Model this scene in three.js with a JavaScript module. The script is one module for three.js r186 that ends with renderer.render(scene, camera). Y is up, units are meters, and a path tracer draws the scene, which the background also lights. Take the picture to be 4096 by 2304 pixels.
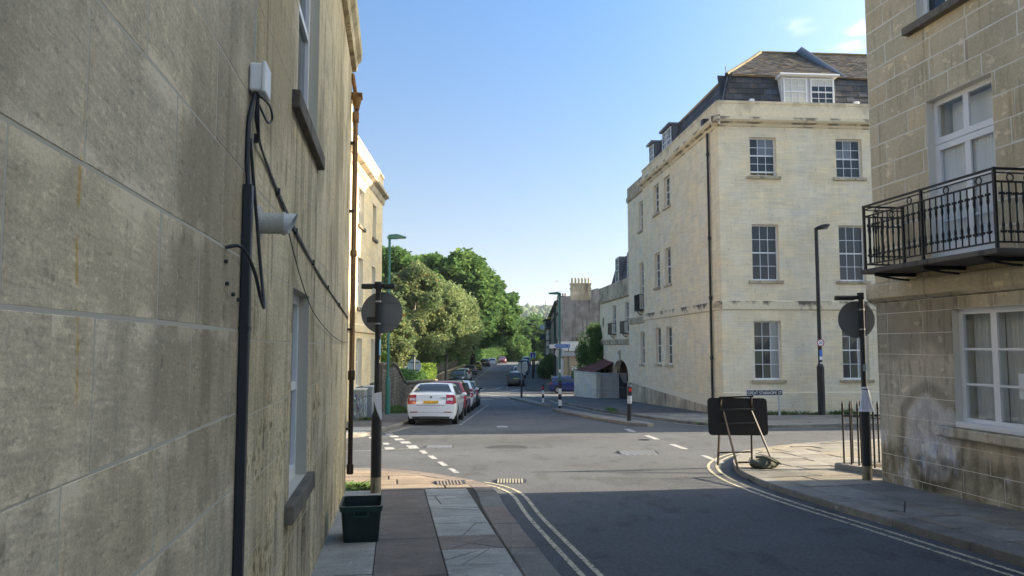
import * as THREE from 'three';
import { mergeGeometries, mergeVertices } from 'three/addons/utils/BufferGeometryUtils.js';
import { RoundedBoxGeometry } from 'three/addons/geometries/RoundedBoxGeometry.js';
import { MarchingCubes } from 'three/addons/objects/MarchingCubes.js';

// ---------- camera, sky, sun, exposure ----------
const scene = new THREE.Scene();
const camera = new THREE.PerspectiveCamera(2 * Math.atan(288 / 760) * 180 / Math.PI, 1024 / 576, 0.05, 6000);
camera.position.set(0, 1.65, 0);
camera.rotation.set(Math.atan(59 / 760), 0, 0);

const renderer = new THREE.WebGLRenderer({ antialias: true });
renderer.setSize(1024, 576);
renderer.toneMapping = THREE.LinearToneMapping;
renderer.toneMappingExposure = 3.4;
renderer.shadowMap.enabled = true;

const SUN_ALT = 20 * Math.PI / 180, SUN_AZ = 8 * Math.PI / 180;
const sunDir = new THREE.Vector3(Math.cos(SUN_ALT) * Math.cos(SUN_AZ), Math.sin(SUN_ALT), -Math.cos(SUN_ALT) * Math.sin(SUN_AZ));
const sun = new THREE.DirectionalLight(new THREE.Color().setRGB(1, 0.85, 0.63), 5);
sun.position.copy(sunDir).multiplyScalar(150).add(new THREE.Vector3(0, 0, -40));
sun.target.position.set(0, 0, -40);
sun.castShadow = true;
sun.shadow.mapSize.set(4096, 4096);
Object.assign(sun.shadow.camera, { left: -120, right: 120, top: 80, bottom: -60, near: 1, far: 400 });
scene.add(sun, sun.target);

// ---------- noise ----------
function rng(s) { return () => { s = (s + 0x6d2b79f5) | 0; let t = Math.imul(s ^ (s >>> 15), 1 | s); t = (t + Math.imul(t ^ (t >>> 7), 61 | t)) ^ t; return ((t ^ (t >>> 14)) >>> 0) / 4294967296; }; }
const LAT = new Float32Array(65536); { const r = rng(77); for (let i = 0; i < 65536; i++) LAT[i] = r(); }
const h2 = (x, y) => LAT[(Math.imul(x, 374761393) + Math.imul(y, 668265263) >>> 5) & 65535];
function vn(x, y, px, py) {                       // value noise with periods px, py (lattice units)
  const xi = Math.floor(x), yi = Math.floor(y); let fx = x - xi, fy = y - yi;
  fx = fx * fx * (3 - 2 * fx); fy = fy * fy * (3 - 2 * fy);
  const x0 = ((xi % px) + px) % px, x1 = (x0 + 1) % px, y0 = ((yi % py) + py) % py, y1 = (y0 + 1) % py;
  const a = h2(x0, y0), b = h2(x1, y0), c = h2(x0, y1), d = h2(x1, y1);
  return a + (b - a) * fx + (c - a) * fy + (a - b - c + d) * fx * fy;
}
function fbm(x, y, px, py, o) { let s = 0, a = 0.5, t = 0; for (let i = 0; i < o; i++) { s += a * vn(x + i * 17, y + i * 31, px, py); t += a; a *= 0.55; x *= 2; y *= 2; px *= 2; py *= 2; } return s / t; }
const ss = (a, b, x) => { x = Math.min(1, Math.max(0, (x - a) / (b - a))); return x * x * (3 - 2 * x); };
const mix = (a, b, t) => a + (b - a) * t;
const clamp01 = (x) => x < 0 ? 0 : x > 1 ? 1 : x;

// ---------- sky: a computed clear evening sky, brighter round the sun, with a few thin clouds ----------
{
  const SKY = 1 / 3.28, W = 2048, H = 1024, data = new Float32Array(W * H * 4), d = new THREE.Vector3();
  for (let j = 0; j < H; j++) {
    const el = ((j + 0.5) / H - 0.5) * Math.PI, e = el * 180 / Math.PI;
    for (let i = 0; i < W; i++) {
      const az = ((i + 0.5) / W - 0.5) * 2 * Math.PI;
      d.set(Math.cos(el) * Math.cos(az), Math.sin(el), Math.cos(el) * Math.sin(az));
      const g = Math.acos(Math.min(1, Math.max(-1, d.dot(sunDir)))) * 180 / Math.PI;
      const ee = Math.max(e, 0);
      let r = 0.125 + 0.93 * Math.exp(-ee / 10.2), gg = 0.29 + 0.76 * Math.exp(-ee / 14), b = 0.63 + 0.30 * Math.exp(-((ee / 34) ** 2));
      const gr = g * Math.PI / 180, wide = (1 + 16 * (Math.exp(-3 * gr) - Math.exp(-1.5 * Math.PI)) + 0.3 * Math.cos(gr) ** 2) / 1.06, warm = ss(72, 8, g);
      r = mix(r, Math.max(r, 0.95), warm * 0.8) * wide; gg = mix(gg, Math.max(gg, 0.86), warm * 0.8) * wide; b = b * mix(1, 0.8, warm) * wide;
      // thin clouds
      const n = fbm(az * 26 + 3.1, e * 1.5, 163, 4096, 5); let c = 0;
      const A = (az + Math.PI / 2) * 180 / Math.PI;                       // degrees clockwise from straight ahead
      c = Math.max(c, ss(1, 0.1, Math.hypot((A - 25.2) / 2.6, (e - 20.9 - (A - 25) * 0.15) / 1.2)) * ss(0.40, 0.62, n) * 0.9, ss(1, 0, Math.hypot((A - 21) / 2.4, (e - 22) / 0.8)) * ss(0.42, 0.7, n) * 0.4);
      r = mix(r, 0.92 * wide, c); gg = mix(gg, 0.94 * wide, c); b = mix(b, 0.98 * wide, c);
      if (e < 0) { const k = ss(0, -8, e); r = mix(r, 0.30, k); gg = mix(gg, 0.29, k); b = mix(b, 0.27, k); }
      const o = (j * W + i) * 4; data[o] = r * SKY; data[o + 1] = gg * SKY; data[o + 2] = b * SKY; data[o + 3] = 1;
    }
  }
  const t = new THREE.DataTexture(data, W, H, THREE.RGBAFormat, THREE.FloatType);
  t.mapping = THREE.EquirectangularReflectionMapping; t.magFilter = THREE.LinearFilter; t.minFilter = THREE.LinearFilter; t.wrapS = THREE.RepeatWrapping; t.needsUpdate = true;
  scene.background = t; scene.environment = t;
}

// ---------- geometry helpers ----------
const V = (x, y, z) => new THREE.Vector3(x, y, z);
function fin(g) { g = g.index ? g.toNonIndexed() : g; for (const k of Object.keys(g.attributes)) if (!['position', 'normal', 'uv', 'color'].includes(k)) g.deleteAttribute(k); if (!g.attributes.normal) g.computeVertexNormals(); if (!g.attributes.uv) g.setAttribute('uv', new THREE.BufferAttribute(new Float32Array(g.attributes.position.count * 2), 2)); g.morphAttributes = {}; return g; }
const merge = (l) => l.length === 1 ? fin(l[0]) : mergeGeometries(l.map(fin));
function met(g) {                                  // uv in metres, mapped along the main direction of each face
  g = fin(g); const p = g.attributes.position, n = g.attributes.normal, uv = new Float32Array(p.count * 2);
  for (let i = 0; i < p.count; i++) {
    const ax = Math.abs(n.getX(i)), ay = Math.abs(n.getY(i)), az = Math.abs(n.getZ(i));
    const q = ay > ax && ay > az ? [p.getX(i), p.getZ(i)] : ax > az ? [p.getZ(i), p.getY(i)] : [p.getX(i), p.getY(i)];
    uv[2 * i] = q[0]; uv[2 * i + 1] = q[1];
  }
  g.setAttribute('uv', new THREE.BufferAttribute(uv, 2)); return g;
}
const bx = (x0, x1, y0, y1, z0, z1) => met(new THREE.BoxGeometry(x1 - x0, y1 - y0, z1 - z0).translate((x0 + x1) / 2, (y0 + y1) / 2, (z0 + z1) / 2));
const rbx = (x0, x1, y0, y1, z0, z1, r) => met(new RoundedBoxGeometry(x1 - x0, y1 - y0, z1 - z0, 2, r).translate((x0 + x1) / 2, (y0 + y1) / 2, (z0 + z1) / 2));
function cy(a, b, r0, r1 = r0, n = 10) {
  a = Array.isArray(a) ? V(...a) : a; b = Array.isArray(b) ? V(...b) : b;
  const d = b.clone().sub(a), g = new THREE.CylinderGeometry(r1, r0, d.length(), n, 1);
  g.applyQuaternion(new THREE.Quaternion().setFromUnitVectors(V(0, 1, 0), d.normalize())); g.translate((a.x + b.x) / 2, (a.y + b.y) / 2, (a.z + b.z) / 2); return fin(g);
}
function bar(a, b, w, t) {                         // square bar between two points
  a = V(...a); b = V(...b); const d = b.clone().sub(a), g = new THREE.BoxGeometry(w, d.length(), t);
  g.applyQuaternion(new THREE.Quaternion().setFromUnitVectors(V(0, 1, 0), d.normalize())); g.translate((a.x + b.x) / 2, (a.y + b.y) / 2, (a.z + b.z) / 2); return met(g);
}
const tb = (pts, r, seg = 24, n = 6) => fin(new THREE.TubeGeometry(new THREE.CatmullRomCurve3(pts.map((p) => V(...p))), seg, r, n));
const lathe = (pts, n = 16) => fin(new THREE.LatheGeometry(pts.map((p) => new THREE.Vector2(...p)), n));
const sph = (x, y, z, rx, ry = rx, rz = rx, n = 10) => fin(new THREE.SphereGeometry(1, n, Math.max(6, n - 3)).scale(rx, ry, rz).translate(x, y, z));
const tor = (R, r, n = 18, m = 6) => fin(new THREE.TorusGeometry(R, r, m, n));
function ext(pts, depth, holes = [], bevel = 0) {
  const s = new THREE.Shape(pts.map((p) => new THREE.Vector2(...p)));
  for (const h of holes) s.holes.push(h.getPoints ? h : new THREE.Path(h.map((p) => new THREE.Vector2(...p))));
  return met(new THREE.ExtrudeGeometry(s, { depth, bevelEnabled: bevel > 0, bevelSize: bevel, bevelThickness: bevel, bevelSegments: 2, curveSegments: 14 }));
}
function tri(list, uvOf) {                         // flat triangles from [[a,b,c],...] of arrays
  const p = new Float32Array(list.length * 9); list.forEach((t, i) => t.forEach((v, k) => p.set(v, i * 9 + k * 3)));
  const g = new THREE.BufferGeometry(); g.setAttribute('position', new THREE.BufferAttribute(p, 3)); g.computeVertexNormals(); return met(g);
}
const quad = (a, b, c, d) => [[a, b, c], [a, c, d]];

const names = new Map();
const numbered = (n) => { const k = names.get(n) ?? 0; names.set(n, k + 1); return k ? n + '_' + String(k).padStart(3, '0') : n; };
function mesh(name, geos, mat, parent = null, data) {
  const m = new THREE.Mesh(Array.isArray(geos) ? merge(geos) : geos, mat); m.castShadow = m.receiveShadow = true;
  m.name = parent ? name : numbered(name); (parent ?? scene).add(m); if (data) Object.assign(m.userData, data); return m;
}
function thing(name, label, category, pos = [0, 0, 0], turn = 0, group) {
  const o = new THREE.Group(); o.name = numbered(name); o.position.set(...pos); o.rotation.y = turn; scene.add(o);
  o.userData = { label, category }; if (group) o.userData.group = group; return o;
}
function single(name, label, category, geos, mat, pos = [0, 0, 0], turn = 0, group) {
  const m = mesh(name, geos, mat); m.position.set(...pos); m.rotation.y = turn; m.userData = { label, category }; if (group) m.userData.group = group; return m;
}
const struct = (name, geos, mat) => mesh(name, geos, mat, null, { kind: 'structure' });

// ---------- ground profile: the street falls gently to the junction, then runs level ----------
function prof(f) {
  if (f < -25) return -0.1 + 0.925;
  if (f < 57) return -0.1 - 0.037 * f;
  if (f < 73) { const t = f - 57; return -2.209 - 0.037 * t + 0.041 * t * t / 32; }
  return -2.473 + 0.004 * Math.min(f - 73, 130);
}
const gp = (x, f, h = 0) => [x, prof(f) + h, -f];                 // h above the road surface
const ROT = 8.83 * Math.PI / 180, CR = Math.cos(ROT), SR = Math.sin(ROT);
const S = (l, a) => [l * CR - a * SR, a * CR + l * SR];           // near street: l across, a along -> x, f
// ---------- textures (what surfaces are made of) ----------
function tex(W, H, fn, { srgb = true, rep = [1, 1], off = [0, 0] } = {}) {
  const d = new Uint8Array(W * H * 4), o = [0, 0, 0];
  for (let j = 0; j < H; j++) for (let i = 0; i < W; i++) { fn(i, j, o); const k = (j * W + i) * 4; d[k] = clamp01(o[0]) * 255; d[k + 1] = clamp01(o[1]) * 255; d[k + 2] = clamp01(o[2]) * 255; d[k + 3] = 255; }
  const t = new THREE.DataTexture(d, W, H); t.colorSpace = srgb ? THREE.SRGBColorSpace : THREE.NoColorSpace; t.wrapS = t.wrapT = THREE.RepeatWrapping; t.magFilter = THREE.LinearFilter; t.minFilter = THREE.LinearMipmapLinearFilter; t.generateMipmaps = true; t.needsUpdate = true;
  t.repeat.set(...rep); t.offset.set(...off); return t;
}
const again = (t, rep, off = [0, 0]) => { const c = t.clone(); c.repeat.set(...rep); c.offset.set(...off); c.needsUpdate = true; return c; };
function canvasTex(w, h, draw) { const c = document.createElement('canvas'); c.width = w; c.height = h; draw(c.getContext('2d'), w, h); const t = new THREE.CanvasTexture(c); t.colorSpace = THREE.SRGBColorSpace; t.magFilter = THREE.LinearFilter; return t; }

const T = {};
// fine grain for relief
T.grain = tex(512, 512, (i, j, o) => { const n = 0.55 * fbm(i / 4, j / 4, 128, 128, 2) + 0.45 * fbm(i / 24, j / 24, 22, 22, 3); o[0] = o[1] = o[2] = n; }, { srgb: false });
// clean ashlar: faint bedding, ticks and mottling (6 m)
{
  const r = rng(5), ticks = []; for (let k = 0; k < 110; k++) ticks.push([r() * 1024, r() * 1024, 5 + r() * 12, (r() - 0.35) * 0.9, r()]);
  const mark = new Float32Array(1024 * 1024);
  for (const [x, y, l, s, w] of ticks) for (let k = 0; k < l; k++) for (let q = 0; q < 2; q++) { const xx = (Math.floor(x + k * s + q * (w > 0.5 ? 1 : 0)) + 1024) & 1023, yy = Math.floor(y + k) & 1023; mark[yy * 1024 + xx] = 0.55; }
  T.lime = tex(1024, 1024, (i, j, o) => {
    const bed = fbm(i / 90, j / 5.3, 11.378 | 0 || 11, 193, 3), m = fbm(i / 64, j / 64, 16, 16, 5), w = fbm(i / 128 + 9, j / 128, 8, 8, 3), st = fbm(i / 7, j / 150, 146, 7, 3);
    let v = 0.905 + 0.11 * (m - 0.5) + 0.11 * (bed - 0.5) + 0.05 * (st - 0.5); const warm = (w - 0.5) * 0.10 + (bed > 0.62 ? 0.018 : 0);
    v -= mark[j * 1024 + i];
    o[0] = v + warm * 0.5; o[1] = v; o[2] = v - warm;
  }, { rep: [1 / 6, 1 / 6] });
}
// old weathered ashlar of the two near houses; the nearer one is given more texels
{
  const ell = (u, y, cu, cyy, ru, ry) => Math.hypot((u - cu) / ru, (y - cyy) / ry);
  const near = (W, H, SX, SY, X0, Y0, far) => tex(W, H, (i, j, o) => {
    const u = X0 + i / W * SX, y = Y0 + j / H * SY;
    const m = fbm(u * 2.2, y * 2.2, 512, 512, 6), grit = vn(u * 240, y * 260, 16384, 16384), fine = 0.45 * fbm(u * 38, y * 46, 4096, 4096, 3) + 0.55 * vn(u * 110, y * 125, 8192, 8192), tool = fbm(u * 16, y * 130 + u * 14, 4096, 8192, 3);
    const st = fbm(u * 11, y * 0.7, 512, 512, 4), st2 = fbm(u * 34 + 50, y * 1.1, 1024, 512, 3), big = fbm(u * 0.7 + 3, y * 0.6 + 8, 64, 64, 3);
    let v = 0.86 + 0.10 * (m - 0.5) + 0.15 * (fine - 0.5) + 0.17 * (tool - 0.5) + 0.10 * (grit - 0.5), warm = 0.012 + 0.05 * (big - 0.5);
    v -= (far ? 0.12 : 0.06) * ss(0.54, 0.8, st) + (far ? 0.08 : 0.03) * ss(0.6, 0.85, st2) * ss(0.35, 0.6, big);
    if (far) { v += 0.03; warm += 0.03; }
    // soot in ragged speckled patches
    const s1 = ss(0.47, 0.70, fbm(u * 1.5 + 11, y * 0.9 + 5, 256, 256, 5) + 0.16 * ss(1.5, 0.8, u)); v -= 0.19 * s1 * (0.45 + 0.55 * ss(0.25, 0.75, fine * 0.6 + tool * 0.5));
    if (far) v -= 0.20 * ss(0.60, 0.70, fbm(u * 5 + 31, y * 2.2, 512, 512, 5)) * ss(0.5, 0.8, st2 + 0.15);
    // short gouges and pits
    v -= 0.09 * ss(0.70, 0.80, fbm(u * 30 + 7, y * 75 + 3, 2048, 4096, 3)); v += 0.09 * ss(0.70, 0.80, fbm(u * 33 + 70, y * 60 + 13, 2048, 4096, 3));
    // drip marks under the two sills
    if (far) for (const [a, b, yy, l] of [[4.85, 6.6, 3.17, 1.2], [4.95, 6.2, 0.55, 1.0]]) if (u > a && u < b && y < yy && y > yy - l) v -= 0.20 * ss(0.42, 0.7, fbm(u * 16, y * 0.8 + 4, 512, 512, 3)) * ss(yy - l, yy - 0.2, y);
    // pale lime smears along joints, ragged
    if (!far) for (const [yy, a, b] of [[2.04, 1.2, 3.0], [1.72, 1.6, 3.3], [1.37, 1.0, 3.3], [1.06, 1.5, 3.4], [2.42, 1.7, 2.6]]) if (u > a && u < b && Math.abs(y - yy) < 0.15) { const n = fbm(u * 7, y * 7, 512, 512, 5), k = ss(0.075 * n * n * 2.6 + 0.010, 0, Math.abs(y - yy + 0.012)) * ss(0.36, 0.60, n); v += 0.15 * k; }
    if (!far) { const k = ss(1, 0.4, ell(u, y, 2.05, 1.95, 0.42, 0.13) + (m - 0.5) * 2.2 + (fine - 0.5)); v += 0.10 * k; }
    // weathered pitted band near the pavement on the far house
    if (far) { const k = ss(0.5, 0.64, fbm(u * 3 + 7, y * 3.6, 256, 256, 4)) * ss(1.7, 1.2, y); v -= 0.24 * k * ss(0.5, 0.72, fbm(u * 26, y * 22, 1024, 1024, 2)); v += 0.05 * k; warm += 0.02 * k; }
    // one rusty run
    const rx = 1.72 + 0.012 * Math.sin(y * 9) - (y - 1.6) * 0.02, rk = far ? 0 : ss(0.012, 0.003, Math.abs(u - rx)) * ss(1.5, 1.6, y) * ss(2.28, 2.05, y) * ss(0.25, 0.5, fbm(3, y * 12, 64, 1024, 3));
    v -= 0.16 * ss(0.80, 0.88, fbm(u * 9 + 90, y * 5 + 3, 1024, 512, 4));
    o[0] = v + warm * 0.7 - rk * 0.02; o[1] = v + warm * 0.15 - rk * 0.11; o[2] = v - warm * 1.2 - rk * 0.30;
  }, { rep: [1 / SX, 1 / SY], off: [-X0 / SX, -Y0 / SY] });
  T.sootNear = near(2048, 1700, 3.9, 3.24, -0.28, 0.2, false);
  T.soot = near(2048, 1720, 7.7, 6.6, 3.55, -0.7, true);
}
// the corner house opposite: pale upper stones, dark patches and tide marks low down (7 m x 9 m)
{
  const W = 1536, H = 1536, SX = 7, SY = 9, X0 = -0.3, Y0 = -0.8;
  T.corner = tex(W, H, (i, j, o) => {
    const u = 10.86 - (X0 + i / W * SX), y = Y0 + j / H * SY;                         // u: metres along the street
    const m = fbm(u * 2.5, y * 2.5, 512, 512, 6), fine = fbm(u * 40, y * 40, 4096, 4096, 3), big = fbm(u * 0.9 + 5, y * 0.9 + 3, 64, 64, 4), st = fbm(u * 12, y * 0.9, 512, 512, 4);
    let v = 0.80 + 0.13 * (m - 0.5) + 0.10 * (fine - 0.5) - 0.10 * ss(0.55, 0.8, st), warm = 0.045 + 0.03 * (big - 0.5);
    // pale scars where render came off
    v += 0.10 * ss(0.70, 0.76, fbm(u * 6 + 3, y * 9 + 8, 512, 512, 4));
    if (y < 2.4) {
      const rag = (fbm(u * 3 + 2, y * 3, 256, 256, 5) - 0.5) * 0.9;
      v -= 0.01; warm -= 0.03;
      const band = ss(1.36, 1.66, y + rag * 0.6) * ss(8.8, 9.4, u + rag * 0.5); v -= 0.15 * band * (0.8 + 0.4 * fine);       // sooty blocks under the string course
      const d1 = Math.hypot((u - 9.95) / 0.62, (y - 0.35) / 0.68) + rag * 0.25, d2 = Math.hypot((u - 9.55) / 0.26, (y - 0.48) / 0.38) + rag * 0.2;
      const dd = Math.min(d1, d2); v -= 0.15 * ss(0.80, 0.95, dd) * ss(1.22, 1.04, dd) * (0.4 + 1.2 * m); v += 0.07 * ss(0.95, 0.7, dd) * ss(0.38, 0.6, fbm(u * 6 + 1, y * 6, 512, 512, 4)); warm -= 0.05 * ss(0.95, 0.7, dd);
      const low = ss(0.30, 0.0, y + rag * 0.5); v -= 0.18 * low * ss(0.4, 0.65, m + 0.1); warm += 0.02 * low;
      const peel = ss(0.60, 0.66, fbm(u * 4 + 40, y * 2.4 + 7, 512, 512, 4)) * ss(0.42, 0.25, y) ; v += 0.13 * peel; warm -= 0.06 * peel;
      v -= 0.10 * ss(0.6, 0.75, fbm(u * 9 + 4, y * 3, 512, 512, 4));
    }
    o[0] = v + warm * 0.6; o[1] = v + warm * 0.1; o[2] = v - warm * 1.3;
  }, { rep: [1 / SX, 1 / SY], off: [-X0 / SX, -Y0 / SY] });
}
// asphalt (20 m): aggregate, old trench patches, cracks, tyre-polished tracks
{
  const N = 2048, r = rng(9), chips = new Float32Array(N * N), at = (x, y) => (Math.floor(y) & (N - 1)) * N + (Math.floor(x) & (N - 1));
  for (let k = 0; k < 240000; k++) { const x = r() * N, y = r() * N, v = (r() < 0.45 ? 0.19 : -0.17) * (0.4 + r()); chips[at(x, y)] = v; if (r() < 0.3) chips[at(x + 1, y)] = v; }
  for (let k = 0; k < 420; k++) chips[at(r() * N, r() * N)] = 0.34;
  for (let k = 0; k < 34; k++) { let x = r() * N, y = r() * N, a = r() * 6.283; const n = 60 + r() * 260; for (let i = 0; i < n; i++) { a += (r() - 0.5) * 0.7; x += Math.cos(a); y += Math.sin(a); chips[at(x, y)] -= 0.22; if (r() < 0.35) chips[at(x + 1, y)] -= 0.16; } }
  const pat = []; for (let k = 0; k < 7; k++) pat.push([r() * N, r() * N, 60 + r() * 120, 130 + r() * 330, (r() - 0.6) * 0.13]);
  T.asphalt = tex(N, N, (i, j, o) => {
    const m = fbm(i / 128, j / 128, 16, 16, 4), f = vn(i / 1.6, j / 1.6, 1280, 1280), p = fbm(i / 341.33 + 4, j / 341.33, 6, 6, 4), st = ss(0.60, 0.72, fbm(i / 40 + 9, j / 64, 51, 32, 5));
    let v = 0.80 + 0.10 * (m - 0.5) + 0.17 * (f - 0.5) + chips[j * N + i] + 0.26 * (p - 0.5) - 0.09 * st;
    for (const [x, y, w, h, d] of pat) { const dx = Math.abs(((i - x + N * 1.5) % N) - N / 2) - w / 2 + (m - 0.5) * 5, dy = Math.abs(((j - y + N * 1.5) % N) - N / 2) - h / 2 + (m - 0.5) * 5; const q = Math.max(dx, dy); if (q < 0) v += d; if (Math.abs(q) < 1.4) v -= 0.10; }
    o[0] = v; o[1] = v; o[2] = v * 0.995;
  }, { rep: [1 / 20, 1 / 20], off: [0.13, 0.31] });
}
// paving stone (4 m)
T.slab = (() => {
  const r = rng(21), spot = new Float32Array(1024 * 1024);
  for (let k = 0; k < 90; k++) { const x = r() * 1024, y = r() * 1024, R = 2 + r() * 4, v = r() < 0.55 ? 0.35 : -0.25; for (let a = -6; a <= 6; a++) for (let b = -6; b <= 6; b++) if (Math.hypot(a, b * 1.2) < R) spot[((y + b + 1024 | 0) & 1023) * 1024 + ((x + a + 1024 | 0) & 1023)] = v; }
  return tex(1024, 1024, (i, j, o) => { const m = fbm(i / 80, j / 80, 12.8 | 0, 12, 5), f = fbm(i / 3, j / 3, 341, 341, 2), l = fbm(i / 40, j / 9, 25, 113, 3); const v = 0.80 + 0.24 * (m - 0.5) + 0.16 * (f - 0.5) + 0.10 * (l - 0.5) + spot[j * 1024 + i] * 0.7; o[0] = v; o[1] = v * 0.995; o[2] = v * 0.985; }, { rep: [0.25, 0.25] });
})();
// stained grey cement render (8 m) and slate (2 m), grass and earth
T.render = tex(1024, 1024, (i, j, o) => { const m = fbm(i / 100, j / 100, 10, 10, 6), st = fbm(i / 26, j / 240, 39, 4, 4), f = fbm(i / 4, j / 4, 256, 256, 2); const v = 0.78 + 0.42 * (m - 0.5) - 0.20 * ss(0.5, 0.78, st) + 0.08 * (f - 0.5); o[0] = v; o[1] = v * 0.985; o[2] = v * 0.97; }, { rep: [1 / 8, 1 / 8] });
T.slate = tex(512, 512, (i, j, o) => { const m = fbm(i / 60, j / 60, 8, 8, 5), f = fbm(i / 5, j / 20, 102, 25, 3), lich = ss(0.62, 0.70, fbm(i / 24 + 4, j / 24, 21, 21, 4)); const v = 0.70 + 0.40 * (m - 0.5) + 0.20 * (f - 0.5); o[0] = mix(v, 0.95, lich * 0.5); o[1] = mix(v, 0.80, lich * 0.45); o[2] = mix(v * 1.02, 0.5, lich * 0.5); }, { rep: [0.4, 0.4] });
T.earth = tex(512, 512, (i, j, o) => { const m = fbm(i / 30, j / 30, 17, 17, 5); const v = 0.7 + 0.5 * (m - 0.5); o[0] = v; o[1] = v; o[2] = v * 0.9; }, { rep: [0.2, 0.2] });
T.rust = tex(256, 256, (i, j, o) => { const m = fbm(i / 20, j / 40, 13, 6, 5), k = ss(0.42, 0.62, m); o[0] = mix(0.58, 0.86, k); o[1] = mix(0.47, 0.74, k); o[2] = mix(0.38, 0.58, k); }, { rep: [3, 1.2] });
T.worn = tex(512, 512, (i, j, o) => { const m = fbm(i / 14, j / 14, 36, 36, 5), f = fbm(i / 3, j / 3, 170, 170, 2), k = ss(0.66, 0.60, m + (f - 0.5) * 0.25); const v = mix(0.42, 0.93, k) + 0.08 * (f - 0.5); o[0] = o[1] = o[2] = v; }, { rep: [1, 1] });

// black weathering that hangs in ragged patches from the tops of ledges; covers heights y0 .. y0 + h
const ledge = (y0, h, seed, k) => tex(1024, 64, (i, j, o) => { const y = j / 64, n = fbm(i / 36 + seed, y * 1.2, 4096, 64, 4), f = fbm(i / 5, j / 5, 4096, 4096, 3), big = fbm(i / 150 + seed * 3, 2, 4096, 8, 3), d = ss(0.54, 0.80, y * 0.42 + n * 0.62 + (big - 0.5) * 0.6) * k; const v = 0.90 + 0.12 * (f - 0.5) - 0.62 * d * (0.6 + 0.7 * f); o[0] = v; o[1] = v * 0.995; o[2] = v * 0.985; }, { rep: [1 / 9, 1 / h], off: [0, -y0 / h] });

// ---------- materials ----------
const rgb = (r, g, b) => new THREE.Color().setRGB(r, g, b);
const std = (c, roughness = 0.9, more = {}) => new THREE.MeshStandardMaterial({ color: Array.isArray(c) ? rgb(...c) : c, roughness, ...more });
const grainBump = (per, scale) => ({ bumpMap: again(T.grain, [1 / per, 1 / per]), bumpScale: scale });
const tones = (base, list, map, rough, more = {}) => list.map((k) => std(base.map((c, i) => c * (Array.isArray(k) ? k[i] : k)), rough, { map, ...more }));
const M = {};
M.ash = tones([0.99, 0.865, 0.625], [1, 0.98, [1.01, 1.0, 0.97], [0.98, 0.985, 1.0], 0.965], T.lime, 0.92, grainBump(0.6, 0.002));
M.ashJoint = std([0.80, 0.71, 0.53], 0.95);
M.soot = tones([0.77, 0.69, 0.535], [1, 0.975, [1.02, 1, 0.96], 0.95], T.soot, 0.95, grainBump(0.25, 0.002));
M.sootNear = tones([0.80, 0.70, 0.535], [1, 0.97, [1.02, 1, 0.97], 0.94], T.sootNear, 0.95, grainBump(0.16, 0.0016));
M.sootJoint = std([0.50, 0.465, 0.39], 0.95);
M.corner = tones([0.95, 0.85, 0.675], [1, 0.97, [1.03, 1, 0.96], 0.94], T.corner, 0.95, grainBump(0.4, 0.004));
M.cornerJoint = std([0.76, 0.715, 0.61], 0.95);
M.warmAsh = tones([0.98, 0.79, 0.49], [1, 0.94, [1.02, 1, 0.96]], T.lime, 0.92, grainBump(0.6, 0.002));
M.trim = std([0.82, 0.71, 0.51], 0.92, { map: T.render, ...grainBump(0.5, 0.003) });
M.trimDark = std([0.22, 0.20, 0.17], 0.95, { map: T.render, ...grainBump(0.4, 0.005) });
M.sillStone = std([0.30, 0.27, 0.22], 0.95, { map: T.render, ...grainBump(0.3, 0.006) });
M.asphalt = std([0.148, 0.157, 0.172], 0.93, { map: T.asphalt, ...grainBump(0.35, 0.011) });
M.asphaltWalk = std([0.17, 0.168, 0.168], 0.95, { map: T.asphalt, ...grainBump(0.3, 0.004) });
M.grout = std([0.075, 0.07, 0.062], 1, { map: T.slab });
M.flagBrown = tones([0.335, 0.275, 0.235], [1, 0.92, 1.08, [0.95, 1, 1.05]], T.slab, 0.92, grainBump(0.5, 0.003));
M.flagGrey = tones([0.60, 0.58, 0.53], [1, 0.93, 1.06], T.slab, 0.92, grainBump(0.5, 0.003));
M.flagWarm = tones([0.46, 0.36, 0.265], [1, 0.93, 1.06], T.slab, 0.92, grainBump(0.5, 0.003));
M.flagPennant = tones([0.40, 0.375, 0.33], [1, 0.82, 1.14, [1.1, 1.03, 0.92], 0.93], T.slab, 0.92, grainBump(0.4, 0.006));
M.kerb = tones([0.30, 0.285, 0.26], [1, 0.88, 1.08], T.slab, 0.92, grainBump(0.3, 0.006));
M.whiteLine = std([0.52, 0.52, 0.50], 0.8, { map: T.worn });
M.yellowLine = std([0.62, 0.55, 0.39], 0.8, { map: T.worn });
M.white = std([0.80, 0.80, 0.79], 0.45);
M.whiteDull = std([0.72, 0.72, 0.70], 0.6, { map: T.lime });
M.glassDark = new THREE.MeshPhysicalMaterial({ color: rgb(0.025, 0.03, 0.036), roughness: 0.04, specularIntensity: 1 });
M.glassMid = new THREE.MeshPhysicalMaterial({ color: rgb(0.028, 0.034, 0.044), roughness: 0.05 });
M.glass = new THREE.MeshPhysicalMaterial({ color: rgb(0.96, 0.98, 0.98), roughness: 0.02, transmission: 1, thickness: 0, ior: 1.5 });
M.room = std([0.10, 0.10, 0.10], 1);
M.blind = std([0.78, 0.77, 0.72], 0.95);
M.curtain = new THREE.MeshPhysicalMaterial({ color: rgb(0.88, 0.88, 0.88), roughness: 1, transmission: 0.12, thickness: 0 });
M.iron = std([0.012, 0.012, 0.014], 0.55, { metalness: 0.1 });
M.blackPaint = std([0.014, 0.015, 0.018], 0.5, grainBump(0.15, 0.001));
M.blackPlastic = std([0.022, 0.026, 0.034], 0.45);
M.rustPipe = std([0.56, 0.48, 0.38], 0.95, { map: T.rust });
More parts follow.
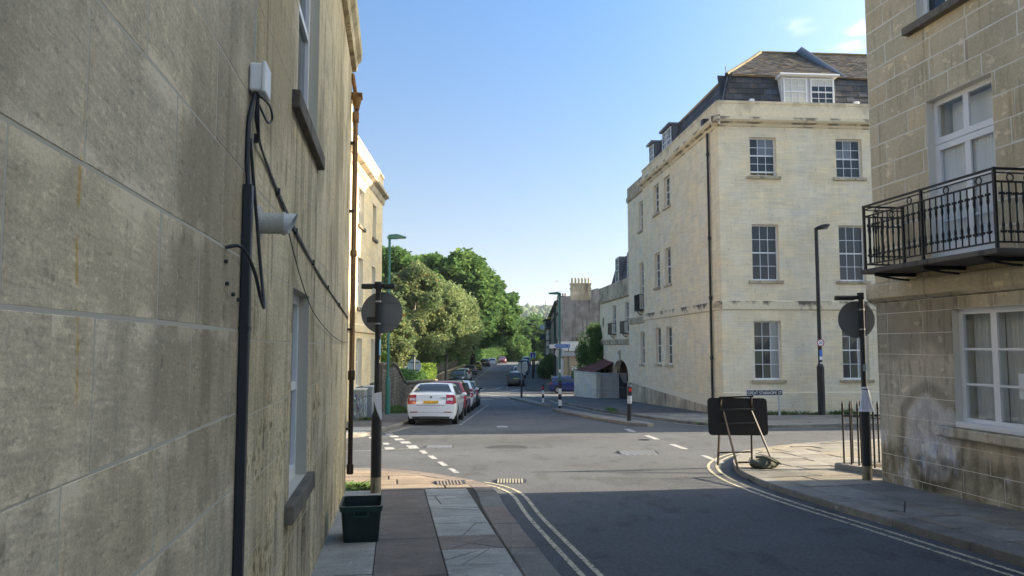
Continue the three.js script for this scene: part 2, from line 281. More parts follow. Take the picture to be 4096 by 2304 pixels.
M.brownPipe = std([0.075, 0.058, 0.048], 0.6, { map: T.rust });
M.slate = tones([0.10, 0.105, 0.12], [1, 0.6, 1.5, [1.25, 1.05, 0.9]], T.slate, 0.7);
M.slateStuff = std([0.20, 0.165, 0.14], 0.9, { map: T.slate });
M.lead = std([0.16, 0.17, 0.185], 0.6);
M.green = std([0.025, 0.15, 0.135], 0.45);
M.signGrey = std([0.19, 0.195, 0.20], 0.5, { metalness: 0.25 });
M.steel = std([0.42, 0.42, 0.42], 0.4, { metalness: 0.8 });
M.rubber = std([0.020, 0.020, 0.021], 0.85);
M.tin = std([0.45, 0.46, 0.47], 0.35, { metalness: 0.9 });
// ---------- walls of separate stones, windows ----------
function place(o, fr) { o.position.set(...fr.pos); o.rotation.y = fr.rot ?? 0; return o; }
const holePath = (h) => {
  const p = new THREE.Path();
  if (h.arch) { const r = (h.u1 - h.u0) / 2, c = (h.u0 + h.u1) / 2, rise = h.arch; p.moveTo(h.u0, h.y0); p.lineTo(h.u0, h.y1 - rise); p.absellipse(c, h.y1 - rise, r, rise, Math.PI, 0, true); p.lineTo(h.u1, h.y0); p.closePath(); }
  else { p.moveTo(h.u0, h.y0); p.lineTo(h.u0, h.y1); p.lineTo(h.u1, h.y1); p.lineTo(h.u1, h.y0); p.closePath(); }
  return p;
};
// wall frame: x along the wall, y up, z outwards; the wall's face lies at z = 0
function makeWall(parent, name, fr, { u0 = 0, u1, y0, y1, thick = 0.35, holes = [], mat }) {
  const g = ext([[u0, y0], [u1, y0], [u1, y1], [u0, y1]], thick, holes.map(holePath)); g.translate(0, 0, -thick);
  return place(mesh(name, g, mat, parent), fr);
}
function stoneGeo(a, b, y0, y1, p, ch, J = 0, r = null) {
  const j = () => J ? (r() - 0.5) * 2 * J : 0, f = [[a + ch + j(), y0 + ch + j(), p], [b - ch + j(), y0 + ch + j(), p], [b - ch + j(), y1 - ch + j(), p], [a + ch + j(), y1 - ch + j(), p]], k = [[-1, -1], [1, -1], [1, 1], [-1, 1]].map(([sx, sy], i) => [f[i][0] + sx * ch, f[i][1] + sy * ch, p - ch * 1.3]), z = k.map((q) => [q[0], q[1], -0.01]);
  const t = [...quad(...f)]; for (let i = 0; i < 4; i++) { const j = (i + 1) % 4; t.push(...quad(k[i], k[j], f[j], f[i]), ...quad(z[i], z[j], k[j], k[i])); }
  const g = tri(t), pos = g.attributes.position, uv = g.attributes.uv; for (let i = 0; i < pos.count; i++) uv.setXY(i, pos.getX(i), pos.getY(i)); return g;
}
function layStones(wall, { u0, u1, rows, block = 0.95, vary = 0.3, holes = [], mats, proud = 0.006, gap = 0.008, ch = 0.004, seed = 1, max = 285, first, joints = {}, jig = 0.003, ragged = 0 }) {
  const r = rng(seed), list = [];
  for (let k = 0; k + 1 < rows.length; k++) {
    const ya = rows[k], yb = rows[k + 1], cut = new Set([u0, u1]);
    const fill = (x, e) => { while (x < e - block * 0.3) { cut.add(x); x += block * (1 - vary + 2 * vary * r()); } };
    if (joints[k]) { joints[k].forEach((x) => cut.add(x)); fill(u0 + block * r(), Math.min(...joints[k]) - 0.1); fill(Math.max(...joints[k]) + block, u1); } else fill(u0 + block * (0.25 + 0.6 * r()), u1);
    const over = holes.filter((h) => h.y0 < yb - 0.01 && h.y1 > ya + 0.01); over.forEach((h) => { cut.add(h.u0); cut.add(h.u1); });
    const c = [...cut].sort((a, b) => a - b).filter((v, i, A) => i === 0 || v - A[i - 1] > 0.05 || over.some((h) => h.u0 === v || h.u1 === v));
    for (let i = 0; i + 1 < c.length; i++) { const mid = (c[i] + c[i + 1]) / 2; if (over.some((h) => mid > h.u0 && mid < h.u1) || c[i + 1] - c[i] < 0.03) continue; list.push([c[i] + gap / 2, c[i + 1] - gap / 2, ya + gap / 2, yb - gap / 2]); }
  }
  const near = first ? [...list].sort((p, q) => first(p) - first(q)) : list, own = new Set(near.slice(0, max)), rest = mats.map(() => []);
  for (const s of list) {
    const g = stoneGeo(...s, proud + (r() - 0.5) * 2 * jig, ch, ragged, r), k = Math.floor(r() * mats.length);
    if (own.has(s)) mesh('stone', g, mats[k], wall); else rest[k].push(g);
  }
  rest.forEach((l, k) => l.length && mesh('stone_facing', l, mats[k], wall, { kind: 'stuff' }));
}
// rows of about the height h between the given heights
function courses(keys, h) { const out = []; keys = [...new Set(keys)].sort((a, b) => a - b); for (let i = 0; i + 1 < keys.length; i++) { const n = Math.max(1, Math.round((keys[i + 1] - keys[i]) / h)); for (let k = 0; k < n; k++) out.push(keys[i] + (keys[i + 1] - keys[i]) * k / n); } out.push(keys[keys.length - 1]); return out; }

const winRnd = rng(404);
function sash(parent, fr, { u0, u1, y0, y1, cols = 3, rows = 4, recess = 0.14, frame = 0.055, barW = 0.022, pane = M.glassDark, panes, sill = true, sillMat = M.trim, sillOut = 0.09, sillOver = 0.14, sillH = 0.13, paint = M.white, lift = 0, twoLeaf = false, half = true }) {
  const g = [], zf = -recess, d = 0.05, cellW = (u1 - u0 - 2 * frame) / cols, cellH = (y1 - y0 - 2 * frame - lift) / rows;
  g.push(bx(u0, u0 + frame, y0, y1, zf - d, zf), bx(u1 - frame, u1, y0, y1, zf - d, zf), bx(u0 + frame, u1 - frame, y1 - frame, y1, zf - d, zf - 0.002), bx(u0 + frame, u1 - frame, y0, y0 + frame * 1.2, zf - d, zf - 0.002));
  for (let c = 1; c < cols; c++) { const x = u0 + frame + c * cellW, w = twoLeaf && c * 2 === cols ? 0.05 : barW / 2; g.push(bx(x - w, x + w, y0 + frame * 1.2, y1 - frame, zf - d + 0.012, zf - 0.008)); }
  for (let k = 1; k < rows; k++) { const y = y0 + frame + lift + k * cellH, mid = half && k * 2 === rows, w = mid ? 0.028 : barW / 2; g.push(bx(u0 + frame, u1 - frame, y - w, y + w, zf - d + 0.014, zf - (mid ? 0.004 : 0.01))); }
  if (lift) g.push(bx(u0 + frame, u1 - frame, y0 + frame + lift - 0.03, y0 + frame + lift + 0.035, zf - d, zf - 0.012));
  const w = place(mesh('window', g, paint, parent), fr);
  for (let c = 0; c < cols; c++) for (let k = 0; k < rows; k++) {
    const a = u0 + frame + c * cellW, b = y0 + frame + lift + k * cellH, j = () => (winRnd() - 0.5) * 0.006;
    const m = panes ? panes(c, k) : pane;
    mesh('pane', tri(quad([a, b, zf - 0.032 + j()], [a + cellW, b, zf - 0.032 + j()], [a + cellW, b + cellH, zf - 0.032 + j()], [a, b + cellH, zf - 0.032 + j()])), m, w);
  }
  if (sill) mesh('sill', rbx(u0 - sillOver, u1 + sillOver, y0 - sillH, y0 - 0.002, -recess - 0.03, sillOut, 0.012), sillMat, w);
  return w;
}
const band = (parent, name, fr, u0, u1, prof2, mat) => { // a moulding along the wall; prof2 = [[z, y] ...]
  const g = ext(prof2, u1 - u0); g.rotateY(Math.PI / 2); // shape x -> -z, depth -> +x
  g.scale(1, 1, -1); const idx = g.attributes.position; for (let i = 0; i < idx.count; i += 3) for (const at of [g.attributes.position, g.attributes.normal, g.attributes.uv]) { const n = at.itemSize, t = Array.from(at.array.slice(i * n, i * n + n)); for (let q = 0; q < n; q++) { at.array[i * n + q] = at.array[(i + 1) * n + q]; at.array[(i + 1) * n + q] = t[q]; } }
  g.translate(u0, 0, 0); g.computeVertexNormals(); return place(mesh(name, met(g), mat, parent), fr);
};
// slates laid on a slope: frame with x along the eave, y up the slope, z outwards
function slope(parent, name, origin, xAxis, upAxis, len, height, mat) {
  const x = xAxis.clone().normalize(), y = upAxis.clone().normalize(), z = x.clone().cross(y).normalize();
  const m = mesh(name, bx(0, len, 0, height, -0.05, 0), mat, parent); m.position.copy(origin); m.quaternion.setFromRotationMatrix(new THREE.Matrix4().makeBasis(x, y, z)); return m;
}
function laySlates(roof, len, height, { w = 0.36, h = 0.29, mats, seed = 3, max = 280, skip }) {
  const r = rng(seed), rows = Math.ceil(height / h); let n = 0; const rest = mats.map(() => []);
  for (let k = 0; k < rows; k++) for (let x = -(k % 2) * w / 2; x < len; x += w) {
    const a = Math.max(0, x + 0.004), b = Math.min(len, x + w - 0.004), y0 = k * h, y1 = Math.min(height, y0 + h * 1.5); if (b - a < 0.05 || skip?.((a + b) / 2, y0 + h / 2)) continue;
    const j = (r() - 0.5) * 0.006, z0 = 0.030 + (r() - 0.5) * 0.008, q = Math.floor(r() * mats.length);
    const g = tri([...quad([a, y0 + j, z0], [b, y0 + j, z0], [b, y1, 0.004], [a, y1, 0.004]), ...quad([a, y0 + j, 0], [b, y0 + j, 0], [b, y0 + j, z0], [a, y0 + j, z0]), [[a, y0 + j, 0], [a, y0 + j, z0], [a, y1, 0.004]], [[b, y0 + j, 0], [b, y1, 0.004], [b, y0 + j, z0]]]);
    if (n++ < max) mesh('slate', g, mats[q], roof); else rest[q].push(g);
  }
  rest.forEach((l, k) => l.length && mesh('slate_rows', l, mats[k], roof, { kind: 'stuff' }));
}
const slabRoof = (parent, name, pts, mat) => mesh(name, tri(pts.flatMap((p) => p.length === 4 ? quad(...p) : [p])), mat, parent);
// ---------- ground, roads, pavements ----------
{
  const g = [], fs = []; for (let f = -60; f < 50; f += 5) fs.push(f); for (let f = 50; f < 80; f += 1) fs.push(f); for (let f = 80; f <= 240; f += 10) fs.push(f);
  const sheet = (x0, x1, h, list, nx) => { const p = [], uv = [], id = []; list.forEach((f) => { for (let i = 0; i <= nx; i++) { const x = mix(x0, x1, i / nx); p.push(x, prof(f) + h, -f); uv.push(x, f); } }); for (let j = 0; j + 1 < list.length; j++) for (let i = 0; i < nx; i++) { const a = j * (nx + 1) + i, b = a + nx + 1; id.push(a, a + 1, b + 1, a, b + 1, b); } const q = new THREE.BufferGeometry(); q.setAttribute('position', new THREE.Float32BufferAttribute(p, 3)); q.setAttribute('uv', new THREE.Float32BufferAttribute(uv, 2)); q.setIndex(id); q.computeVertexNormals(); return q; };
  struct('road', sheet(-75, 75, 0, fs, 10), M.asphalt);
  const far = fs.filter((f) => f <= 235); far.push(400, 700, 1200, 2600); far.unshift(-400);
  struct('ground', sheet(-2600, 2600, -0.6, far, 24), std([0.10, 0.115, 0.05], 1, { map: again(T.earth, [0.05, 0.05]) }));
}
// clip polygon P (list of [x, f]) by the convex cell C
function clip(P, C) {
  let out = P; const area = C.reduce((s, p, i) => { const q = C[(i + 1) % C.length]; return s + p[0] * q[1] - q[0] * p[1]; }, 0), sg = Math.sign(area);
  for (let i = 0; i < C.length && out.length; i++) {
    const a = C[i], b = C[(i + 1) % C.length], side = (p) => sg * ((b[0] - a[0]) * (p[1] - a[1]) - (b[1] - a[1]) * (p[0] - a[0])), next = [];
    out.forEach((p, k) => { const q = out[(k + 1) % out.length], sp = side(p), sq = side(q); if (sp >= 0) next.push(p); if (sp * sq < 0) { const t = sp / (sp - sq); next.push([p[0] + (q[0] - p[0]) * t, p[1] + (q[1] - p[1]) * t]); } });
    out = next;
  }
  return out;
}
const areaOf = (P) => Math.abs(P.reduce((s, p, i) => { const q = P[(i + 1) % P.length]; return s + p[0] * q[1] - q[0] * p[1]; }, 0)) / 2;
function flagGeo(P, h, th = 0.07, ch = 0.006, tilt = [0, 0, 0]) {    // a slab with its top h above the road, following the street's fall
  const c = P.reduce((s, p) => [s[0] + p[0] / P.length, s[1] + p[1] / P.length], [0, 0]);
  const sg = P.reduce((s, p, i) => { const q = P[(i + 1) % P.length]; return s + p[0] * q[1] - q[0] * p[1]; }, 0); if (sg < 0) P = [...P].reverse();
  const top = (p) => { const t = gp(p[0], p[1], h + tilt[0] + tilt[1] * (p[0] - c[0]) + tilt[2] * (p[1] - c[1])); return t; };
  const inn = P.map((p) => { const d = Math.hypot(c[0] - p[0], c[1] - p[1]) || 1; return [p[0] + (c[0] - p[0]) / d * ch * 1.5, p[1] + (c[1] - p[1]) / d * ch * 1.5]; });
  const A = inn.map(top), B = P.map((p) => { const t = top(p); t[1] -= ch; return t; }), D = P.map((p) => gp(p[0], p[1], h - th));
  const t = THREE.ShapeUtils.triangulateShape(inn.map((p) => new THREE.Vector2(...p)), []).map(([a, b, e]) => [A[a], A[b], A[e]]);
  for (let i = 0; i < P.length; i++) { const j = (i + 1) % P.length; t.push(...quad(B[i], B[j], A[j], A[i]), ...quad(D[i], D[j], B[j], B[i])); }
  const g = tri(t), pos = g.attributes.position, uv = g.attributes.uv, n = g.attributes.normal; for (let i = 0; i < pos.count; i++) if (n.getY(i) > 0.3) uv.setXY(i, pos.getX(i), -pos.getZ(i)); return g;
}
function bed(name, P, h, mat) {
  const t = THREE.ShapeUtils.triangulateShape(P.map((p) => new THREE.Vector2(...p)), []).map((k) => k.map((i) => gp(P[i][0], P[i][1], h))), g = [];
  t.forEach((q) => { const up = (q[1][0] - q[0][0]) * (q[2][2] - q[0][2]) - (q[1][2] - q[0][2]) * (q[2][0] - q[0][0]); g.push(up < 0 ? q : [q[0], q[2], q[1]]); });
  P.forEach((p, i) => { const q = P[(i + 1) % P.length]; g.push(...quad(gp(...p, h - 0.25), gp(...q, h - 0.25), gp(...q, h), gp(...p, h))); });
  const m = struct(name, tri(g), mat); const pos = m.geometry.attributes.position, uv = m.geometry.attributes.uv; for (let i = 0; i < pos.count; i++) uv.setXY(i, pos.getX(i), -pos.getZ(i) + pos.getY(i)); return m;
}
// resample a path of [x, f] by arc length
function resample(path, step, round = true) {
  const c = round ? new THREE.CatmullRomCurve3(path.map((p) => V(p[0], 0, p[1])), false, 'centripetal') : null, n = 400, pts = c ? c.getPoints(n).map((p) => [p.x, p.z]) : path, out = [pts[0]]; let acc = 0;
  for (let i = 1; i < pts.length; i++) { let a = out.length && acc === 0 ? pts[i - 1] : pts[i - 1], d = Math.hypot(pts[i][0] - a[0], pts[i][1] - a[1]); while (acc + d >= step) { const t = (step - acc) / d; a = [a[0] + (pts[i][0] - a[0]) * t, a[1] + (pts[i][1] - a[1]) * t]; out.push(a); d = Math.hypot(pts[i][0] - a[0], pts[i][1] - a[1]); acc = 0; } acc += d; }
  return out;
}
const offset = (pts, d) => pts.map((p, i) => { const a = pts[Math.max(0, i - 1)], b = pts[Math.min(pts.length - 1, i + 1)], l = Math.hypot(b[0] - a[0], b[1] - a[1]) || 1; return [p[0] - (b[1] - a[1]) / l * d, p[1] + (b[0] - a[0]) / l * d]; });   // d > 0: to the left of the path
function kerbs(parent, pts, w, h, mats, seed, every = 1) {
  const r = rng(seed), inn = offset(pts, w);
  for (let i = 0; i + every < pts.length; i += every) {
    const e = 0.006, A = [], B = []; for (let k = i; k <= i + every; k++) { A.push(pts[k]); B.push(inn[k]); }
    const sh = (a, b, t) => [a[0] + (b[0] - a[0]) * t, a[1] + (b[1] - a[1]) * t]; const L = Math.hypot(A[1][0] - A[0][0], A[1][1] - A[0][1]), q = Math.min(0.3, e / L);
    A[0] = sh(A[0], A[1], q); B[0] = sh(B[0], B[1], q); const z = A.length - 1; A[z] = sh(A[z], A[z - 1], q); B[z] = sh(B[z], B[z - 1], q);
    mesh('kerbstone', flagGeo([...A, ...B.reverse()], h + (r() - 0.5) * 0.012, h + 0.06, 0.012), mats[Math.floor(r() * mats.length)], parent);
  }
  return inn;
}
function flags(parent, region, cells, h, mats, seed, { gap = 0.012, max = 290, crack = 0, wob = 0.004 } = {}) {
  const r = rng(seed); let n = 0; const rest = [];
  const put = (P) => { if (P.length < 3 || areaOf(P) < 0.006) return; const g = flagGeo(P, h, 0.06, 0.005, [(r() - 0.5) * wob, (r() - 0.5) * wob * 2, (r() - 0.5) * wob * 2]); if (n++ < max) mesh('flagstone', g, mats[Math.floor(r() * mats.length)], parent); else rest.push(g); };
  for (const cell of cells) {
    const c = cell.reduce((s, p) => [s[0] + p[0] / cell.length, s[1] + p[1] / cell.length], [0, 0]);
    const small = cell.map((p) => { const d = Math.hypot(p[0] - c[0], p[1] - c[1]); return [c[0] + (p[0] - c[0]) * (1 - gap * 0.7 / d), c[1] + (p[1] - c[1]) * (1 - gap * 0.7 / d)]; });
    let parts = [clip(region, small)];
    if (r() < crack) for (let k = 0, m = 1 + (r() * 2.2 | 0); k < m; k++) {                                         // broken slabs: cut along a line and keep both pieces
      const a = r() * Math.PI, o = [c[0] + (r() - 0.5) * 0.3, c[1] + (r() - 0.5) * 0.3], dx = Math.cos(a), df = Math.sin(a), gg = 0.004 + r() * 0.005, far = 5;
      const hp = (s) => [[o[0] - dx * far - df * gg * s, o[1] - df * far + dx * gg * s], [o[0] + dx * far - df * gg * s, o[1] + df * far + dx * gg * s], [o[0] + dx * far - df * far * s, o[1] + df * far + dx * far * s], [o[0] - dx * far - df * far * s, o[1] - df * far + dx * far * s]];
      parts = parts.flatMap((P) => [clip(P, hp(1)), clip(P, hp(-1))]);
    }
    parts.forEach(put);
  }
  if (rest.length) mesh('flagstones', rest, mats[0], parent, { kind: 'stuff' });
}
function rowCells(o, ang, u0, u1, v0, v1, rowH, lenOf, seed) {      // broken-bond rows of paving, turned by ang about o
  const r = rng(seed), out = [], c = Math.cos(ang), s = Math.sin(ang), W = (u, v) => [o[0] + u * c - v * s, o[1] + u * s + v * c];
  for (let v = v0; v < v1;) { const h = rowH * (0.75 + 0.5 * r()); for (let u = u0 - r(); u < u1;) { const l = lenOf * (0.6 + 0.8 * r()); out.push([W(u, v), W(u + l, v), W(u + l, v + h), W(u, v + h)]); u += l; } v += h; }
  return out;
}
const KH = 0.10;
// pavement beside the near wall, wrapping round into the side street
{
  const kerb = [S(1.4, -7), S(1.4, -2), S(1.4, 3), S(1.4, 7), S(1.42, 9.5), [-0.29, 11.5], [-0.52, 12.12], [-1.05, 12.74], [-1.64, 13.4], [-2.31, 13.78], [-3.2, 13.86], [-5, 13.8], [-8, 13.6], [-14, 13.1]];
  const pts = resample(kerb, 0.3);
  const inner = offset(pts, 0.30), wallC = S(-0.66, 11.2);
  const region = [...inner, [-14, 9.0], wallC, S(-0.66, -7)];
  const base = bed('pavement', [...offset(pts, 0.05), [-14, 8.5], [-4, 10.4], S(-1.2, 10.9), S(-1.2, -7)], KH - 0.014, M.grout);
  kerbs(base, pts, 0.30, KH, M.kerb.map((m, i) => [M.flagBrown[1], M.kerb[2], M.flagBrown[2]][i]), 11, 4);
  const col = (l0, l1, as) => as.slice(0, -1).map((a, i) => [S(l0, a), S(l1, a), S(l1, as[i + 1]), S(l0, as[i + 1])]);
  const run = (from, to, st) => { const o = []; for (let a = from; a < to; a += st) o.push(a); o.push(to); return o; };
  const near = [S(1.11, -7), S(1.11, 11.34), S(-0.66, 11.34), S(-0.66, -7)];
  flags(base, near, [...col(-0.66, -0.15, [...run(-6, 5, 1.6), 6.6, 8.3, 9.9, 11.33])], KH, M.flagGrey.map((m) => m), 5, { wob: 0.006, gap: 0.016 });
  flags(base, near, [...col(-0.15, 0.466, [...run(-6.4, 5, 1.7), 6.5, 7.95, 9.4, 11.33])], KH, M.flagBrown, 6, { wob: 0.006, gap: 0.016 });
  flags(base, near, [...col(0.466, 1.09, [...run(-6.2, 5, 0.7), 5.95, 6.8, 7.4])], KH, M.flagGrey, 7, { wob: 0.008, crack: 0.35, gap: 0.016 });
  flags(base, near, [...col(0.466, 1.09, [7.4, 8.05])], KH, [M.flagBrown[2]], 8, { crack: 1 });
  flags(base, near, [...col(0.466, 1.09, [8.05, 8.7, 9.5, 10.0, 10.7, 11.33])], KH, M.flagGrey, 19, { wob: 0.008, crack: 0.95, gap: 0.016 });
  // sunlit corner: warmer, mixed sizes
  const cornerR = clip(region, [S(-14, 11.36), S(3, 11.36), S(3, 16), S(-14, 16)]);
  flags(base, cornerR, [...rowCells(S(-0.66, 11.38), ROT, -11, 3, 0, 3.6, 0.5, 1.1, 31)], KH, M.flagWarm, 9, { crack: 0.25, gap: 0.02 });
}
// pavement across the side street, by the stone wall
{
  const kerb = [[-14, 20.3], [-7, 20.9], [-4.95, 21.2], [-4.45, 21.7], [-4.12, 22.74], [-3.95, 24.2], [-3.85, 26], [-3.8, 28], [-3.78, 36], [-3.85, 46], [-4.1, 56], [-4.7, 59], [-6.2, 60.6], [-20, 62]];
  const pts = resample(kerb, 0.5), base = bed('pavement', [...offset(pts, 0.05), [-20, 20.3]], KH - 0.012, M.asphaltWalk);
  kerbs(base, pts.filter((p) => p[0] > -9), 0.16, KH, M.kerb, 12, 2);
  const reg = [...offset(pts, 0.17).filter((p) => p[0] > -9 && p[1] < 27), [-6, 27], [-9, 27]];
  flags(base, reg, rowCells([-9, 20], 0.1, 0, 6, 0, 4.2, 0.6, 0.9, 33), KH, M.flagGrey, 13, { gap: 0.014 });
}
// pavement before the corner house with the balcony, its wide corner in the sun
{
  const kerb = [S(5.73, -7), S(5.73, -1), S(5.73, 4), S(5.73, 8), S(5.73, 10), [3.98, 12.1], [3.98, 13.3], [4.2, 14.65], [4.55, 15.7], [5.18, 16.95], [5.8, 17.75], [7.18, 18.95], [8.7, 19.8], [11, 20.6], [16, 21.6], [28, 23]];
  const pts = resample(kerb, 0.4).reverse(), base = bed('pavement', [...offset(pts, 0.05), S(9, -7), S(9, 10.5), [28, 15]], KH - 0.014, M.grout);
  const inner = kerbs(base, pts, 0.28, KH, M.flagPennant, 14, 3);
  const reg = [...inner, S(7.6, -7), S(7.6, 10.86), [28, 15.2]];
  flags(base, clip(reg, [S(5, -7), S(9, -7), S(9, 11.2), S(5, 11.2)]), rowCells(S(5.9, -7), ROT + Math.PI / 2, 0, 19, -1.9, 0.3, 0.55, 1.0, 35), KH, M.flagPennant, 15, { gap: 0.024, crack: 0.25, wob: 0.010 });
  flags(base, clip(reg, [S(3, 11.2), S(14, 11.2), S(14, 25), S(3, 25)]), rowCells(S(3.5, 11.2), ROT, 0, 12, 0, 10, 0.62, 0.95, 37), KH, M.flagPennant, 16, { gap: 0.032, crack: 0.2, wob: 0.010 });
}
// pavement round the tall pale house
{
  const kerb = [[34, 28.6], [18, 27], [11.07, 26.24], [9.4, 25.75], [8.2, 25.7], [7.1, 26.5], [6.3, 28.2], [5.6, 30.7], [5.0, 33.86], [4.3, 37.1], [3.6, 43], [3.16, 48.5], [2.93, 55.2], [3.0, 58.3], [3.7, 60], [6, 61.2], [22, 62]];
  const pts = resample(kerb, 0.5).reverse(), base = bed('pavement', [...offset(pts, 0.05).map((p) => p), [40, 30], [40, 62]], KH - 0.012, M.asphaltWalk);
  kerbs(base, pts.filter((p) => p[0] < 16), 0.17, KH, M.kerb, 17, 2);
  const inner = offset(pts, 0.18).filter((p) => p[1] < 33 && p[0] < 18), reg = [...inner, [18, 34], [5, 34]];
  flags(base, reg, rowCells([5, 25], 0.07, -1, 13, 0, 8.6, 0.62, 1.0, 39), KH, M.flagPennant, 18, { gap: 0.03, crack: 0.1, wob: 0.008 });
}
// pavements beyond the junction
bed('pavement', [[1.41, 73.5], [1.55, 82], [1.9, 92], [2.4, 105], [3.2, 127], [4.4, 155], [6.5, 190], [30, 190], [30, 70.8], [5, 71.6], [2.2, 72.2]], KH, M.asphaltWalk);
bed('pavement', [[-7.3, 74.5], [-7.2, 85], [-7.1, 100], [-6.9, 120], [-6.3, 145], [-4.6, 172], [-3.6, 190], [-30, 190], [-30, 73], [-9, 73]], KH, M.asphaltWalk);
// low kerbed islands that split off the lane
for (const [P, label] of [[[[4.62, 26.2], [4.9, 26.5], [4.75, 27.6], [3.9, 31], [3.1, 35], [2.55, 38.3], [2.0, 38.2], [2.35, 35], [3.2, 30.5], [4.1, 26.9]], 'long narrow kerbed island with the leaning bollard'], [[[2.25, 42.9], [2.05, 44.5], [1.5, 50], [0.75, 57], [0.2, 57.3], [-0.15, 56.6], [0.4, 53], [1.2, 46.5], [1.7, 43]], 'kerbed island with the bollard near the junction']]) {
  const t = single('traffic_island', label, 'traffic island', [flagGeo(P, 0.12, 0.2, 0.03)], M.kerb[2]);
  const n = P.length; void n;
}

// painted markings, as thin sheets over the road
function strip(pts, w, h = 0.005) { const a = offset(pts, w / 2), b = offset(pts, -w / 2), t = []; for (let i = 0; i + 1 < pts.length; i++) t.push(...quad(gp(...b[i], h), gp(...b[i + 1], h), gp(...a[i + 1], h), gp(...a[i], h))); t.forEach((q, k) => { const up = (q[1][2] - q[0][2]) * (q[2][0] - q[0][0]) - (q[1][0] - q[0][0]) * (q[2][2] - q[0][2]); if (up < 0) t[k] = [q[0], q[2], q[1]]; }); const g = tri(t); const p = g.attributes.position, uv = g.attributes.uv; for (let i = 0; i < p.count; i++) uv.setXY(i, p.getX(i), -p.getZ(i)); return g; }
const quadMark = (q) => strip([[(q[0][0] + q[1][0]) / 2, (q[0][1] + q[1][1]) / 2], [(q[2][0] + q[3][0]) / 2, (q[2][1] + q[3][1]) / 2]], (Math.hypot(q[0][0] - q[1][0], q[0][1] - q[1][1]) + Math.hypot(q[2][0] - q[3][0], q[2][1] - q[3][1])) / 2);
const paint = (name, g, m) => struct(name, g, m);
const lk = resample([S(1.4, -7), S(1.4, -2), S(1.4, 3), S(1.4, 7), S(1.42, 9.5), [-0.29, 11.5], [-0.52, 12.12], [-0.9, 12.6]], 0.25);
paint('yellow_line', strip(offset(lk, -0.26), 0.055), M.yellowLine); paint('yellow_line', strip(offset(lk, -0.42), 0.055), M.yellowLine);
const rk = resample([S(5.73, -7), S(5.73, -1), S(5.73, 4), S(5.73, 8), S(5.7, 10), [3.95, 12.1], [3.93, 13.3], [4.1, 14.65], [4.45, 15.7], [5.1, 16.95], [5.75, 17.75], [7.18, 18.95], [8.7, 19.8], [11, 20.6], [16, 21.6]], 0.25);
paint('yellow_line', strip(offset(rk, 0.20), 0.055), M.yellowLine); paint('yellow_line', strip(offset(rk, 0.36), 0.055), M.yellowLine);
const pk = resample([[11.07, 26.0], [9.4, 25.5], [8.1, 25.4], [6.9, 26.3], [6.1, 28.1], [5.35, 30.7], [4.75, 33.86], [4.05, 37.1], [3.35, 43], [2.9, 48.5], [2.7, 55]], 0.5); paint('yellow_line', strip(pk, 0.08), M.yellowLine);
paint('yellow_line', strip([[-3.91, 23.52], [-3.75, 24.7], [-3.56, 26.1]], 0.05), M.yellowLine); paint('yellow_line', strip([[-3.79, 23.3], [-3.63, 24.5], [-3.46, 26.1]], 0.05), M.yellowLine);
for (const q of [[[-3.81, 23.08], [-3.62, 23.18], [-3.47, 22.68], [-3.69, 22.58]], [[-3.57, 22.4], [-3.38, 22.52], [-3.21, 21.9], [-3.43, 21.78]], [[-3.27, 21.3], [-3.08, 21.46], [-2.91, 20.88], [-3.13, 20.76]], [[-2.97, 20.4], [-2.77, 20.54], [-2.6, 19.9], [-2.82, 19.76]], [[-2.65, 19.24], [-2.43, 19.4], [-2.23, 18.5], [-2.44, 18.44]], [[-3.36, 20.02], [-3.23, 20.06], [-3.12, 19.58], [-3.25, 19.48]], [[-3.09, 18.72], [-2.94, 18.88], [-2.79, 18.34], [-3.0, 18.24]], [[-2.17, 17.98], [-2.07, 18.06], [-1.88, 17.34], [-2.0, 17.28]], [[-1.85, 16.86], [-1.74, 16.9], [-1.56, 16.22], [-1.68, 16.18]], [[-1.53, 15.7], [-1.42, 15.7], [-1.24, 15.0], [-1.35, 14.98]], [[-1.22, 14.56], [-1.11, 14.56], [-0.94, 13.92], [-1.04, 13.9]], [[-4.31, 22.72], [-4.14, 22.78], [-4.05, 22.46], [-4.2, 22.26]], [[-4.05, 21.9], [-3.93, 22.02], [-3.8, 21.52], [-3.91, 21.3]],
  [[3.67, 25.14], [3.82, 25.2], [3.87, 23.96], [3.7, 23.84]], [[3.87, 22.48], [4.0, 22.54], [4.06, 21.14], [3.92, 21.04]], [[4.01, 19.62], [4.14, 19.66], [4.2, 18.4], [4.07, 18.3]], [[4.13, 16.92], [4.25, 16.96], [4.28, 15.52], [4.18, 15.44]]]) paint('road_marking', quadMark(q), M.whiteLine);
paint('road_marking', strip([[-4.6, 17.4], [-3.67, 17.86], [-3.03, 18.2], [-2.44, 18.47]], 0.06), M.whiteLine);
paint('road_marking', strip([[-3.57, 26.3], [-3.01, 26.48]], 0.09), M.whiteLine); paint('road_marking', strip([[-2.34, 26.9], [-1.8, 27.2]], 0.09), M.whiteLine);
for (let f = 27.3; f < 46; f += 1.0) { const x = -1.83 + (f - 27.3) * 0.022; paint('road_marking', strip([[x, f], [x + 0.012, f + 0.55]], 0.09), M.whiteLine); }
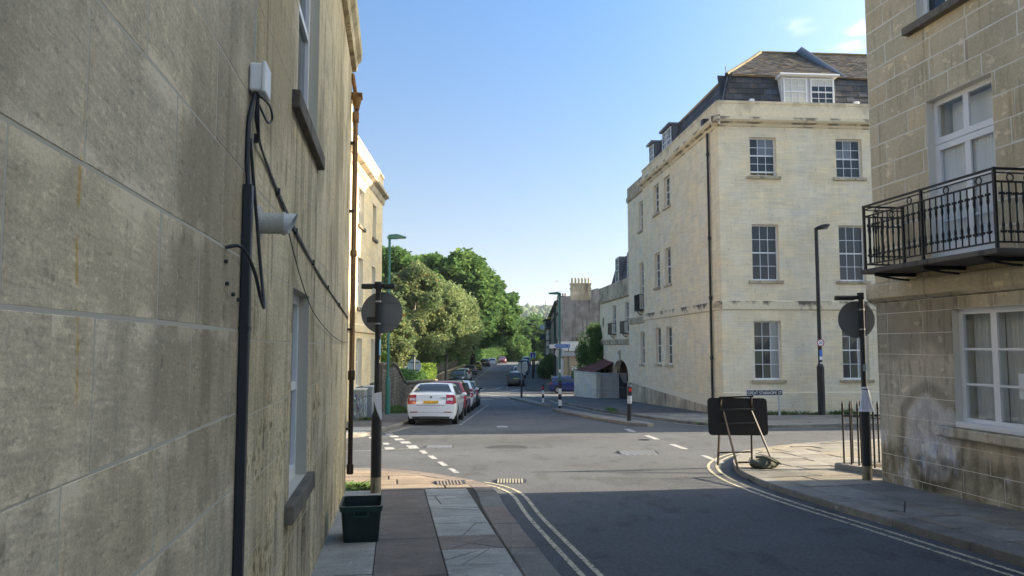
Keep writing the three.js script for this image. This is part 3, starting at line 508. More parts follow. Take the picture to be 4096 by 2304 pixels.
for (const [P, w] of [[[[-3.06, 72.6], [-2.71, 75.8]], 0.2], [[[-2.14, 74.2], [-1.64, 75]], 0.25], [[[-1.64, 75], [-0.81, 79.6]], 0.18], [[[-8, 67.6], [-2.98, 66.6], [-1.36, 64], [0.62, 59.6]], 0.28], [[[-1.78, 61.6], [-0.13, 58]], 0.3], [[[-2.32, 55.1], [-1.34, 56.2]], 0.5], [[[0.2, 67], [4.3, 65.6]], 0.22], [[[-2.34, 69], [-1.13, 70]], 0.3], [[[-1.13, 70], [-0.16, 71.8], [0.92, 74.5]], 0.3], [[[1.2, 64.4], [3.04, 59.8]], 0.3], [[[1.0, 62.4], [3, 62]], 0.25], [[[-6, 62.6], [-3, 62.2]], 0.2], [[[3, 64.2], [9, 63.6]], 0.2]]) paint('road_marking', strip(P, w, 0.006), M.whiteLine);
for (let f = 78; f < 150; f += 2.2) { const x = -4.75 + (f - 78) * 0.012; paint('road_marking', strip([[x, f], [x + 0.01, f + 1.1]], 0.12), M.whiteLine); }
paint('road_marking', strip([[-0.55, 77.2], [-0.5, 78.8]], 0.12), M.whiteLine);
// ---------- buildings ----------
const LW = (a) => { const [x, f] = S(-0.66, a); return { pos: [x, 0, -f], rot: Math.PI / 2 + ROT }; };   // near wall: x forward along the street
const RW = (() => { const [x, f] = S(7.6, 10.86); return { pos: [x, 0, -f], rot: -Math.PI / 2 + ROT }; })(); // opposite wall: x back towards the camera from its far corner
const L0 = LW(0);
// --- near house ---
{
  const t = thing('stone_house', 'sooty large-block stone house wall with the black square conduit running up it', 'house');
  const rows = [-0.6, -0.25, 0.07, 0.39, 0.72, 1.06, 1.37, 1.72, 2.04, 2.42, 2.78, 3.12, 3.46, 3.8, 4.15, 4.5, 4.9, 5.3, 5.72, 6.2, 6.7];
  const w = makeWall(t, 'wall', L0, { u0: -6, u1: 3.6, y0: -0.6, y1: 6.7, mat: M.sootJoint, thick: 0.5 });
  layStones(w, { u0: -6, u1: 3.592, rows, block: 0.85, mats: M.sootNear, ragged: 0.0035, proud: 0.0012, gap: 0.008, ch: 0.002, jig: 0.0008, seed: 3, joints: { 4: [0.9, 1.5, 2.2, 2.95], 5: [1.0, 1.68, 2.3, 2.41, 3.1], 6: [0.95, 1.82, 2.65, 3.22], 7: [1.4, 2.27, 2.72], 8: [1.1, 1.72, 2.39, 3.05], 9: [1.5, 2.1, 2.9], 3: [1.2, 1.9, 2.6, 3.2] }, max: 285 });
  place(mesh('gable_wall', [bx(-6, 3.6, -0.6, 6.7, -9, -0.5)], M.sootNear[1], t), L0);
  // square conduit with the cable above it
  const c = place(mesh('conduit', [rbx(3.405, 3.455, -0.4, 2.36, 0.002, 0.042, 0.006)], M.blackPlastic, t), L0);
  for (const y of [0.62, 1.72]) mesh('clip', [bx(3.398, 3.462, y, y + 0.02, 0.002, 0.046)], M.blackPlastic, c);
  place(mesh('cable', [tb([[3.43, 2.36, 0.02], [3.44, 2.5, 0.012], [3.45, 2.65, 0.013], [3.50, 2.80, 0.03]], 0.011, 20)], M.blackPlastic, t), L0);
  place(mesh('cable', [tb([[3.10, 2.04, 0.004], [3.12, 2.05, 0.05], [3.22, 1.98, 0.085], [3.36, 1.85, 0.10], [3.50, 1.83, 0.09], [3.57, 2.0, 0.06], [3.53, 2.35, 0.03], [3.47, 2.58, 0.016]], 0.0075, 60)], M.blackPlastic, t), L0);
  for (const [u, y] of [[3.10, 1.985], [3.13, 1.90], [3.25, 1.865], [3.36, 1.85]]) place(mesh('wall_plug', [cy([u, y, 0], [u, y, 0.014], 0.008)], M.blackPlastic, t), L0);
}
// --- next house, up to the corner of the side street ---
{
  const t = thing('stone_house', 'weathered stone corner house with dark window sills, wall flue and rusty downpipe', 'house');
  const holes = [{ u0: 5.12, u1: 6.08, y0: 0.68, y1: 2.04 }, { u0: 5.1, u1: 6.42, y0: 3.28, y1: 5.15 }, { u0: 8.6, u1: 9.7, y0: 3.28, y1: 5.15 }];
  holes.length = 2;
  const w = makeWall(t, 'wall', L0, { u0: 3.6, u1: 11.2, y0: -0.8, y1: 5.8, mat: M.sootJoint, thick: 0.45, holes });
  w.position.x += 0.006;
  const rows = [-0.8, -0.5, -0.2, 0.1, 0.4, 0.68, 1.02, 1.34, 1.68, 2.04, 2.4, 2.76, 3.0, 3.28, 3.6, 3.9, 4.2, 4.5, 4.82, 5.15, 5.48, 5.8];
  layStones(w, { u0: 3.605, u1: 11.2, rows, block: 0.9, mats: M.soot, ragged: 0.0012, proud: 0.0012, gap: 0.005, ch: 0.0015, jig: 0.0006, seed: 8, holes });
  place(mesh('end_wall', [bx(3.6, 11.19, -0.8, 6.9, -9, -0.45)], M.soot[2], t), L0);
  for (const h of holes) {
    const up = h.y0 > 3, s = sash(t, L0, { ...h, cols: 2, rows: 2, recess: 0.07, frame: 0.07, sill: false });
    mesh('sill', [up ? rbx(4.85, 6.6, 3.16, 3.278, -0.16, 0.06, 0.008) : rbx(4.92, 6.24, 0.555, 0.678, -0.16, 0.065, 0.012)], M.sillStone, s);
  }
  band(t, 'cornice', L0, 3.6, 11.26, [[0, 5.72], [0.07, 5.74], [0.09, 5.84], [0.14, 5.9], [0.15, 6.05], [0.02, 6.1], [0.02, 6.9], [-0.4, 6.9], [-0.4, 5.8], [0, 5.8]], M.soot[0]);
  // white meter box and flue
  const b = place(mesh('junction_box', [rbx(3.47, 3.60, 2.80, 2.93, 0.004, 0.062, 0.012)], M.white, t), L0);
  mesh('box_lid', [rbx(3.462, 3.608, 2.793, 2.937, 0.058, 0.078, 0.008)], M.white, b);
  const chip = std([0.62, 0.60, 0.54], 0.7, { map: again(T.worn, [4, 4]) });
  const fl = place(mesh('flue', [cy([3.80, 2.25, 0.0], [3.80, 2.25, 0.13], 0.052, 0.052, 22), fin(new THREE.CylinderGeometry(0.058, 0.058, 0.012, 22).rotateX(Math.PI / 2).translate(3.8, 2.25, 0.125))], chip, t), L0);
  mesh('flange', [cy([3.80, 2.25, 0.001], [3.80, 2.25, 0.014], 0.088, 0.084, 24)], chip, fl);
  { const p = [], R = 0.050, n = 20; for (let i = 0; i < n; i++) { const a0 = i / n * Math.PI * 2, a1 = (i + 1) / n * Math.PI * 2, L = (a) => 0.165 + 0.022 * Math.sin(a), q = (a, z, r) => [3.80 + r * Math.cos(a), 2.25 + r * Math.sin(a), z]; p.push(...quad(q(a0, 0.13, R), q(a1, 0.13, R), q(a1, L(a1), R), q(a0, L(a0), R)), ...quad(q(a1, 0.13, R - 0.004), q(a0, 0.13, R - 0.004), q(a0, L(a0), R - 0.004), q(a1, L(a1), R - 0.004))); } mesh('flue_hood', tri(p), std([0.60, 0.62, 0.62], 0.5), fl); }
  // bundle of cables from the box down to the corner pipe
  const cable = (pts, r) => place(mesh('cable', [tb(pts, r, 70, 5)], M.blackPlastic, t), L0);
  const rb = rng(70);
  for (let k = 0; k < 4; k++) { const j = () => (rb() - 0.5) * 0.02; cable([[3.53, 2.80, 0.035], [3.52 + j(), 2.70, 0.03 + j()], [3.60 + j(), 2.62, 0.03], [3.9, 2.575 + j() * 0.6, 0.018], [4.6, 2.46 + j(), 0.018], [5.6, 2.36 + j(), 0.018], [7, 2.26 + j(), 0.016], [9, 2.16 + j(), 0.016], [10.96, 2.06 + j(), 0.02]], 0.006); }
  cable([[4.4, 2.5, 0.02], [4.9, 2.25, 0.03], [5.8, 1.98, 0.035], [7.2, 1.83, 0.03], [9.4, 1.72, 0.03], [10.95, 1.72, 0.03]], 0.004);
  cable([[3.55, 2.80, 0.04], [3.70, 2.80, 0.06], [3.78, 2.76, 0.06], [3.74, 2.73, 0.05], [3.56, 2.76, 0.035]], 0.006);
  for (const u of [3.62, 4.3, 5.1, 6.2, 7.6, 9.2]) { const y = [[3.62, 2.62], [4.3, 2.505], [5.1, 2.405], [6.2, 2.32], [7.6, 2.23], [9.2, 2.15]].find((q) => q[0] === u)[1]; place(mesh('cable_clip', [bx(u - 0.012, u + 0.012, y - 0.02, y + 0.02, 0.002, 0.03)], M.blackPlastic, t), L0); }
  // downpipe at the corner, rusty above and brown below
  const pu = 11.06, pz = 0.075;
  const pipe = place(mesh('downpipe', [cy([pu, 1.25, pz], [pu, 5.05, pz], 0.036, 0.036, 14), lathe([[0.036, 2.94], [0.05, 2.95], [0.05, 3.03], [0.036, 3.04]], 14).translate(pu, 0, pz), lathe([[0.036, 4.9], [0.05, 4.91], [0.05, 5.05], [0.042, 5.06]], 14).translate(pu, 0, pz)], M.rustPipe, t), L0);
  mesh('lower_pipe', [cy([pu, -0.1, pz], [pu, 1.26, pz], 0.034, 0.034, 14), lathe([[0.036, 1.18], [0.05, 1.19], [0.05, 1.31], [0.038, 1.32]], 14).translate(pu, 0, pz), lathe([[0.036, -0.13], [0.048, -0.12], [0.048, 0.0], [0.036, 0.01]], 14).translate(pu, 0, pz)], M.brownPipe, pipe);
  mesh('hopper', [met(new THREE.CylinderGeometry(0.115, 0.045, 0.22, 4, 1).rotateY(Math.PI / 4).scale(1, 1, 0.85).translate(pu, 5.17, pz + 0.01)), rbx(pu - 0.09, pu + 0.09, 5.27, 5.33, pz - 0.075, pz + 0.095, 0.01), cy([pu, 5.3, pz], [pu - 0.02, 5.62, 0.02], 0.03)], std([0.62, 0.47, 0.29], 0.9, { map: T.rust }), pipe);
  for (const y of [0.5, 1.9, 3.6, 4.6]) mesh('bracket', [bx(pu - 0.05, pu + 0.05, y - 0.015, y + 0.015, 0.0, pz)], M.brownPipe, pipe);
}
// --- house opposite with the iron balcony ---
{
  const t = thing('stone_house', 'stone house with iron balcony, white french windows and stained lower wall', 'house');
  const holes = [{ u0: 1.44, u1: 2.66, y0: 0.6, y1: 2.17 }, { u0: 1.11, u1: 2.33, y0: 2.84, y1: 5.2 }, { u0: 1.0, u1: 2.25, y0: 6.42, y1: 8.4 }];
  const w = makeWall(t, 'wall', RW, { u0: -0.22, u1: 18, y0: -0.9, y1: 9.2, mat: M.cornerJoint, thick: 0.5, holes });
  const lowHoles = holes.slice(0, 1), upHoles = holes.slice(1);
  layStones(w, { u0: -0.216, u1: 6.5, rows: courses([-0.9, 0.6, 2.17, 2.34], 0.32), block: 0.72, mats: M.corner, ragged: 0.002, proud: 0.003, gap: 0.007, ch: 0.003, jig: 0.002, holes: lowHoles, seed: 21 });
  layStones(w, { u0: -0.216, u1: 6.5, rows: courses([2.64, 2.84, 5.2, 6.42, 8.4, 9.0], 0.335), block: 0.78, mats: M.corner, ragged: 0.007, proud: 0.003, gap: 0.018, ch: 0.003, jig: 0.002, holes: upHoles, seed: 22, max: 200 });
  place(mesh('rear_wall', [bx(-0.214, 18, -0.9, 9.2, -12, -0.5)], M.corner[1], t), RW);
  band(t, 'string_course', RW, -0.32, 18, [[0, 2.34], [0.05, 2.36], [0.10, 2.42], [0.10, 2.60], [0.085, 2.64], [0, 2.66]], M.corner[0]);
  place(mesh('string_course', [bx(-0.32, -0.22, 2.42, 2.62, -6, 0.0)], M.corner[0], t), RW);
  band(t, 'cornice', RW, -0.42, 18, [[0, 8.75], [0.1, 8.8], [0.3, 8.95], [0.3, 9.1], [0, 9.15]], M.corner[0]);
  // ground-floor casement: clear panes, net curtain behind
  const cas = sash(t, RW, { ...holes[0], cols: 2, rows: 3, recess: 0.10, frame: 0.075, barW: 0.03, pane: M.glass, half: false, twoLeaf: true, sill: false });
  mesh('sill', [rbx(1.15, 2.95, 0.42, 0.562, -0.2, 0.13, 0.03)], M.corner[2], cas);
  mesh('bottom_rail', [rbx(1.44, 2.66, 0.565, 0.64, -0.16, 0.02, 0.008)], M.white, cas);
  const folds = (u0, u1, y0, y1, z, amp, n, k) => { const p = [], N = n * 8; for (let i = 0; i < N; i++) { const a = u0 + (u1 - u0) * i / N, b = u0 + (u1 - u0) * (i + 1) / N, zz = (x) => z + amp * Math.sin((x - u0) / (u1 - u0) * n * 6.283 + k) + amp * 0.5 * Math.sin((x - u0) * 31 + k); p.push(...quad([a, y0, zz(a)], [b, y0, zz(b)], [b, y1, zz(b)], [a, y1, zz(a)])); } return tri(p); };
  mesh('curtain', [folds(1.50, 2.02, 0.64, 2.1, -0.30, 0.02, 7, 0.4), folds(2.06, 2.62, 0.64, 2.1, -0.31, 0.02, 6, 2)], std([0.62, 0.63, 0.61], 1), cas);
  mesh('notice', [bx(2.36, 2.56, 1.0, 1.32, -0.150, -0.148)], std([0.8, 0.8, 0.8], 0.8), cas);
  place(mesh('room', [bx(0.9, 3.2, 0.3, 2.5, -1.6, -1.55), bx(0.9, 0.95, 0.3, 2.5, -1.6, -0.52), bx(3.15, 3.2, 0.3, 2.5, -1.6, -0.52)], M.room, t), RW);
  // first-floor french window
  const fr = sash(t, RW, { u0: 1.11, u1: 2.33, y0: 4.56, y1: 5.2, cols: 2, rows: 1, recess: 0.12, frame: 0.075, pane: M.glass, twoLeaf: true, sill: false });
  mesh('blind', [bx(1.2, 2.3, 4.6, 5.15, -0.36, -0.35)], M.blind, fr);
  const dr = sash(t, RW, { u0: 1.11, u1: 2.33, y0: 2.84, y1: 4.55, cols: 2, rows: 3, recess: 0.12, frame: 0.085, pane: M.glass, twoLeaf: true, half: false, sill: false });
  mesh('bottom_panel', [rbx(1.19, 1.68, 2.88, 3.12, -0.165, -0.125, 0.01), rbx(1.76, 2.25, 2.88, 3.12, -0.165, -0.125, 0.01)], M.white, dr);
  mesh('net_curtain', [folds(1.16, 1.70, 2.95, 4.5, -0.20, 0.018, 9, 1), folds(1.74, 2.28, 2.95, 4.5, -0.20, 0.018, 8, 3)], M.curtain, dr);
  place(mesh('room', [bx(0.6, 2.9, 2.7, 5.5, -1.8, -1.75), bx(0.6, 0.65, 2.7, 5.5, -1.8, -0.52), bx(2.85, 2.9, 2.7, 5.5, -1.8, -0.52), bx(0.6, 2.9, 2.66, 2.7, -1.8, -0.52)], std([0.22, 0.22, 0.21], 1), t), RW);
  sash(t, RW, { ...holes[2], cols: 3, rows: 4, recess: 0.12, frame: 0.07, pane: M.glassMid, sillMat: M.sillStone, sillOut: 0.12, sillH: 0.12, sillOver: 0.2 });
  // balcony
  const B = place(mesh('balcony', [rbx(0.47, 3.1, 2.73, 2.80, 0.002, 0.72, 0.015)], M.trimDark, t), RW);
  const P = 0.66, U0 = 0.53, U1 = 3.04;
  const rail = (y, s) => [bx(U0 - s, U1 + s, y - s, y + s, P - s, P + s), bx(U0 - s, U0 + s, y - s, y + s, 0, P - s), bx(U1 - s, U1 + s, y - s, y + s, 0, P - s)];
  mesh('top_rail', rail(3.745, 0.013), M.iron, B); mesh('rail', rail(3.695, 0.007), M.iron, B); mesh('rail', rail(3.59, 0.010), M.iron, B); mesh('bottom_rail', rail(2.875, 0.010), M.iron, B);
  for (const [u, z] of [[U0, P], [U1, P], [U0, 0.02], [U1, 0.02], [(U0 + U1) / 2, P]]) mesh('post', [bx(u - 0.016, u + 0.016, 2.78, 3.76, z - 0.016, z + 0.016)], M.iron, B);
  const bal = merge([cy([0, 2.875, 0], [0, 3.59, 0], 0.0095, 0.0095, 6), lathe([[0.009, 2.98], [0.02, 2.99], [0.013, 3.02], [0.017, 3.08], [0.009, 3.13]], 8), lathe([[0.009, 3.32], [0.017, 3.37], [0.013, 3.43], [0.02, 3.46], [0.009, 3.47]], 8), bx(-0.034, 0.034, 2.985, 2.999, -0.008, 0.008), bx(-0.034, 0.034, 3.452, 3.466, -0.008, 0.008), sph(-0.034, 3.445, 0, 0.012, 0.012, 0.01, 6), sph(0.034, 3.445, 0, 0.012, 0.012, 0.01, 6), sph(-0.034, 3.005, 0, 0.012, 0.012, 0.01, 6), sph(0.034, 3.005, 0, 0.012, 0.012, 0.01, 6)]);
  const put = (u, z, turn) => { const m = mesh('baluster', bal, M.iron, B); m.position.set(u, 0, z); m.rotation.y = turn; };
  for (let k = 1; k < 23; k++) if (k !== 11.5) put(U0 + (U1 - U0) * k / 23, P, 0);
  for (let k = 1; k < 7; k++) { put(U0, P * k / 7, Math.PI / 2); put(U1, P * k / 7, Math.PI / 2); }
  const ring = tor(0.044, 0.008, 18, 6);
  for (const [u, z, q] of [[0.85, P, 0], [1.55, P, 0], [2.25, P, 0], [2.8, P, 0], [U0, 0.2, 1], [U0, 0.46, 1], [U1, 0.22, 1], [U1, 0.45, 1]]) { const m = mesh('ring', ring, M.iron, B); m.position.set(u, 3.642, z); m.rotation.y = q * Math.PI / 2; }
  for (const u of [0.75, 1.75, 2.8]) mesh('bracket', [rbx(u - 0.025, u + 0.025, 2.68, 2.73, 0.02, 0.66, 0.01), tb([[u, 2.69, 0.6], [u, 2.65, 0.35], [u, 2.63, 0.12]], 0.016, 10)], M.iron, B);
}
// --- lightwell railing at the house's far corner ---
{
  const t = thing('iron_railing', 'black spiked iron railing round a basement lightwell', 'railing');
  const A = [5.88, 13.65], Bp = [6.35, 12.35], C = [8.3, 14.15], bars = [];
  const run = (p, q, n, skip) => { for (let k = skip; k <= n; k++) bars.push([mix(p[0], q[0], k / n), mix(p[1], q[1], k / n)]); };
  run(A, Bp, 8, 0); run(A, C, 14, 1);
  const g = merge([cy([0, 0, 0], [0, 0.98, 0], 0.017, 0.017, 8), lathe([[0.017, 0.98], [0.027, 1.0], [0.018, 1.02], [0.023, 1.06], [0.001, 1.15]], 8)]);
  bars.forEach(([x, f]) => { const m = mesh('bar', g, M.iron, t); m.position.set(...gp(x, f, 0.16)); });
  const rl = (p, q) => bar(gp(...p, 1.03), gp(...q, 1.03), 0.035, 0.012);
  mesh('rail', [rl(A, Bp), rl(A, C)], M.iron, t);
  const kerbAt = (p, q, w) => { const o = offset([p, q], w / 2), i = offset([p, q], -w / 2); return flagGeo([i[0], i[1], o[1], o[0]], 0.2, 0.15, 0.02); };
  mesh('plinth', [kerbAt(A, Bp, 0.24), kerbAt([A[0] - 0.1, A[1]], C, 0.24)], M.flagPennant[2], t);
}
// --- the tall pale house across the street: front towards us, long side down the hill ---
const BT = 4.4 * Math.PI / 180, BO = [8.98, 0, -32.5];
const BF = { pos: BO, rot: BT };                                                                                         // front: x to the east, z towards us
const sideAt = (du) => ({ pos: [BO[0] + du * Math.cos(BT), 0, BO[2] - du * Math.sin(BT)], rot: BT - Math.PI / 2 });      // west side: x towards us
const DV = (v) => -v;                                                                                                    // depth behind the front -> x along the side
{
  const t = thing('corner_house', 'tall pale ashlar corner house with slate mansard roof and black downpipe', 'house');
  const U = 12.5, ledgeA = std([0.97, 0.845, 0.61], 0.95, { map: ledge(3.2, 0.46, 3, 0.8) }), ledgeB = std([0.95, 0.83, 0.60], 0.95, { map: ledge(11.22, 0.5, 9, 0.6) }), ledgeC = std([0.95, 0.83, 0.60], 0.95, { map: ledge(11.62, 0.84, 14, 0.22) });
  const fh = []; for (const [u0, u1] of [[1.40, 2.59], [5.30, 6.49], [9.2, 10.39]]) fh.push({ u0, u1, y0: 0.25, y1: 2.77 }, { u0, u1, y0: 4.51, y1: 6.95 }, { u0, u1, y0: 9.07, y1: 10.8 });
  const w = makeWall(t, 'front_wall', BF, { u0: 0, u1: U, y0: -2.2, y1: 12.3, holes: fh, mat: M.ashJoint, thick: 0.4 });
  layStones(w, { u0: 0.003, u1: U, rows: courses([-1.9, -0.26, 0.25, 2.77, 3.22], 0.36).concat(courses([3.63, 4.51, 6.95, 9.07, 10.8, 11.27], 0.36)).filter((v, i, A) => i === 0 || v - A[i - 1] > 0.01), block: 1.05, mats: M.ash, proud: 0.003, gap: 0.009, ch: 0.002, jig: 0.002, seed: 51, holes: fh, first: (s) => s[0], max: 288 });
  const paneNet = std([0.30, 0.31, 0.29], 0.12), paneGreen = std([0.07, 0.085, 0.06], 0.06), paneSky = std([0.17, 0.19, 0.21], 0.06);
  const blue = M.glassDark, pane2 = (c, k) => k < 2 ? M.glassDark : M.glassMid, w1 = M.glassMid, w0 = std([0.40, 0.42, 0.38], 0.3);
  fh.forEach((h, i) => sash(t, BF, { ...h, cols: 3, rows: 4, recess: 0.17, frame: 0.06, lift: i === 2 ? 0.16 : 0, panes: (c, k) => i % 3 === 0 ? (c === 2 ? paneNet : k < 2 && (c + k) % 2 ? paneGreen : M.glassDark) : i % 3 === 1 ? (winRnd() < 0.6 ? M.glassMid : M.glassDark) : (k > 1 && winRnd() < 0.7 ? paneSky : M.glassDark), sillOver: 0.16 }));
  band(t, 'string_course', BF, -0.06, U, [[0, 3.22], [0.03, 3.24], [0.06, 3.27], [0.06, 3.60], [0.03, 3.63], [0, 3.65]], ledgeA);
  band(t, 'plinth', BF, -0.04, U, [[0, -2.2], [0.045, -2.2], [0.045, -0.30], [0, -0.26]], M.ash[4]);
  band(t, 'cornice', BF, -0.30, U, [[0, 11.24], [0.06, 11.28], [0.10, 11.36], [0.22, 11.42], [0.30, 11.50], [0.30, 11.62], [0, 11.70]], ledgeB);
  band(t, 'parapet', BF, 0.0, U, [[-0.3, 11.65], [0.02, 11.65], [0.02, 12.28], [0.05, 12.30], [0.05, 12.40], [-0.3, 12.42]], ledgeC);
  // west side: a long flank in two lengths
  const S0 = sideAt(0), sh = [];
  for (const [v0, v1] of [[7.45, 8.6], [9.6, 10.75]]) sh.push({ u0: -v1, u1: -v0, y0: 0.72, y1: 2.73 }, { u0: -v1, u1: -v0, y0: 5.0, y1: 6.95 }, { u0: -v1, u1: -v0, y0: 9.2, y1: 10.85 });
  const sw = makeWall(t, 'side_wall', S0, { u0: -13.3, u1: -0.4, y0: -2.6, y1: 12.3, holes: sh, mat: M.ashJoint, thick: 0.4 });
  const shift = M.ash.map((m) => m);
  layStones(sw, { u0: -13.3, u1: 0, rows: courses([-0.6, 0.72, 2.73, 3.22], 0.36).concat(courses([3.63, 5.0, 6.95, 9.2, 10.85, 11.27], 0.36)), block: 1.05, mats: shift, proud: 0.003, gap: 0.009, ch: 0.002, jig: 0.002, seed: 52, holes: sh, first: (s) => -s[0], max: 288 });
  const sh2 = [{ u0: -14.75, u1: -13.75, y0: 0.6, y1: 2.6 }, { u0: -14.75, u1: -13.75, y0: 4.0, y1: 6.85 }, { u0: -14.75, u1: -13.75, y0: 8.85, y1: 10.67 }];
  const S1 = sideAt(0.12);
  const sw2 = makeWall(t, 'side_wall', S1, { u0: -17.8, u1: -13.3, y0: -2.8, y1: 12.0, holes: sh2, mat: M.ashJoint, thick: 0.4 });
  layStones(sw2, { u0: -17.8, u1: -13.3, rows: courses([-0.9, 0.6, 2.6, 3.1], 0.36).concat(courses([3.5, 4.0, 6.85, 8.85, 10.67, 11.2], 0.36)), block: 1.05, mats: M.ash, proud: 0.003, gap: 0.009, ch: 0.002, jig: 0.002, seed: 53, holes: sh2, max: 220 });
  sh.forEach((h, i) => sash(t, S0, { ...h, cols: 2, rows: 4, recess: 0.13, frame: 0.06, pane: i % 2 ? M.glassMid : M.glassDark, sillOver: 0.1 }));
  sh2.forEach((h, i) => sash(t, S1, { ...h, cols: 2, rows: i === 1 ? 6 : 4, recess: 0.13, frame: 0.06, pane: M.glassMid, sillOver: 0.12 }));
  const bc = place(mesh('balconette', [bx(-14.9, -13.6, 3.86, 3.92, 0, 0.34)], M.iron, t), S1);
  mesh('rail', [bx(-14.9, -13.6, 4.82, 4.86, 0.31, 0.34), bx(-14.9, -14.87, 4.82, 4.86, 0, 0.34), bx(-13.63, -13.6, 4.82, 4.86, 0, 0.34)], M.iron, bc);
  for (let k = 0; k <= 12; k++) mesh('baluster', [bx(-14.89 + k * 0.107, -14.865 + k * 0.107, 3.9, 4.84, 0.315, 0.335)], M.iron, bc);
  for (const z of [0.08, 0.2]) for (const u of [-14.88, -13.62]) mesh('baluster', [bx(u - 0.012, u + 0.012, 3.9, 4.84, z - 0.01, z + 0.01)], M.iron, bc);
  mesh('bracket', [tb([[-14.25, 3.86, 0.3], [-14.25, 3.68, 0.2], [-14.25, 3.6, 0.02]], 0.03, 8)], M.iron, bc);
  band(t, 'string_course', S0, -13.3, 0.06, [[0, 3.22], [0.03, 3.24], [0.06, 3.27], [0.06, 3.60], [0.03, 3.63], [0, 3.65]], ledgeA);
  band(t, 'string_course', S1, -17.8, -13.3, [[0, 3.1], [0.06, 3.14], [0.06, 3.48], [0, 3.52]], M.trim);
  band(t, 'cornice', S0, -13.4, 0.30, [[0, 11.24], [0.06, 11.28], [0.10, 11.36], [0.22, 11.42], [0.30, 11.50], [0.30, 11.62], [0, 11.70]], ledgeB);
  band(t, 'parapet', S0, -13.3, 0.0, [[-0.3, 11.65], [0.02, 11.65], [0.02, 12.28], [0.05, 12.30], [0.05, 12.40], [-0.3, 12.42]], ledgeC);
  band(t, 'parapet', S1, -17.8, -13.4, [[-0.3, 11.1], [0.02, 11.2], [0.10, 11.3], [0.10, 11.55], [0.02, 11.6], [0.02, 12.2], [-0.3, 12.22]], M.trim);
  // sloping plinth that follows the hill, patched and stained
  place(mesh('plinth', [ext([[-17.8, -3.2], [-0.1, -3.2], [-0.1, -1.05], [-17.8, -0.62]], 0.06)], M.trim, t), S0);
  // carved street name on the string course
  const nm = canvasTex(256, 64, (c, a, b) => { c.fillStyle = '#c8bda2'; c.fillRect(0, 0, a, b); c.fillStyle = '#6c6455'; c.font = '40px serif'; c.textAlign = 'center'; c.fillText('STANHOPE PL.', a / 2, 46, a - 16); });
  place(mesh('carved_name', [new THREE.PlaneGeometry(0.98, 0.26).translate(-0.56, 3.44, 0.064)], std([0.9, 0.86, 0.8], 0.95, { map: nm }), t), S0);
  // downpipe on the flank
  const dp = place(mesh('downpipe', [cy([-1.12, -1.2, 0.10], [-1.12, 11.25, 0.10], 0.055, 0.055, 10), ...[10.2, 6.4, 3.75, 1.1].map((y) => lathe([[0.055, y], [0.078, y + 0.02], [0.078, y + 0.14], [0.055, y + 0.16]], 10).translate(-1.12, 0, 0.10))], M.blackPaint, t), S0);
  mesh('hopper', [rbx(-1.34, -1.02, 11.62, 11.9, 0.06, 0.32, 0.02)], M.blackPaint, dp);
  // core behind the walls, mansard and upper roof
  place(mesh('rear_wall', [bx(0.4, U, -2.2, 12.2, -17.7, -0.45), bx(0.45, U, 12.2, 12.3, -17.7, -0.3)], M.ash[3], t), BF);
  const ex = V(Math.cos(BT), 0, -Math.sin(BT)), ez = V(Math.sin(BT), 0, Math.cos(BT)), at = (u, y, z) => V(...BO).addScaledVector(ex, u).addScaledVector(ez, z).setY(y);
  const y0 = 12.32, y1 = 13.82, in0 = 0.32, in1 = 0.80, mh = Math.hypot(y1 - y0, in1 - in0);
  const front = slope(t, 'mansard_slope', at(in0, y0, -in0), ex, at(0, y1, -in1).sub(at(0, y0, -in0)).add(V(0, 0, 0)), U - in0, mh, M.slate[1]);
  laySlates(front, U - in0, mh, { mats: M.slate, seed: 61, w: 0.40, h: 0.30, skip: (x, y) => (x > 2.7 && x < 5.2) || x < y * 0.3 });
  const side = slope(t, 'mansard_slope', at(in0, y0, -13.1), ez.clone(), at(in1, y1, 0).sub(at(in0, y0, 0)), 13.1 - in0, mh, M.slate[1]);
  laySlates(side, 13.1 - in0, mh, { mats: M.slate, seed: 62, w: 0.40, h: 0.30, skip: (x, y) => x > 13.1 - in0 - y * 0.3 || (x > 3.6 && x < 5.4) || (x > 0.5 && x < 1.6) });
  const pt = (u, y, z) => at(u, y, z).toArray();
  const ridge = 16.7, rz = -5.2, ru = 4.2;
  slabRoof(t, 'upper_roof', [[pt(in1 - 0.12, y1, -in1 + 0.12), pt(U, y1, -in1 + 0.12), pt(U, ridge, rz), pt(ru, ridge, rz)], [pt(in1 - 0.12, y1, -13.2), pt(in1 - 0.12, y1, -in1 + 0.12), pt(ru, ridge, rz), pt(ru, ridge, -13.2)], [pt(ru, ridge, -13.2), pt(ru, ridge, rz), pt(U, ridge, rz), pt(U, ridge, -13.2)]], M.slateStuff);
  { const rows = [], col = [], n = 20, m = 44, rr = rng(66); for (let k = 0; k < n; k++) for (let i = 0; i < m; i++) { const q = k / n, q1 = (k + 1.05) / n, ua = mix(in1 - 0.12, ru, q), P = (uu, qq, dy) => pt(uu, mix(y1, ridge, qq) + dy, mix(-in1 + 0.12, rz, qq) + dy * 0.5), s = (k % 2) * 0.5, a0 = mix(ua, U, Math.max(0, (i - s) / m)) , b0 = mix(ua, U, (i + 1 - s) / m) - 0.012, h = 0.035 + 0.012 * rr(); rows.push(...quad(P(a0, q, h), P(b0, q, h), P(b0, q1, 0.006), P(a0, q1, 0.006)), ...quad(P(a0, q, 0), P(b0, q, 0), P(b0, q, h), P(a0, q, h))); const t0 = rr(), c = t0 < 0.10 ? [0.17, 0.13, 0.075] : t0 < 0.16 ? [0.15, 0.148, 0.14] : ((q2) => [0.105 * q2, 0.098 * q2, 0.095 * q2])(0.65 + 0.7 * rr()); for (let z = 0; z < 12; z++) col.push(...c); }
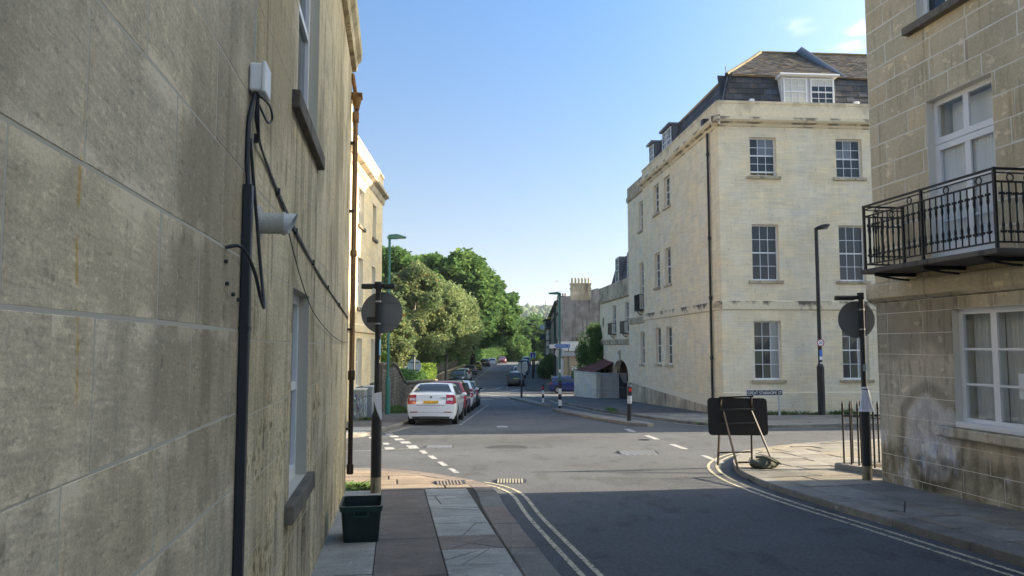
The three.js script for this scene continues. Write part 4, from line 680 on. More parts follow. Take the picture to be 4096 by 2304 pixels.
    const g = tri(rows); g.setAttribute('color', new THREE.Float32BufferAttribute(col, 3)); mesh('tile_rows', g, std([1, 1, 1], 0.9, { vertexColors: true }), t, { kind: 'stuff' }); }
  mesh('hip_tiles', [tb([pt(in1 - 0.1, y1 + 0.03, -in1 + 0.1), pt(mix(in1, ru, 0.5), mix(y1, ridge, 0.5) + 0.05, mix(-in1, rz, 0.5)), pt(ru, ridge + 0.05, rz)], 0.09, 12), tb([pt(ru, ridge + 0.05, rz), pt(8, ridge + 0.06, rz), pt(U, ridge + 0.05, rz)], 0.08, 8)], std([0.36, 0.30, 0.17], 0.95, { map: T.slate }), t);
  mesh('party_wall', [cy(pt(6.35, y1 - 0.1, -0.9), pt(6.35, ridge + 0.15, rz), 0.26, 0.26, 4)], M.lead, t);
  mesh('finial', [cy(pt(in1 - 0.1, y1, -in1 + 0.1), pt(in1 - 0.14, y1 + 0.4, -in1 + 0.1), 0.02)], M.lead, t);
  mesh('hip_lead', [cy(pt(in0, y0, -in0), pt(in1, y1, -in1), 0.06, 0.06, 6)], M.lead, t);
  // front dormer with two sashes
  const dm = place(mesh('dormer', [bx(2.97, 5.58, 13.66, 13.80, -1.6, -0.16), bx(3.05, 5.5, 12.3, 13.66, -1.6, -0.34)], M.white, t), BF);
  mesh('gutter', [cy([2.91, 13.72, -0.12], [5.64, 13.72, -0.12], 0.055, 0.055, 8)], M.white, dm);
  const blind = std([0.62, 0.60, 0.52], 0.35);
  sash(t, BF, { u0: 3.11, u1: 4.19, y0: 12.36, y1: 13.6, cols: 3, rows: 4, recess: 0.24, frame: 0.06, pane: blind, sill: false });
  sash(t, BF, { u0: 4.35, u1: 5.43, y0: 12.36, y1: 13.6, cols: 3, rows: 4, recess: 0.24, frame: 0.06, panes: (c, k) => k > 2 ? blind : M.glassMid, sill: false });
  for (const u of [1.5, 6.3]) place(mesh('roof_vent', [rbx(u, u + 0.22, 12.42, 12.56, -0.3, -0.1, 0.03)], M.white, t), BF);
  // side dormers
  for (const [a, b] of [[-9.8, -8.0], [-12.7, -11.6]]) {
    const d = place(mesh('dormer', [bx(a - 0.06, b + 0.06, 13.7, 13.82, -1.5, -0.12), bx(a, b, 12.3, 13.7, -1.5, -0.36)], M.lead, t), S0);
    const n = b - a > 1.5 ? 2 : 1, wd = (b - a) / n; for (let k = 0; k < n; k++) sash(t, S0, { u0: a + k * wd + 0.06, u1: a + (k + 1) * wd - 0.06, y0: 12.38, y1: 13.64, cols: 2, rows: 4, recess: 0.26, frame: 0.07, pane: M.glassMid, sill: false });
  }
}
// --- lower house with the archway ---
{
  const t = thing('archway_house', 'low pale stone house with arched carriage gateway and iron balconettes', 'house');
  const S2 = sideAt(0.36);
  const arch = { u0: -24.0, u1: -19.3, y0: -2.9, y1: 0.75, arch: 1.0 };
  const hs = [{ u0: -24.1, u1: -22.95, y0: 2.66, y1: 4.72 }, { u0: -20.0, u1: -18.85, y0: 2.66, y1: 4.72 }, { u0: -27.0, u1: -26.1, y0: -2.35, y1: 0.0 }];
  const w = makeWall(t, 'wall', S2, { u0: -28.9, u1: -17.8, y0: -2.9, y1: 5.1, holes: [arch, ...hs], mat: M.ashJoint, thick: 0.45 });
  layStones(w, { u0: -28.9, u1: -17.8, rows: courses([2.2, 2.66, 4.72, 5.1], 0.36), block: 1.0, mats: M.ash, proud: 0.004, gap: 0.008, ch: 0.003, jig: 0.002, seed: 71, holes: hs });
  layStones(w, { u0: -28.9, u1: -17.8, rows: courses([-2.6, 0.75, 1.8], 0.36), block: 1.0, mats: M.ash, proud: 0.004, gap: 0.008, ch: 0.003, jig: 0.002, seed: 72, holes: [{ ...arch, u0: arch.u0 - 0.05, u1: arch.u1 + 0.05 }, hs[2]] });
  band(t, 'string_course', S2, -28.9, -17.8, [[0, 1.8], [0.07, 1.84], [0.07, 2.16], [0, 2.2]], M.trim);
  band(t, 'cornice', S2, -29.05, -17.8, [[0, 5.05], [0.14, 5.15], [0.14, 5.42], [0.02, 5.46], [0.02, 6.36], [-0.3, 6.4], [-0.3, 5.05]], M.trim);
  hs.slice(0, 2).forEach((h) => {
    sash(t, S2, { ...h, cols: 2, rows: 4, recess: 0.12, frame: 0.06, pane: M.glassMid, sill: false });
    const b = place(mesh('balconette', [bx(h.u0 - 0.12, h.u1 + 0.12, 2.56, 2.62, 0, 0.36)], M.iron, t), S2);
    mesh('rail', [bx(h.u0 - 0.12, h.u1 + 0.12, 3.36, 3.4, 0.33, 0.36), bx(h.u0 - 0.12, h.u0 - 0.09, 3.36, 3.4, 0, 0.36), bx(h.u1 + 0.09, h.u1 + 0.12, 3.36, 3.4, 0, 0.36)], M.iron, b);
    for (let k = 0; k <= 10; k++) { const u = mix(h.u0 - 0.1, h.u1 + 0.1, k / 10); mesh('baluster', [bx(u - 0.012, u + 0.012, 2.6, 3.38, 0.335, 0.355)], M.iron, b); }
    mesh('bracket', [tb([[(h.u0 + h.u1) / 2, 2.56, 0.3], [(h.u0 + h.u1) / 2, 2.4, 0.2], [(h.u0 + h.u1) / 2, 2.32, 0.02]], 0.03, 8)], M.iron, b);
  });
  place(mesh('door', [bx(-27.0, -26.1, -2.4, 0.0, -0.2, -0.14)], M.blackPaint, t), S2);
  place(mesh('keystone', [rbx(-21.85, -21.45, 1.15, 1.42, 0, 0.16, 0.03), rbx(-21.75, -21.55, 0.5, 1.2, 0, 0.08, 0.02)], M.trim, t), S2);
  place(mesh('oval_niche', [fin(new THREE.CylinderGeometry(0.3, 0.3, 0.03, 20).rotateX(Math.PI / 2).scale(0.8, 1.35, 1).translate(-27.6, 3.6, 0.005))], std([0.20, 0.13, 0.10], 1), t), S2);
  // gateway: iron gates within a rendered passage
  place(mesh('passage', [bx(-24.0, -19.3, -2.6, 0.9, -6, -5.9), bx(-24.1, -24.0, -2.9, 0.9, -6, -0.45), bx(-19.3, -19.2, -2.9, 0.9, -6, -0.45), bx(-24.1, -19.2, 0.76, 0.9, -6, -0.45)], std([0.42, 0.30, 0.17], 0.95, { map: T.render }), t), S2);
  for (const [a, b, s] of [[-23.95, -21.68, 1], [-21.62, -19.35, -1]]) {
    const top = (u) => { const q = s > 0 ? (u - a) / (b - a) : (b - u) / (b - a); return -0.95 + 0.95 * Math.pow(1 - q, 1.6); };
    const g = place(mesh('gate', [bar([a, -1.2, -0.3], [b, -1.2, -0.3], 0.05, 0.03), bx(a, b, -2.35, -1.25, -0.31, -0.29), bx(a, a + 0.05, -2.4, s > 0 ? 0 : -0.9, -0.32, -0.28), bx(b - 0.05, b, -2.4, s > 0 ? -0.9 : 0, -0.32, -0.28)], M.iron, t), S2);
    for (let u = a + 0.12; u < b - 0.06; u += 0.12) mesh('bar', [bx(u - 0.01, u + 0.01, -1.22, top(u), -0.31, -0.29)], M.iron, g);
    mesh('top_rail', [tb([0, 0.25, 0.5, 0.75, 1].map((q) => { const u = mix(a, b, q); return [u, top(u), -0.3]; }), 0.02, 14)], M.iron, g);
  }
  place(mesh('rear_wall', [bx(-28.8, -24.2, -2.9, 5.9, -7, -0.46), bx(-28.8, -17.8, 0.92, 5.9, -7, -0.46), bx(-28.8, -17.8, 5.9, 6.2, -7, -0.3)], M.ash[4], t), S2);
  // mansard with dormers
  const ex = V(Math.cos(BT - Math.PI / 2), 0, -Math.sin(BT - Math.PI / 2)), ez = V(Math.sin(BT - Math.PI / 2), 0, Math.cos(BT - Math.PI / 2)), at = (u, y, z) => V(...S2.pos).addScaledVector(ex, u).addScaledVector(ez, z).setY(y);
  const roof = slope(t, 'mansard_slope', at(-26.6, 6.3, -0.4), ex, at(0, 8.35, -1.0).sub(at(0, 6.3, -0.4)), 8.8, Math.hypot(2.05, 0.6), M.slate[1]);
  laySlates(roof, 8.8, 2.13, { mats: M.slate, seed: 75, w: 0.4, h: 0.3, max: 160, skip: (x) => (x > 1.8 && x < 3.1) || (x > 5.6 && x < 7.1) });
  mesh('flat_roof', tri([...quad(at(-26.6, 8.4, -0.95).toArray(), at(-17.8, 8.4, -0.95).toArray(), at(-17.8, 8.45, -6.5).toArray(), at(-26.6, 8.45, -6.5).toArray()), ...quad(at(-26.6, 6.3, -0.4).toArray(), at(-26.6, 8.4, -1.0).toArray(), at(-26.6, 8.4, -6.5).toArray(), at(-26.6, 6.3, -7).toArray())]), M.lead, t);
  for (const u of [-24.7, -20.8]) { place(mesh('dormer', [bx(u, u + 1.2, 6.3, 8.35, -1.4, -0.42)], M.lead, t), S2); sash(t, S2, { u0: u + 0.1, u1: u + 1.1, y0: 6.42, y1: 8.28, cols: 2, rows: 4, recess: 0.34, frame: 0.09, pane: M.glassMid, sill: false }); }
}
// --- house across the side street with the bright parapet ---
{
  const t = thing('stone_house', 'honey stone house with parapet and chimney beside the graffitied cabinet', 'house');
  const a = 1.66 * Math.PI / 180, F = { pos: [-6.2, 0, -36], rot: Math.PI / 2 + a };     // x forward along its front, 0 at the far corner
  const hs = []; for (const [u0, u1] of [[-6.55, -5.3], [-3.0, -1.95], [-10.4, -9.2]]) hs.push({ u0, u1, y0: 6.45, y1: 7.95 }, { u0, u1, y0: 3.2, y1: 5.18 }, { u0, u1, y0: 0.1, y1: 1.98 });
  const w = makeWall(t, 'wall', F, { u0: -11.6, u1: 0, y0: -2, y1: 8.7, holes: hs, mat: M.ashJoint, thick: 0.4 });
  layStones(w, { u0: -11.6, u1: 0, rows: courses([-1.6, 0.1, 1.98, 2.2], 0.36).concat(courses([2.55, 3.2, 5.18, 6.45, 7.95, 8.4], 0.36)), block: 1.0, mats: M.warmAsh, proud: 0.004, gap: 0.008, ch: 0.003, jig: 0.002, seed: 81, holes: hs, first: (s) => -s[0], max: 280 });
  hs.forEach((h, i) => { const blindWin = i === 3; sash(t, F, { ...h, cols: 2, rows: 4, recess: 0.16, frame: 0.06, pane: blindWin ? M.trim : i % 2 ? M.glassMid : M.glassDark, paint: blindWin ? M.trim : M.white, sillOver: 0.14, sillMat: M.sillStone }); });
  band(t, 'string_course', F, -11.6, 0.1, [[0, 2.2], [0.08, 2.24], [0.10, 2.5], [0, 2.58]], M.warmAsh[0]);
  band(t, 'cornice', F, -11.6, 0.25, [[0, 8.4], [0.06, 8.5], [0.10, 8.7], [0.28, 8.8], [0.28, 8.92], [0, 9.0]], M.trim);
  band(t, 'parapet', F, -11.6, 0.03, [[-0.3, 8.9], [0.02, 8.9], [0.02, 9.66], [0.06, 9.68], [0.06, 9.78], [-0.3, 9.8]], M.warmAsh[0]);
  place(mesh('rear_wall', [bx(-11.59, -0.002, -2, 9.5, -9, -0.4)], M.warmAsh[1], t), F);
  place(mesh('chimney', [bx(-6.6, -5.4, 9.4, 11.6, -1.6, -0.5), bx(-6.7, -5.3, 11.6, 11.8, -1.7, -0.4)], M.trim, t), F);
  place(mesh('chimney_pot', [cy([-2.2, 9.5, -0.6], [-2.2, 10.7, -0.6], 0.11, 0.1, 10)], M.whiteDull, t), F);
}
// --- end house of the far terrace: grey rendered gable with its chimney stack ---
{
  const t = thing('terrace_house', 'far terrace with grey rendered gable end and big chimney stack', 'house');
  const gx = 4.6, gf = 76, wdt = 9, top = 6.55, G = { pos: [gx, 0, -gf], rot: 0 };
  const gm = std([0.46, 0.44, 0.41], 0.95, { map: T.render, ...grainBump(0.6, 0.004) });
  place(mesh('gable_wall', [ext([[0, 2.2], [wdt, 2.2], [wdt, top - 0.2], [wdt - 1.2, top], [3.9, 7.5], [1.2, 6.75], [0, top]], 0.4)], gm, t), G);
  place(mesh('white_band', [bx(0.002, wdt, -2.6, 2.2, 0.0, 0.41)], std([0.86, 0.85, 0.81], 0.9, { map: T.lime }), t), G);
  const st = place(mesh('chimney', [bx(1.25, 3.25, 6.3, 7.85, -0.05, 0.43), bx(1.18, 3.32, 7.4, 7.52, -0.1, 0.48), bx(1.18, 3.32, 7.85, 8.0, -0.1, 0.48)], M.trim, t), G);
  for (let k = 0; k < 6; k++) mesh('chimney_pot', [lathe([[0.11, 8.0], [0.10, 8.05], [0.085, 8.5], [0.10, 8.52], [0.10, 8.56], [0.06, 8.56]], 10).translate(1.42 + k * 0.33, 0, 0.2)], std([0.55, 0.45, 0.22], 0.9), st);
  const st2 = place(mesh('chimney', [bx(0.4, 1.4, 6.2, 7.25, -8.4, -7.8)], M.trimDark, t), G);
  for (let k = 0; k < 4; k++) mesh('chimney_pot', [cy([0.52 + k * 0.26, 7.25, -8.1], [0.52 + k * 0.26, 7.6, -8.1], 0.09, 0.07, 8)], std(k < 2 ? [0.16, 0.17, 0.12] : [0.20, 0.06, 0.05], 0.9), st2);
  place(mesh('aerial', [cy([0.28, 6.4, -7], [0.28, 8.9, -7], 0.03, 0.03, 5), bar([0.1, 8.85, -7], [0.6, 8.85, -7], 0.03, 0.03), bar([0.5, 7.75, -7], [1.7, 7.75, -7], 0.03, 0.03)], M.tin, t), G);
  // long street front behind it
  const sl = Math.atan(0.0316), F = { pos: [gx, 0, -gf], rot: -Math.PI / 2 - sl };          // x towards us; negative = further down the street
  const len = 88, hs = []; for (let k = 0; k < 14; k++) { const u = -3.4 - k * 3.0; hs.push({ u0: u - 1.0, u1: u, y0: -1.1, y1: 0.9 }, { u0: u - 1.0, u1: u, y0: 2.3, y1: 4.2 }); }
  const fm = std([0.50, 0.46, 0.39], 0.95, { map: T.lime });
  makeWall(t, 'front_wall', F, { u0: -len, u1: -0.4, y0: -2.6, y1: 6.2, holes: hs, mat: fm, thick: 0.4 });
  hs.slice(0, 20).forEach((h) => sash(t, F, { ...h, cols: 2, rows: 2, recess: 0.1, frame: 0.07, pane: M.glassMid, sill: false }));
  band(t, 'string_course', F, -len, -0.4, [[0, 1.5], [0.08, 1.55], [0.08, 1.75], [0, 1.8]], M.trimDark); band(t, 'string_course', F, -len, -0.4, [[0, 4.9], [0.10, 5.0], [0.10, 5.15], [0, 5.2]], M.trimDark);
  band(t, 'eaves', F, -len, -0.4, [[0, 6.0], [0.3, 6.15], [0.34, 6.3], [0, 6.35]], M.trimDark);
  place(mesh('downpipe', [cy([-8.5, -2.4, 0.1], [-8.5, 6.0, 0.1], 0.1, 0.1, 8)], M.blackPaint, t), F);
  place(mesh('roof', tri([...quad([-len, 6.3, 0.3], [-0.4, 6.3, 0.3], [-0.4, 7.4, -4], [-len, 7.4, -4]), ...quad([-len, 7.4, -4], [-0.4, 7.4, -4], [-0.4, 6.2, -9], [-len, 6.2, -9])]), M.slate[0], t), F);
  place(mesh('rear_wall', [bx(-len, -0.42, -2.6, 6.1, -9, -0.41)], fm, t), F);
  for (const u of [-1.2, -2.3]) place(mesh('wall_box', [bx(u - 0.5, u, 1.85, 2.4, 0, 0.25)], M.trimDark, t), F);
  // single-storey shop before the gable
  const xt = place(mesh('extension', [bx(0.25, 8.5, -2.6, 0.85, 0.4, 4.4)], std([0.50, 0.39, 0.24], 0.95, { map: T.lime }), t), G);
  mesh('fascia', [bx(0.05, 8.6, 0.8, 1.22, 0.402, 4.55), bx(-0.35, 0.05, 0.85, 1.15, 0.5, 4.3)], std([0.36, 0.37, 0.385], 0.7), xt);
  mesh('parapet_edge', [bx(0.0, 8.6, 1.22, 1.27, 0.402, 4.6)], M.trimDark, xt);
  mesh('downpipe', [cy([0.78, -2.5, 4.46], [0.78, 0.8, 4.46], 0.07, 0.07, 8)], M.signGrey, xt);
  mesh('vent_pipe', [cy([0.75, 1.2, 3.9], [0.75, 1.75, 3.9], 0.06)], M.blackPaint, xt);
  const wn = mesh('shop_window', [bx(1.95, 5.3, -1.3, 0.35, 4.4, 4.44)], M.white, xt);
  for (const [p, q] of [[2.05, 2.95], [3.05, 4.1], [4.2, 5.2]]) mesh('pane', [bx(p, q, -1.2, 0.25, 4.43, 4.455)], std([0.26, 0.50, 0.11], 0.4), wn);
  mesh('wall_sign', [bx(1.0, 1.62, -0.72, -0.16, 4.4, 4.45)], std([1, 1, 1], 0.7, { map: canvasTex(128, 116, (c, w, h) => { c.fillStyle = '#dcdfe0'; c.fillRect(0, 0, w, h); c.strokeStyle = '#555a66'; c.lineWidth = 4; c.beginPath(); c.moveTo(20, 58); c.bezierCurveTo(40, 70, 50, 84, 70, 76); c.stroke(); c.fillStyle = '#8a5a50'; c.fillRect(44, 66, 22, 8); c.fillStyle = '#9ba0a4'; for (let k = 0; k < 3; k++) c.fillRect(66, 50 + k * 10, 42 - k * 8, 3); }) }), xt);
  mesh('notice_board', [bx(1.0, 1.3, -1.65, -0.85, 4.4, 4.46)], M.blackPaint, xt); mesh('poster', [bx(1.05, 1.25, -1.2, -0.9, 4.46, 4.47)], std([0.30, 0.50, 0.50], 0.8), xt);
  mesh('entrance', [bx(-0.02, 0.25, -2.3, 0.6, 1.0, 4.3), ], M.whiteDull, xt);
  for (const z of [1.4, 2.5, 3.5]) mesh('entrance_pane', [bx(-0.035, -0.02, -1.5, 0.3, z, z + 0.7)], M.glassDark, xt);
}
// --- houses out of view along the side street, whose shadow falls over the road ---
single('terrace_house', 'plain pale stone terrace further along the side street', 'house', [bx(0, 22, -3, 14.6, -12, 0), ext([[0, 14.6], [22, 14.6], [22, 16], [0, 16]], 8).translate(0, 0, -10)], M.ash[0], [30, 0, -27.3], 0.14);
single('terrace_house', 'pale stone terrace house joined to the tall corner house', 'house', [bx(12.52, 20.5, -3, 13.8, -14, 0.0)], M.ash[1], BO, BT);
single('terrace_house', 'pale stone terrace closing the street behind the viewer, mirrored in the car paint', 'house', [bx(-16, 16, -2, 9.5, -8, 0), ext([[-16, 9.5], [16, 9.5], [16, 10.6], [-16, 10.6]], 6).translate(0, 0, -7)], M.ash[0], [3, 0, 44], Math.PI + ROT);
// ---------- street furniture ----------
const mGreenBin = std([0.008, 0.022, 0.021], 0.5);
{ // recycling box on the pavement
  const [x, f] = S(-0.30, 8.1), t = thing('recycling_box', 'empty dark green plastic recycling box standing against the stone wall', 'box', gp(x, f, KH + 0.004), ROT);
  const W = 0.40, D = 0.56, H = 0.36, taper = 0.86, p = [], wl = (y) => mix(taper, 1, y / H), c = (sx, sz, y, k = 0) => [sx * (W / 2 * wl(y) - k), y, sz * (D / 2 * wl(y) - k)];
  const ring = (y, k) => { const o = [], r = 0.05; for (const [sx, sz, a0] of [[1, 1, 0], [-1, 1, 1], [-1, -1, 2], [1, -1, 3]]) for (let q = 0; q <= 4; q++) { const a = (a0 + q / 4) * Math.PI / 2; o.push([sx * (W / 2 * wl(y) - k - r) + r * Math.cos(a), y, sz * (D / 2 * wl(y) - k - r) + r * Math.sin(a)]); } return o; };
  const join = (a, b, flip) => a.forEach((_, i) => { const j = (i + 1) % a.length; p.push(...(flip ? quad(a[j], a[i], b[i], b[j]) : quad(a[i], a[j], b[j], b[i]))); });
  const o0 = ring(0, 0), o1 = ring(H, 0), i1 = ring(H, 0.008), i0 = ring(0.012, 0.008); join(o0, o1, true); join(o1, i1, true); join(i1, i0, true); for (let i = 1; i + 1 < i0.length; i++) p.push([i0[0], i0[i + 1], i0[i]], [o0[0], o0[i], o0[i + 1]]);
  mesh('body', tri(p), mGreenBin, t);
  const rim = []; { const a = ring(H - 0.05, -0.012), b = ring(H + 0.004, -0.016), d = ring(H + 0.004, 0.004); const q = p.length; join(a, b, true); join(b, d, true); rim.push(tri(p.splice(q))); }
  mesh('rim', rim, std([0.012, 0.05, 0.046], 0.45), t);
  mesh('handle', [bx(-0.075, 0.075, H - 0.10, H - 0.085, D / 2, D / 2 + 0.02), bx(-0.075, -0.06, H - 0.09, H - 0.05, D / 2 - 0.01, D / 2 + 0.02), bx(0.06, 0.075, H - 0.09, H - 0.05, D / 2 - 0.01, D / 2 + 0.02)], std([0.012, 0.05, 0.046], 0.45), t);
}
const paperTex = canvasTex(256, 330, (c, w, h) => { c.fillStyle = '#e6e8ee'; c.fillRect(0, 0, w, h); c.fillStyle = '#3a3d48'; c.fillRect(30, 26, 196, 16); c.fillStyle = '#8f94a2'; for (let k = 0; k < 22; k++) c.fillRect(26, 60 + k * 11, 150 + ((k * 37) % 60), 3); c.strokeStyle = '#c3c7d4'; c.lineWidth = 3; c.beginPath(); c.moveTo(20, 90); c.lineTo(240, 170); c.moveTo(60, 300); c.lineTo(200, 120); c.stroke(); });
const paperMat = std([0.92, 0.92, 0.95], 0.35, { map: paperTex });
const creamBand = std([0.46, 0.40, 0.27], 0.9, { map: T.render });
function signPost(name, label, x, f, { base = 0.075, bh = 1.08, r = 0.042, H = 3.0, discY, discX = 0.0, arms = [], plateAt = -1, faceZ = -0.06, turn = 0 }) {
  const t = thing(name, label, 'sign post', gp(x, f, KH), turn);
  mesh('base', [cy([0, 0.22, 0], [0, bh, 0], base, base, 18), cy([0, bh, 0], [0, bh + 0.07, 0], base, r, 18)], M.blackPaint, t);
  mesh('cream_band', [cy([0, -0.05, 0], [0, 0.22, 0], base * 1.01, base * 1.0, 18)], creamBand, t);
  mesh('pole', [cy([0, bh + 0.05, 0], [0, H, 0], r, r, 16)], M.blackPaint, t);
  const d = mesh('sign_disc', [fin(new THREE.CylinderGeometry(0.30, 0.30, 0.004, 48).rotateX(Math.PI / 2).translate(discX, discY, faceZ))], M.signGrey, t);
  mesh('sign_face', [fin(new THREE.CylinderGeometry(0.298, 0.298, 0.003, 48).rotateX(Math.PI / 2).translate(discX, discY, faceZ - 0.004))], std([0.5, 0.05, 0.05], 0.5), d);
  for (const y of [discY + 0.16, discY - 0.16]) { mesh('channel', [bx(discX - 0.215, discX + 0.215, y - 0.012, y + 0.012, faceZ + 0.002, faceZ + 0.022)], M.signGrey, d); mesh('clip', [fin(new THREE.CylinderGeometry(r + 0.005, r + 0.005, 0.022, 16).translate(0, y, 0))], M.steel, d); }
  mesh('sticker', [bx(discX + (plateAt < 0 ? -0.215 : 0.06), discX + (plateAt < 0 ? -0.05 : 0.15), discY + (plateAt < 0 ? -0.14 : 0.05), discY + (plateAt < 0 ? -0.06 : 0.14), faceZ + 0.002, faceZ + 0.004)], std([0.04, 0.035, 0.03], 0.6), d);
  for (const [dx, w, y, dz] of arms) mesh('sign_light', [rbx(Math.min(0, dx), Math.max(0, dx), y - 0.025, y + 0.035, -0.04 + dz, 0.04 + dz, 0.015), rbx(dx > 0 ? dx - w : dx, dx > 0 ? dx : dx + w, y - 0.04, y + 0.02, -0.055 + dz, 0.055 + dz, 0.015)], M.blackPaint, t);
  mesh('cap', [cy([0, H - 0.09, 0], [0, H + 0.012, 0], r + 0.018, r + 0.016, 16)], M.blackPaint, t);
  return t;
}
{
  const a = signPost('sign_post', 'black sign post with grey disc beside the recycling box, twin lamp on top', -1.93, 10.95, { H: 2.98, discY: 2.60 - 0.05, discX: 0.045, arms: [[-0.24, 0.16, 2.93, 0], [0.24, 0.16, 2.93, 0]] });
  mesh('poster', [tri(quad([-0.02, 1.40, 0.062], [0.075, 1.42, 0.060], [0.095, 1.05, 0.12], [0.085, 1.02, 0.13]).concat(quad([-0.06, 1.38, 0.055], [-0.02, 1.40, 0.062], [0.085, 1.02, 0.13], [0.02, 1.15, 0.1])))], paperMat, a);
  mesh('cable_tie', [tb([[-0.05, 1.36, 0.02], [-0.12, 1.36, 0.05], [-0.22, 1.33, 0.08]], 0.004, 8)], M.blackPlastic, a);
  mesh('sticker', [fin(new THREE.CylinderGeometry(0.0432, 0.0432, 0.22, 16, 1, true, 0.7, 1.0).translate(0, 2.05, 0))], std([0.25, 0.55, 0.75], 0.5), a);
  mesh('sticker', [fin(new THREE.CylinderGeometry(0.0432, 0.0432, 0.05, 16, 1, true, 0.8, 0.9).translate(0, 1.85, 0))], std([0.7, 0.62, 0.4], 0.5), a);
  const b = signPost('sign_post', 'black sign post with blue-grey disc beside the spiked railing, one lamp arm', 5.66, 12.3, { H: 2.97, discY: 2.55, discX: -0.06, arms: [[-0.42, 0.3, 2.90, 0]], plateAt: 1 });
  { const p = [], n = 10, q = (i, y, r0, r1, tt) => { const an = (-0.5 + i / n) * 2.3, r = mix(r0, r1, tt) + 0.006 * Math.sin(i * 2.1 + y * 9); return [Math.sin(an) * r * mix(0.85, 1.25, tt), y, Math.cos(an) * r]; }; for (let i = 0; i < n; i++) for (let k = 0; k < 6; k++) { const y0 = 1.47 - k * 0.065, y1 = y0 - 0.065; p.push(...quad(q(i, y0, 0.058, 0.115, k / 6), q(i, y1, 0.058, 0.115, (k + 1) / 6), q(i + 1, y1, 0.058, 0.115, (k + 1) / 6), q(i + 1, y0, 0.058, 0.115, k / 6))); }
    const g = tri(p), P = g.attributes.position, uv = g.attributes.uv; for (let i = 0; i < P.count; i++) uv.setXY(i, 0.5 + Math.atan2(P.getX(i), P.getZ(i)) / 2.6, (P.getY(i) - 1.08) / 0.39); mesh('poster', [g], paperMat, b); }
  mesh('number_label', [bx(-0.03, 0.025, 1.72, 1.83, 0.040, 0.044)], std([1, 1, 1], 0.6, { map: canvasTex(64, 128, (c, w, h) => { c.fillStyle = '#9aa6a4'; c.fillRect(0, 0, w, h); c.fillStyle = '#222'; c.font = 'bold 54px sans-serif'; c.textAlign = 'center'; c.fillText('2', w / 2, 60); c.fillText('-', w / 2, 110); }) }), b);
}
{ // A-frame road sign seen from behind, held down by a sandbag
  const t = thing('road_sign_frame', 'black rectangular road sign on a rusty A-frame, seen from behind', 'road sign', [4.28, prof(14.2) + 0.03, -14.2], 0.05);
  const rust = std([0.04, 0.034, 0.03], 0.6, { map: T.rust }), dk = std([0.045, 0.05, 0.048], 0.55);
  const X = 0.33;                                                                  // board leg plane leans; rear legs run towards us
  mesh('board', [ext([[-0.575, 0.06], [-0.555, 0.02], [-0.515, 0], [0.515, 0], [0.555, 0.02], [0.575, 0.06], [0.575, 0.64], [0.555, 0.68], [0.515, 0.70], [-0.515, 0.70], [-0.555, 0.68], [-0.575, 0.64]], 0.006).rotateX(-0.10).rotateZ(-0.012).translate(0.02, 0.58, -0.34)], std([0.016, 0.016, 0.018], 0.5), t);
  for (const s of [-1, 1]) { mesh('leg', [bar([s * (X - 0.04), 1.30, -0.37], [s * (X + 0.0), 0.0, -0.20 - 0.32], 0.032, 0.03)], rust, t); mesh('leg', [bar([s * (X - 0.06), 1.06, -0.34], [s * (X + 0.02) + 0.10, -0.01, 0.42], 0.03, 0.03)], rust, t); }
  mesh('cross_bar', [bar([-X, 1.29, -0.36], [X, 1.31, -0.36], 0.03, 0.03)], rust, t); mesh('cross_bar', [bar([-X, 1.06, -0.33], [X, 1.07, -0.33], 0.03, 0.03)], dk, t); mesh('cross_bar', [bar([-X, 0.80, -0.33], [X, 0.81, -0.33], 0.028, 0.03)], dk, t);
  mesh('cross_bar', [bar([-X, 0.24, -0.49], [X, 0.25, -0.49], 0.026, 0.026)], rust, t); mesh('cross_bar', [bar([-X + 0.1, 0.17, 0.31], [X + 0.1, 0.19, 0.31], 0.026, 0.026)], rust, t);
  const g = sph(0, 0, 0, 1, 1, 1, 28), P = g.attributes.position; for (let i = 0; i < P.count; i++) { const x = P.getX(i), y = P.getY(i), z = P.getZ(i), k = 1 + 0.10 * Math.sin(x * 5 + z * 3) + 0.06 * Math.sin(z * 11 + x * 4); P.setXYZ(i, x * 0.27 * k, Math.max(-0.06, y * 0.10 * k + 0.02 * Math.cos(x * 7)), z * 0.17 * k + (x > 0 ? 0.06 * x : 0)); } const gg = mergeVertices(g.deleteAttribute('normal') && g); gg.computeVertexNormals();
  const sb = single('sandbag', 'olive sandbag draped over the foot of the road sign frame', 'sandbag', [gg], std([0.11, 0.115, 0.085], 0.95, grainBump(0.1, 0.003)), [4.52, prof(13.75) + KH + 0.075, -13.82], 0.3);
  mesh('fold', [tb([[-0.16, 0.12, -0.02], [-0.05, 0.13, 0.1], [0.12, 0.04, 0.2]], 0.022, 14), tb([[0.0, 0.13, -0.06], [0.12, 0.10, 0.06], [0.24, 0.0, 0.17]], 0.018, 14)], std([0.125, 0.13, 0.10], 0.95), sb);
}
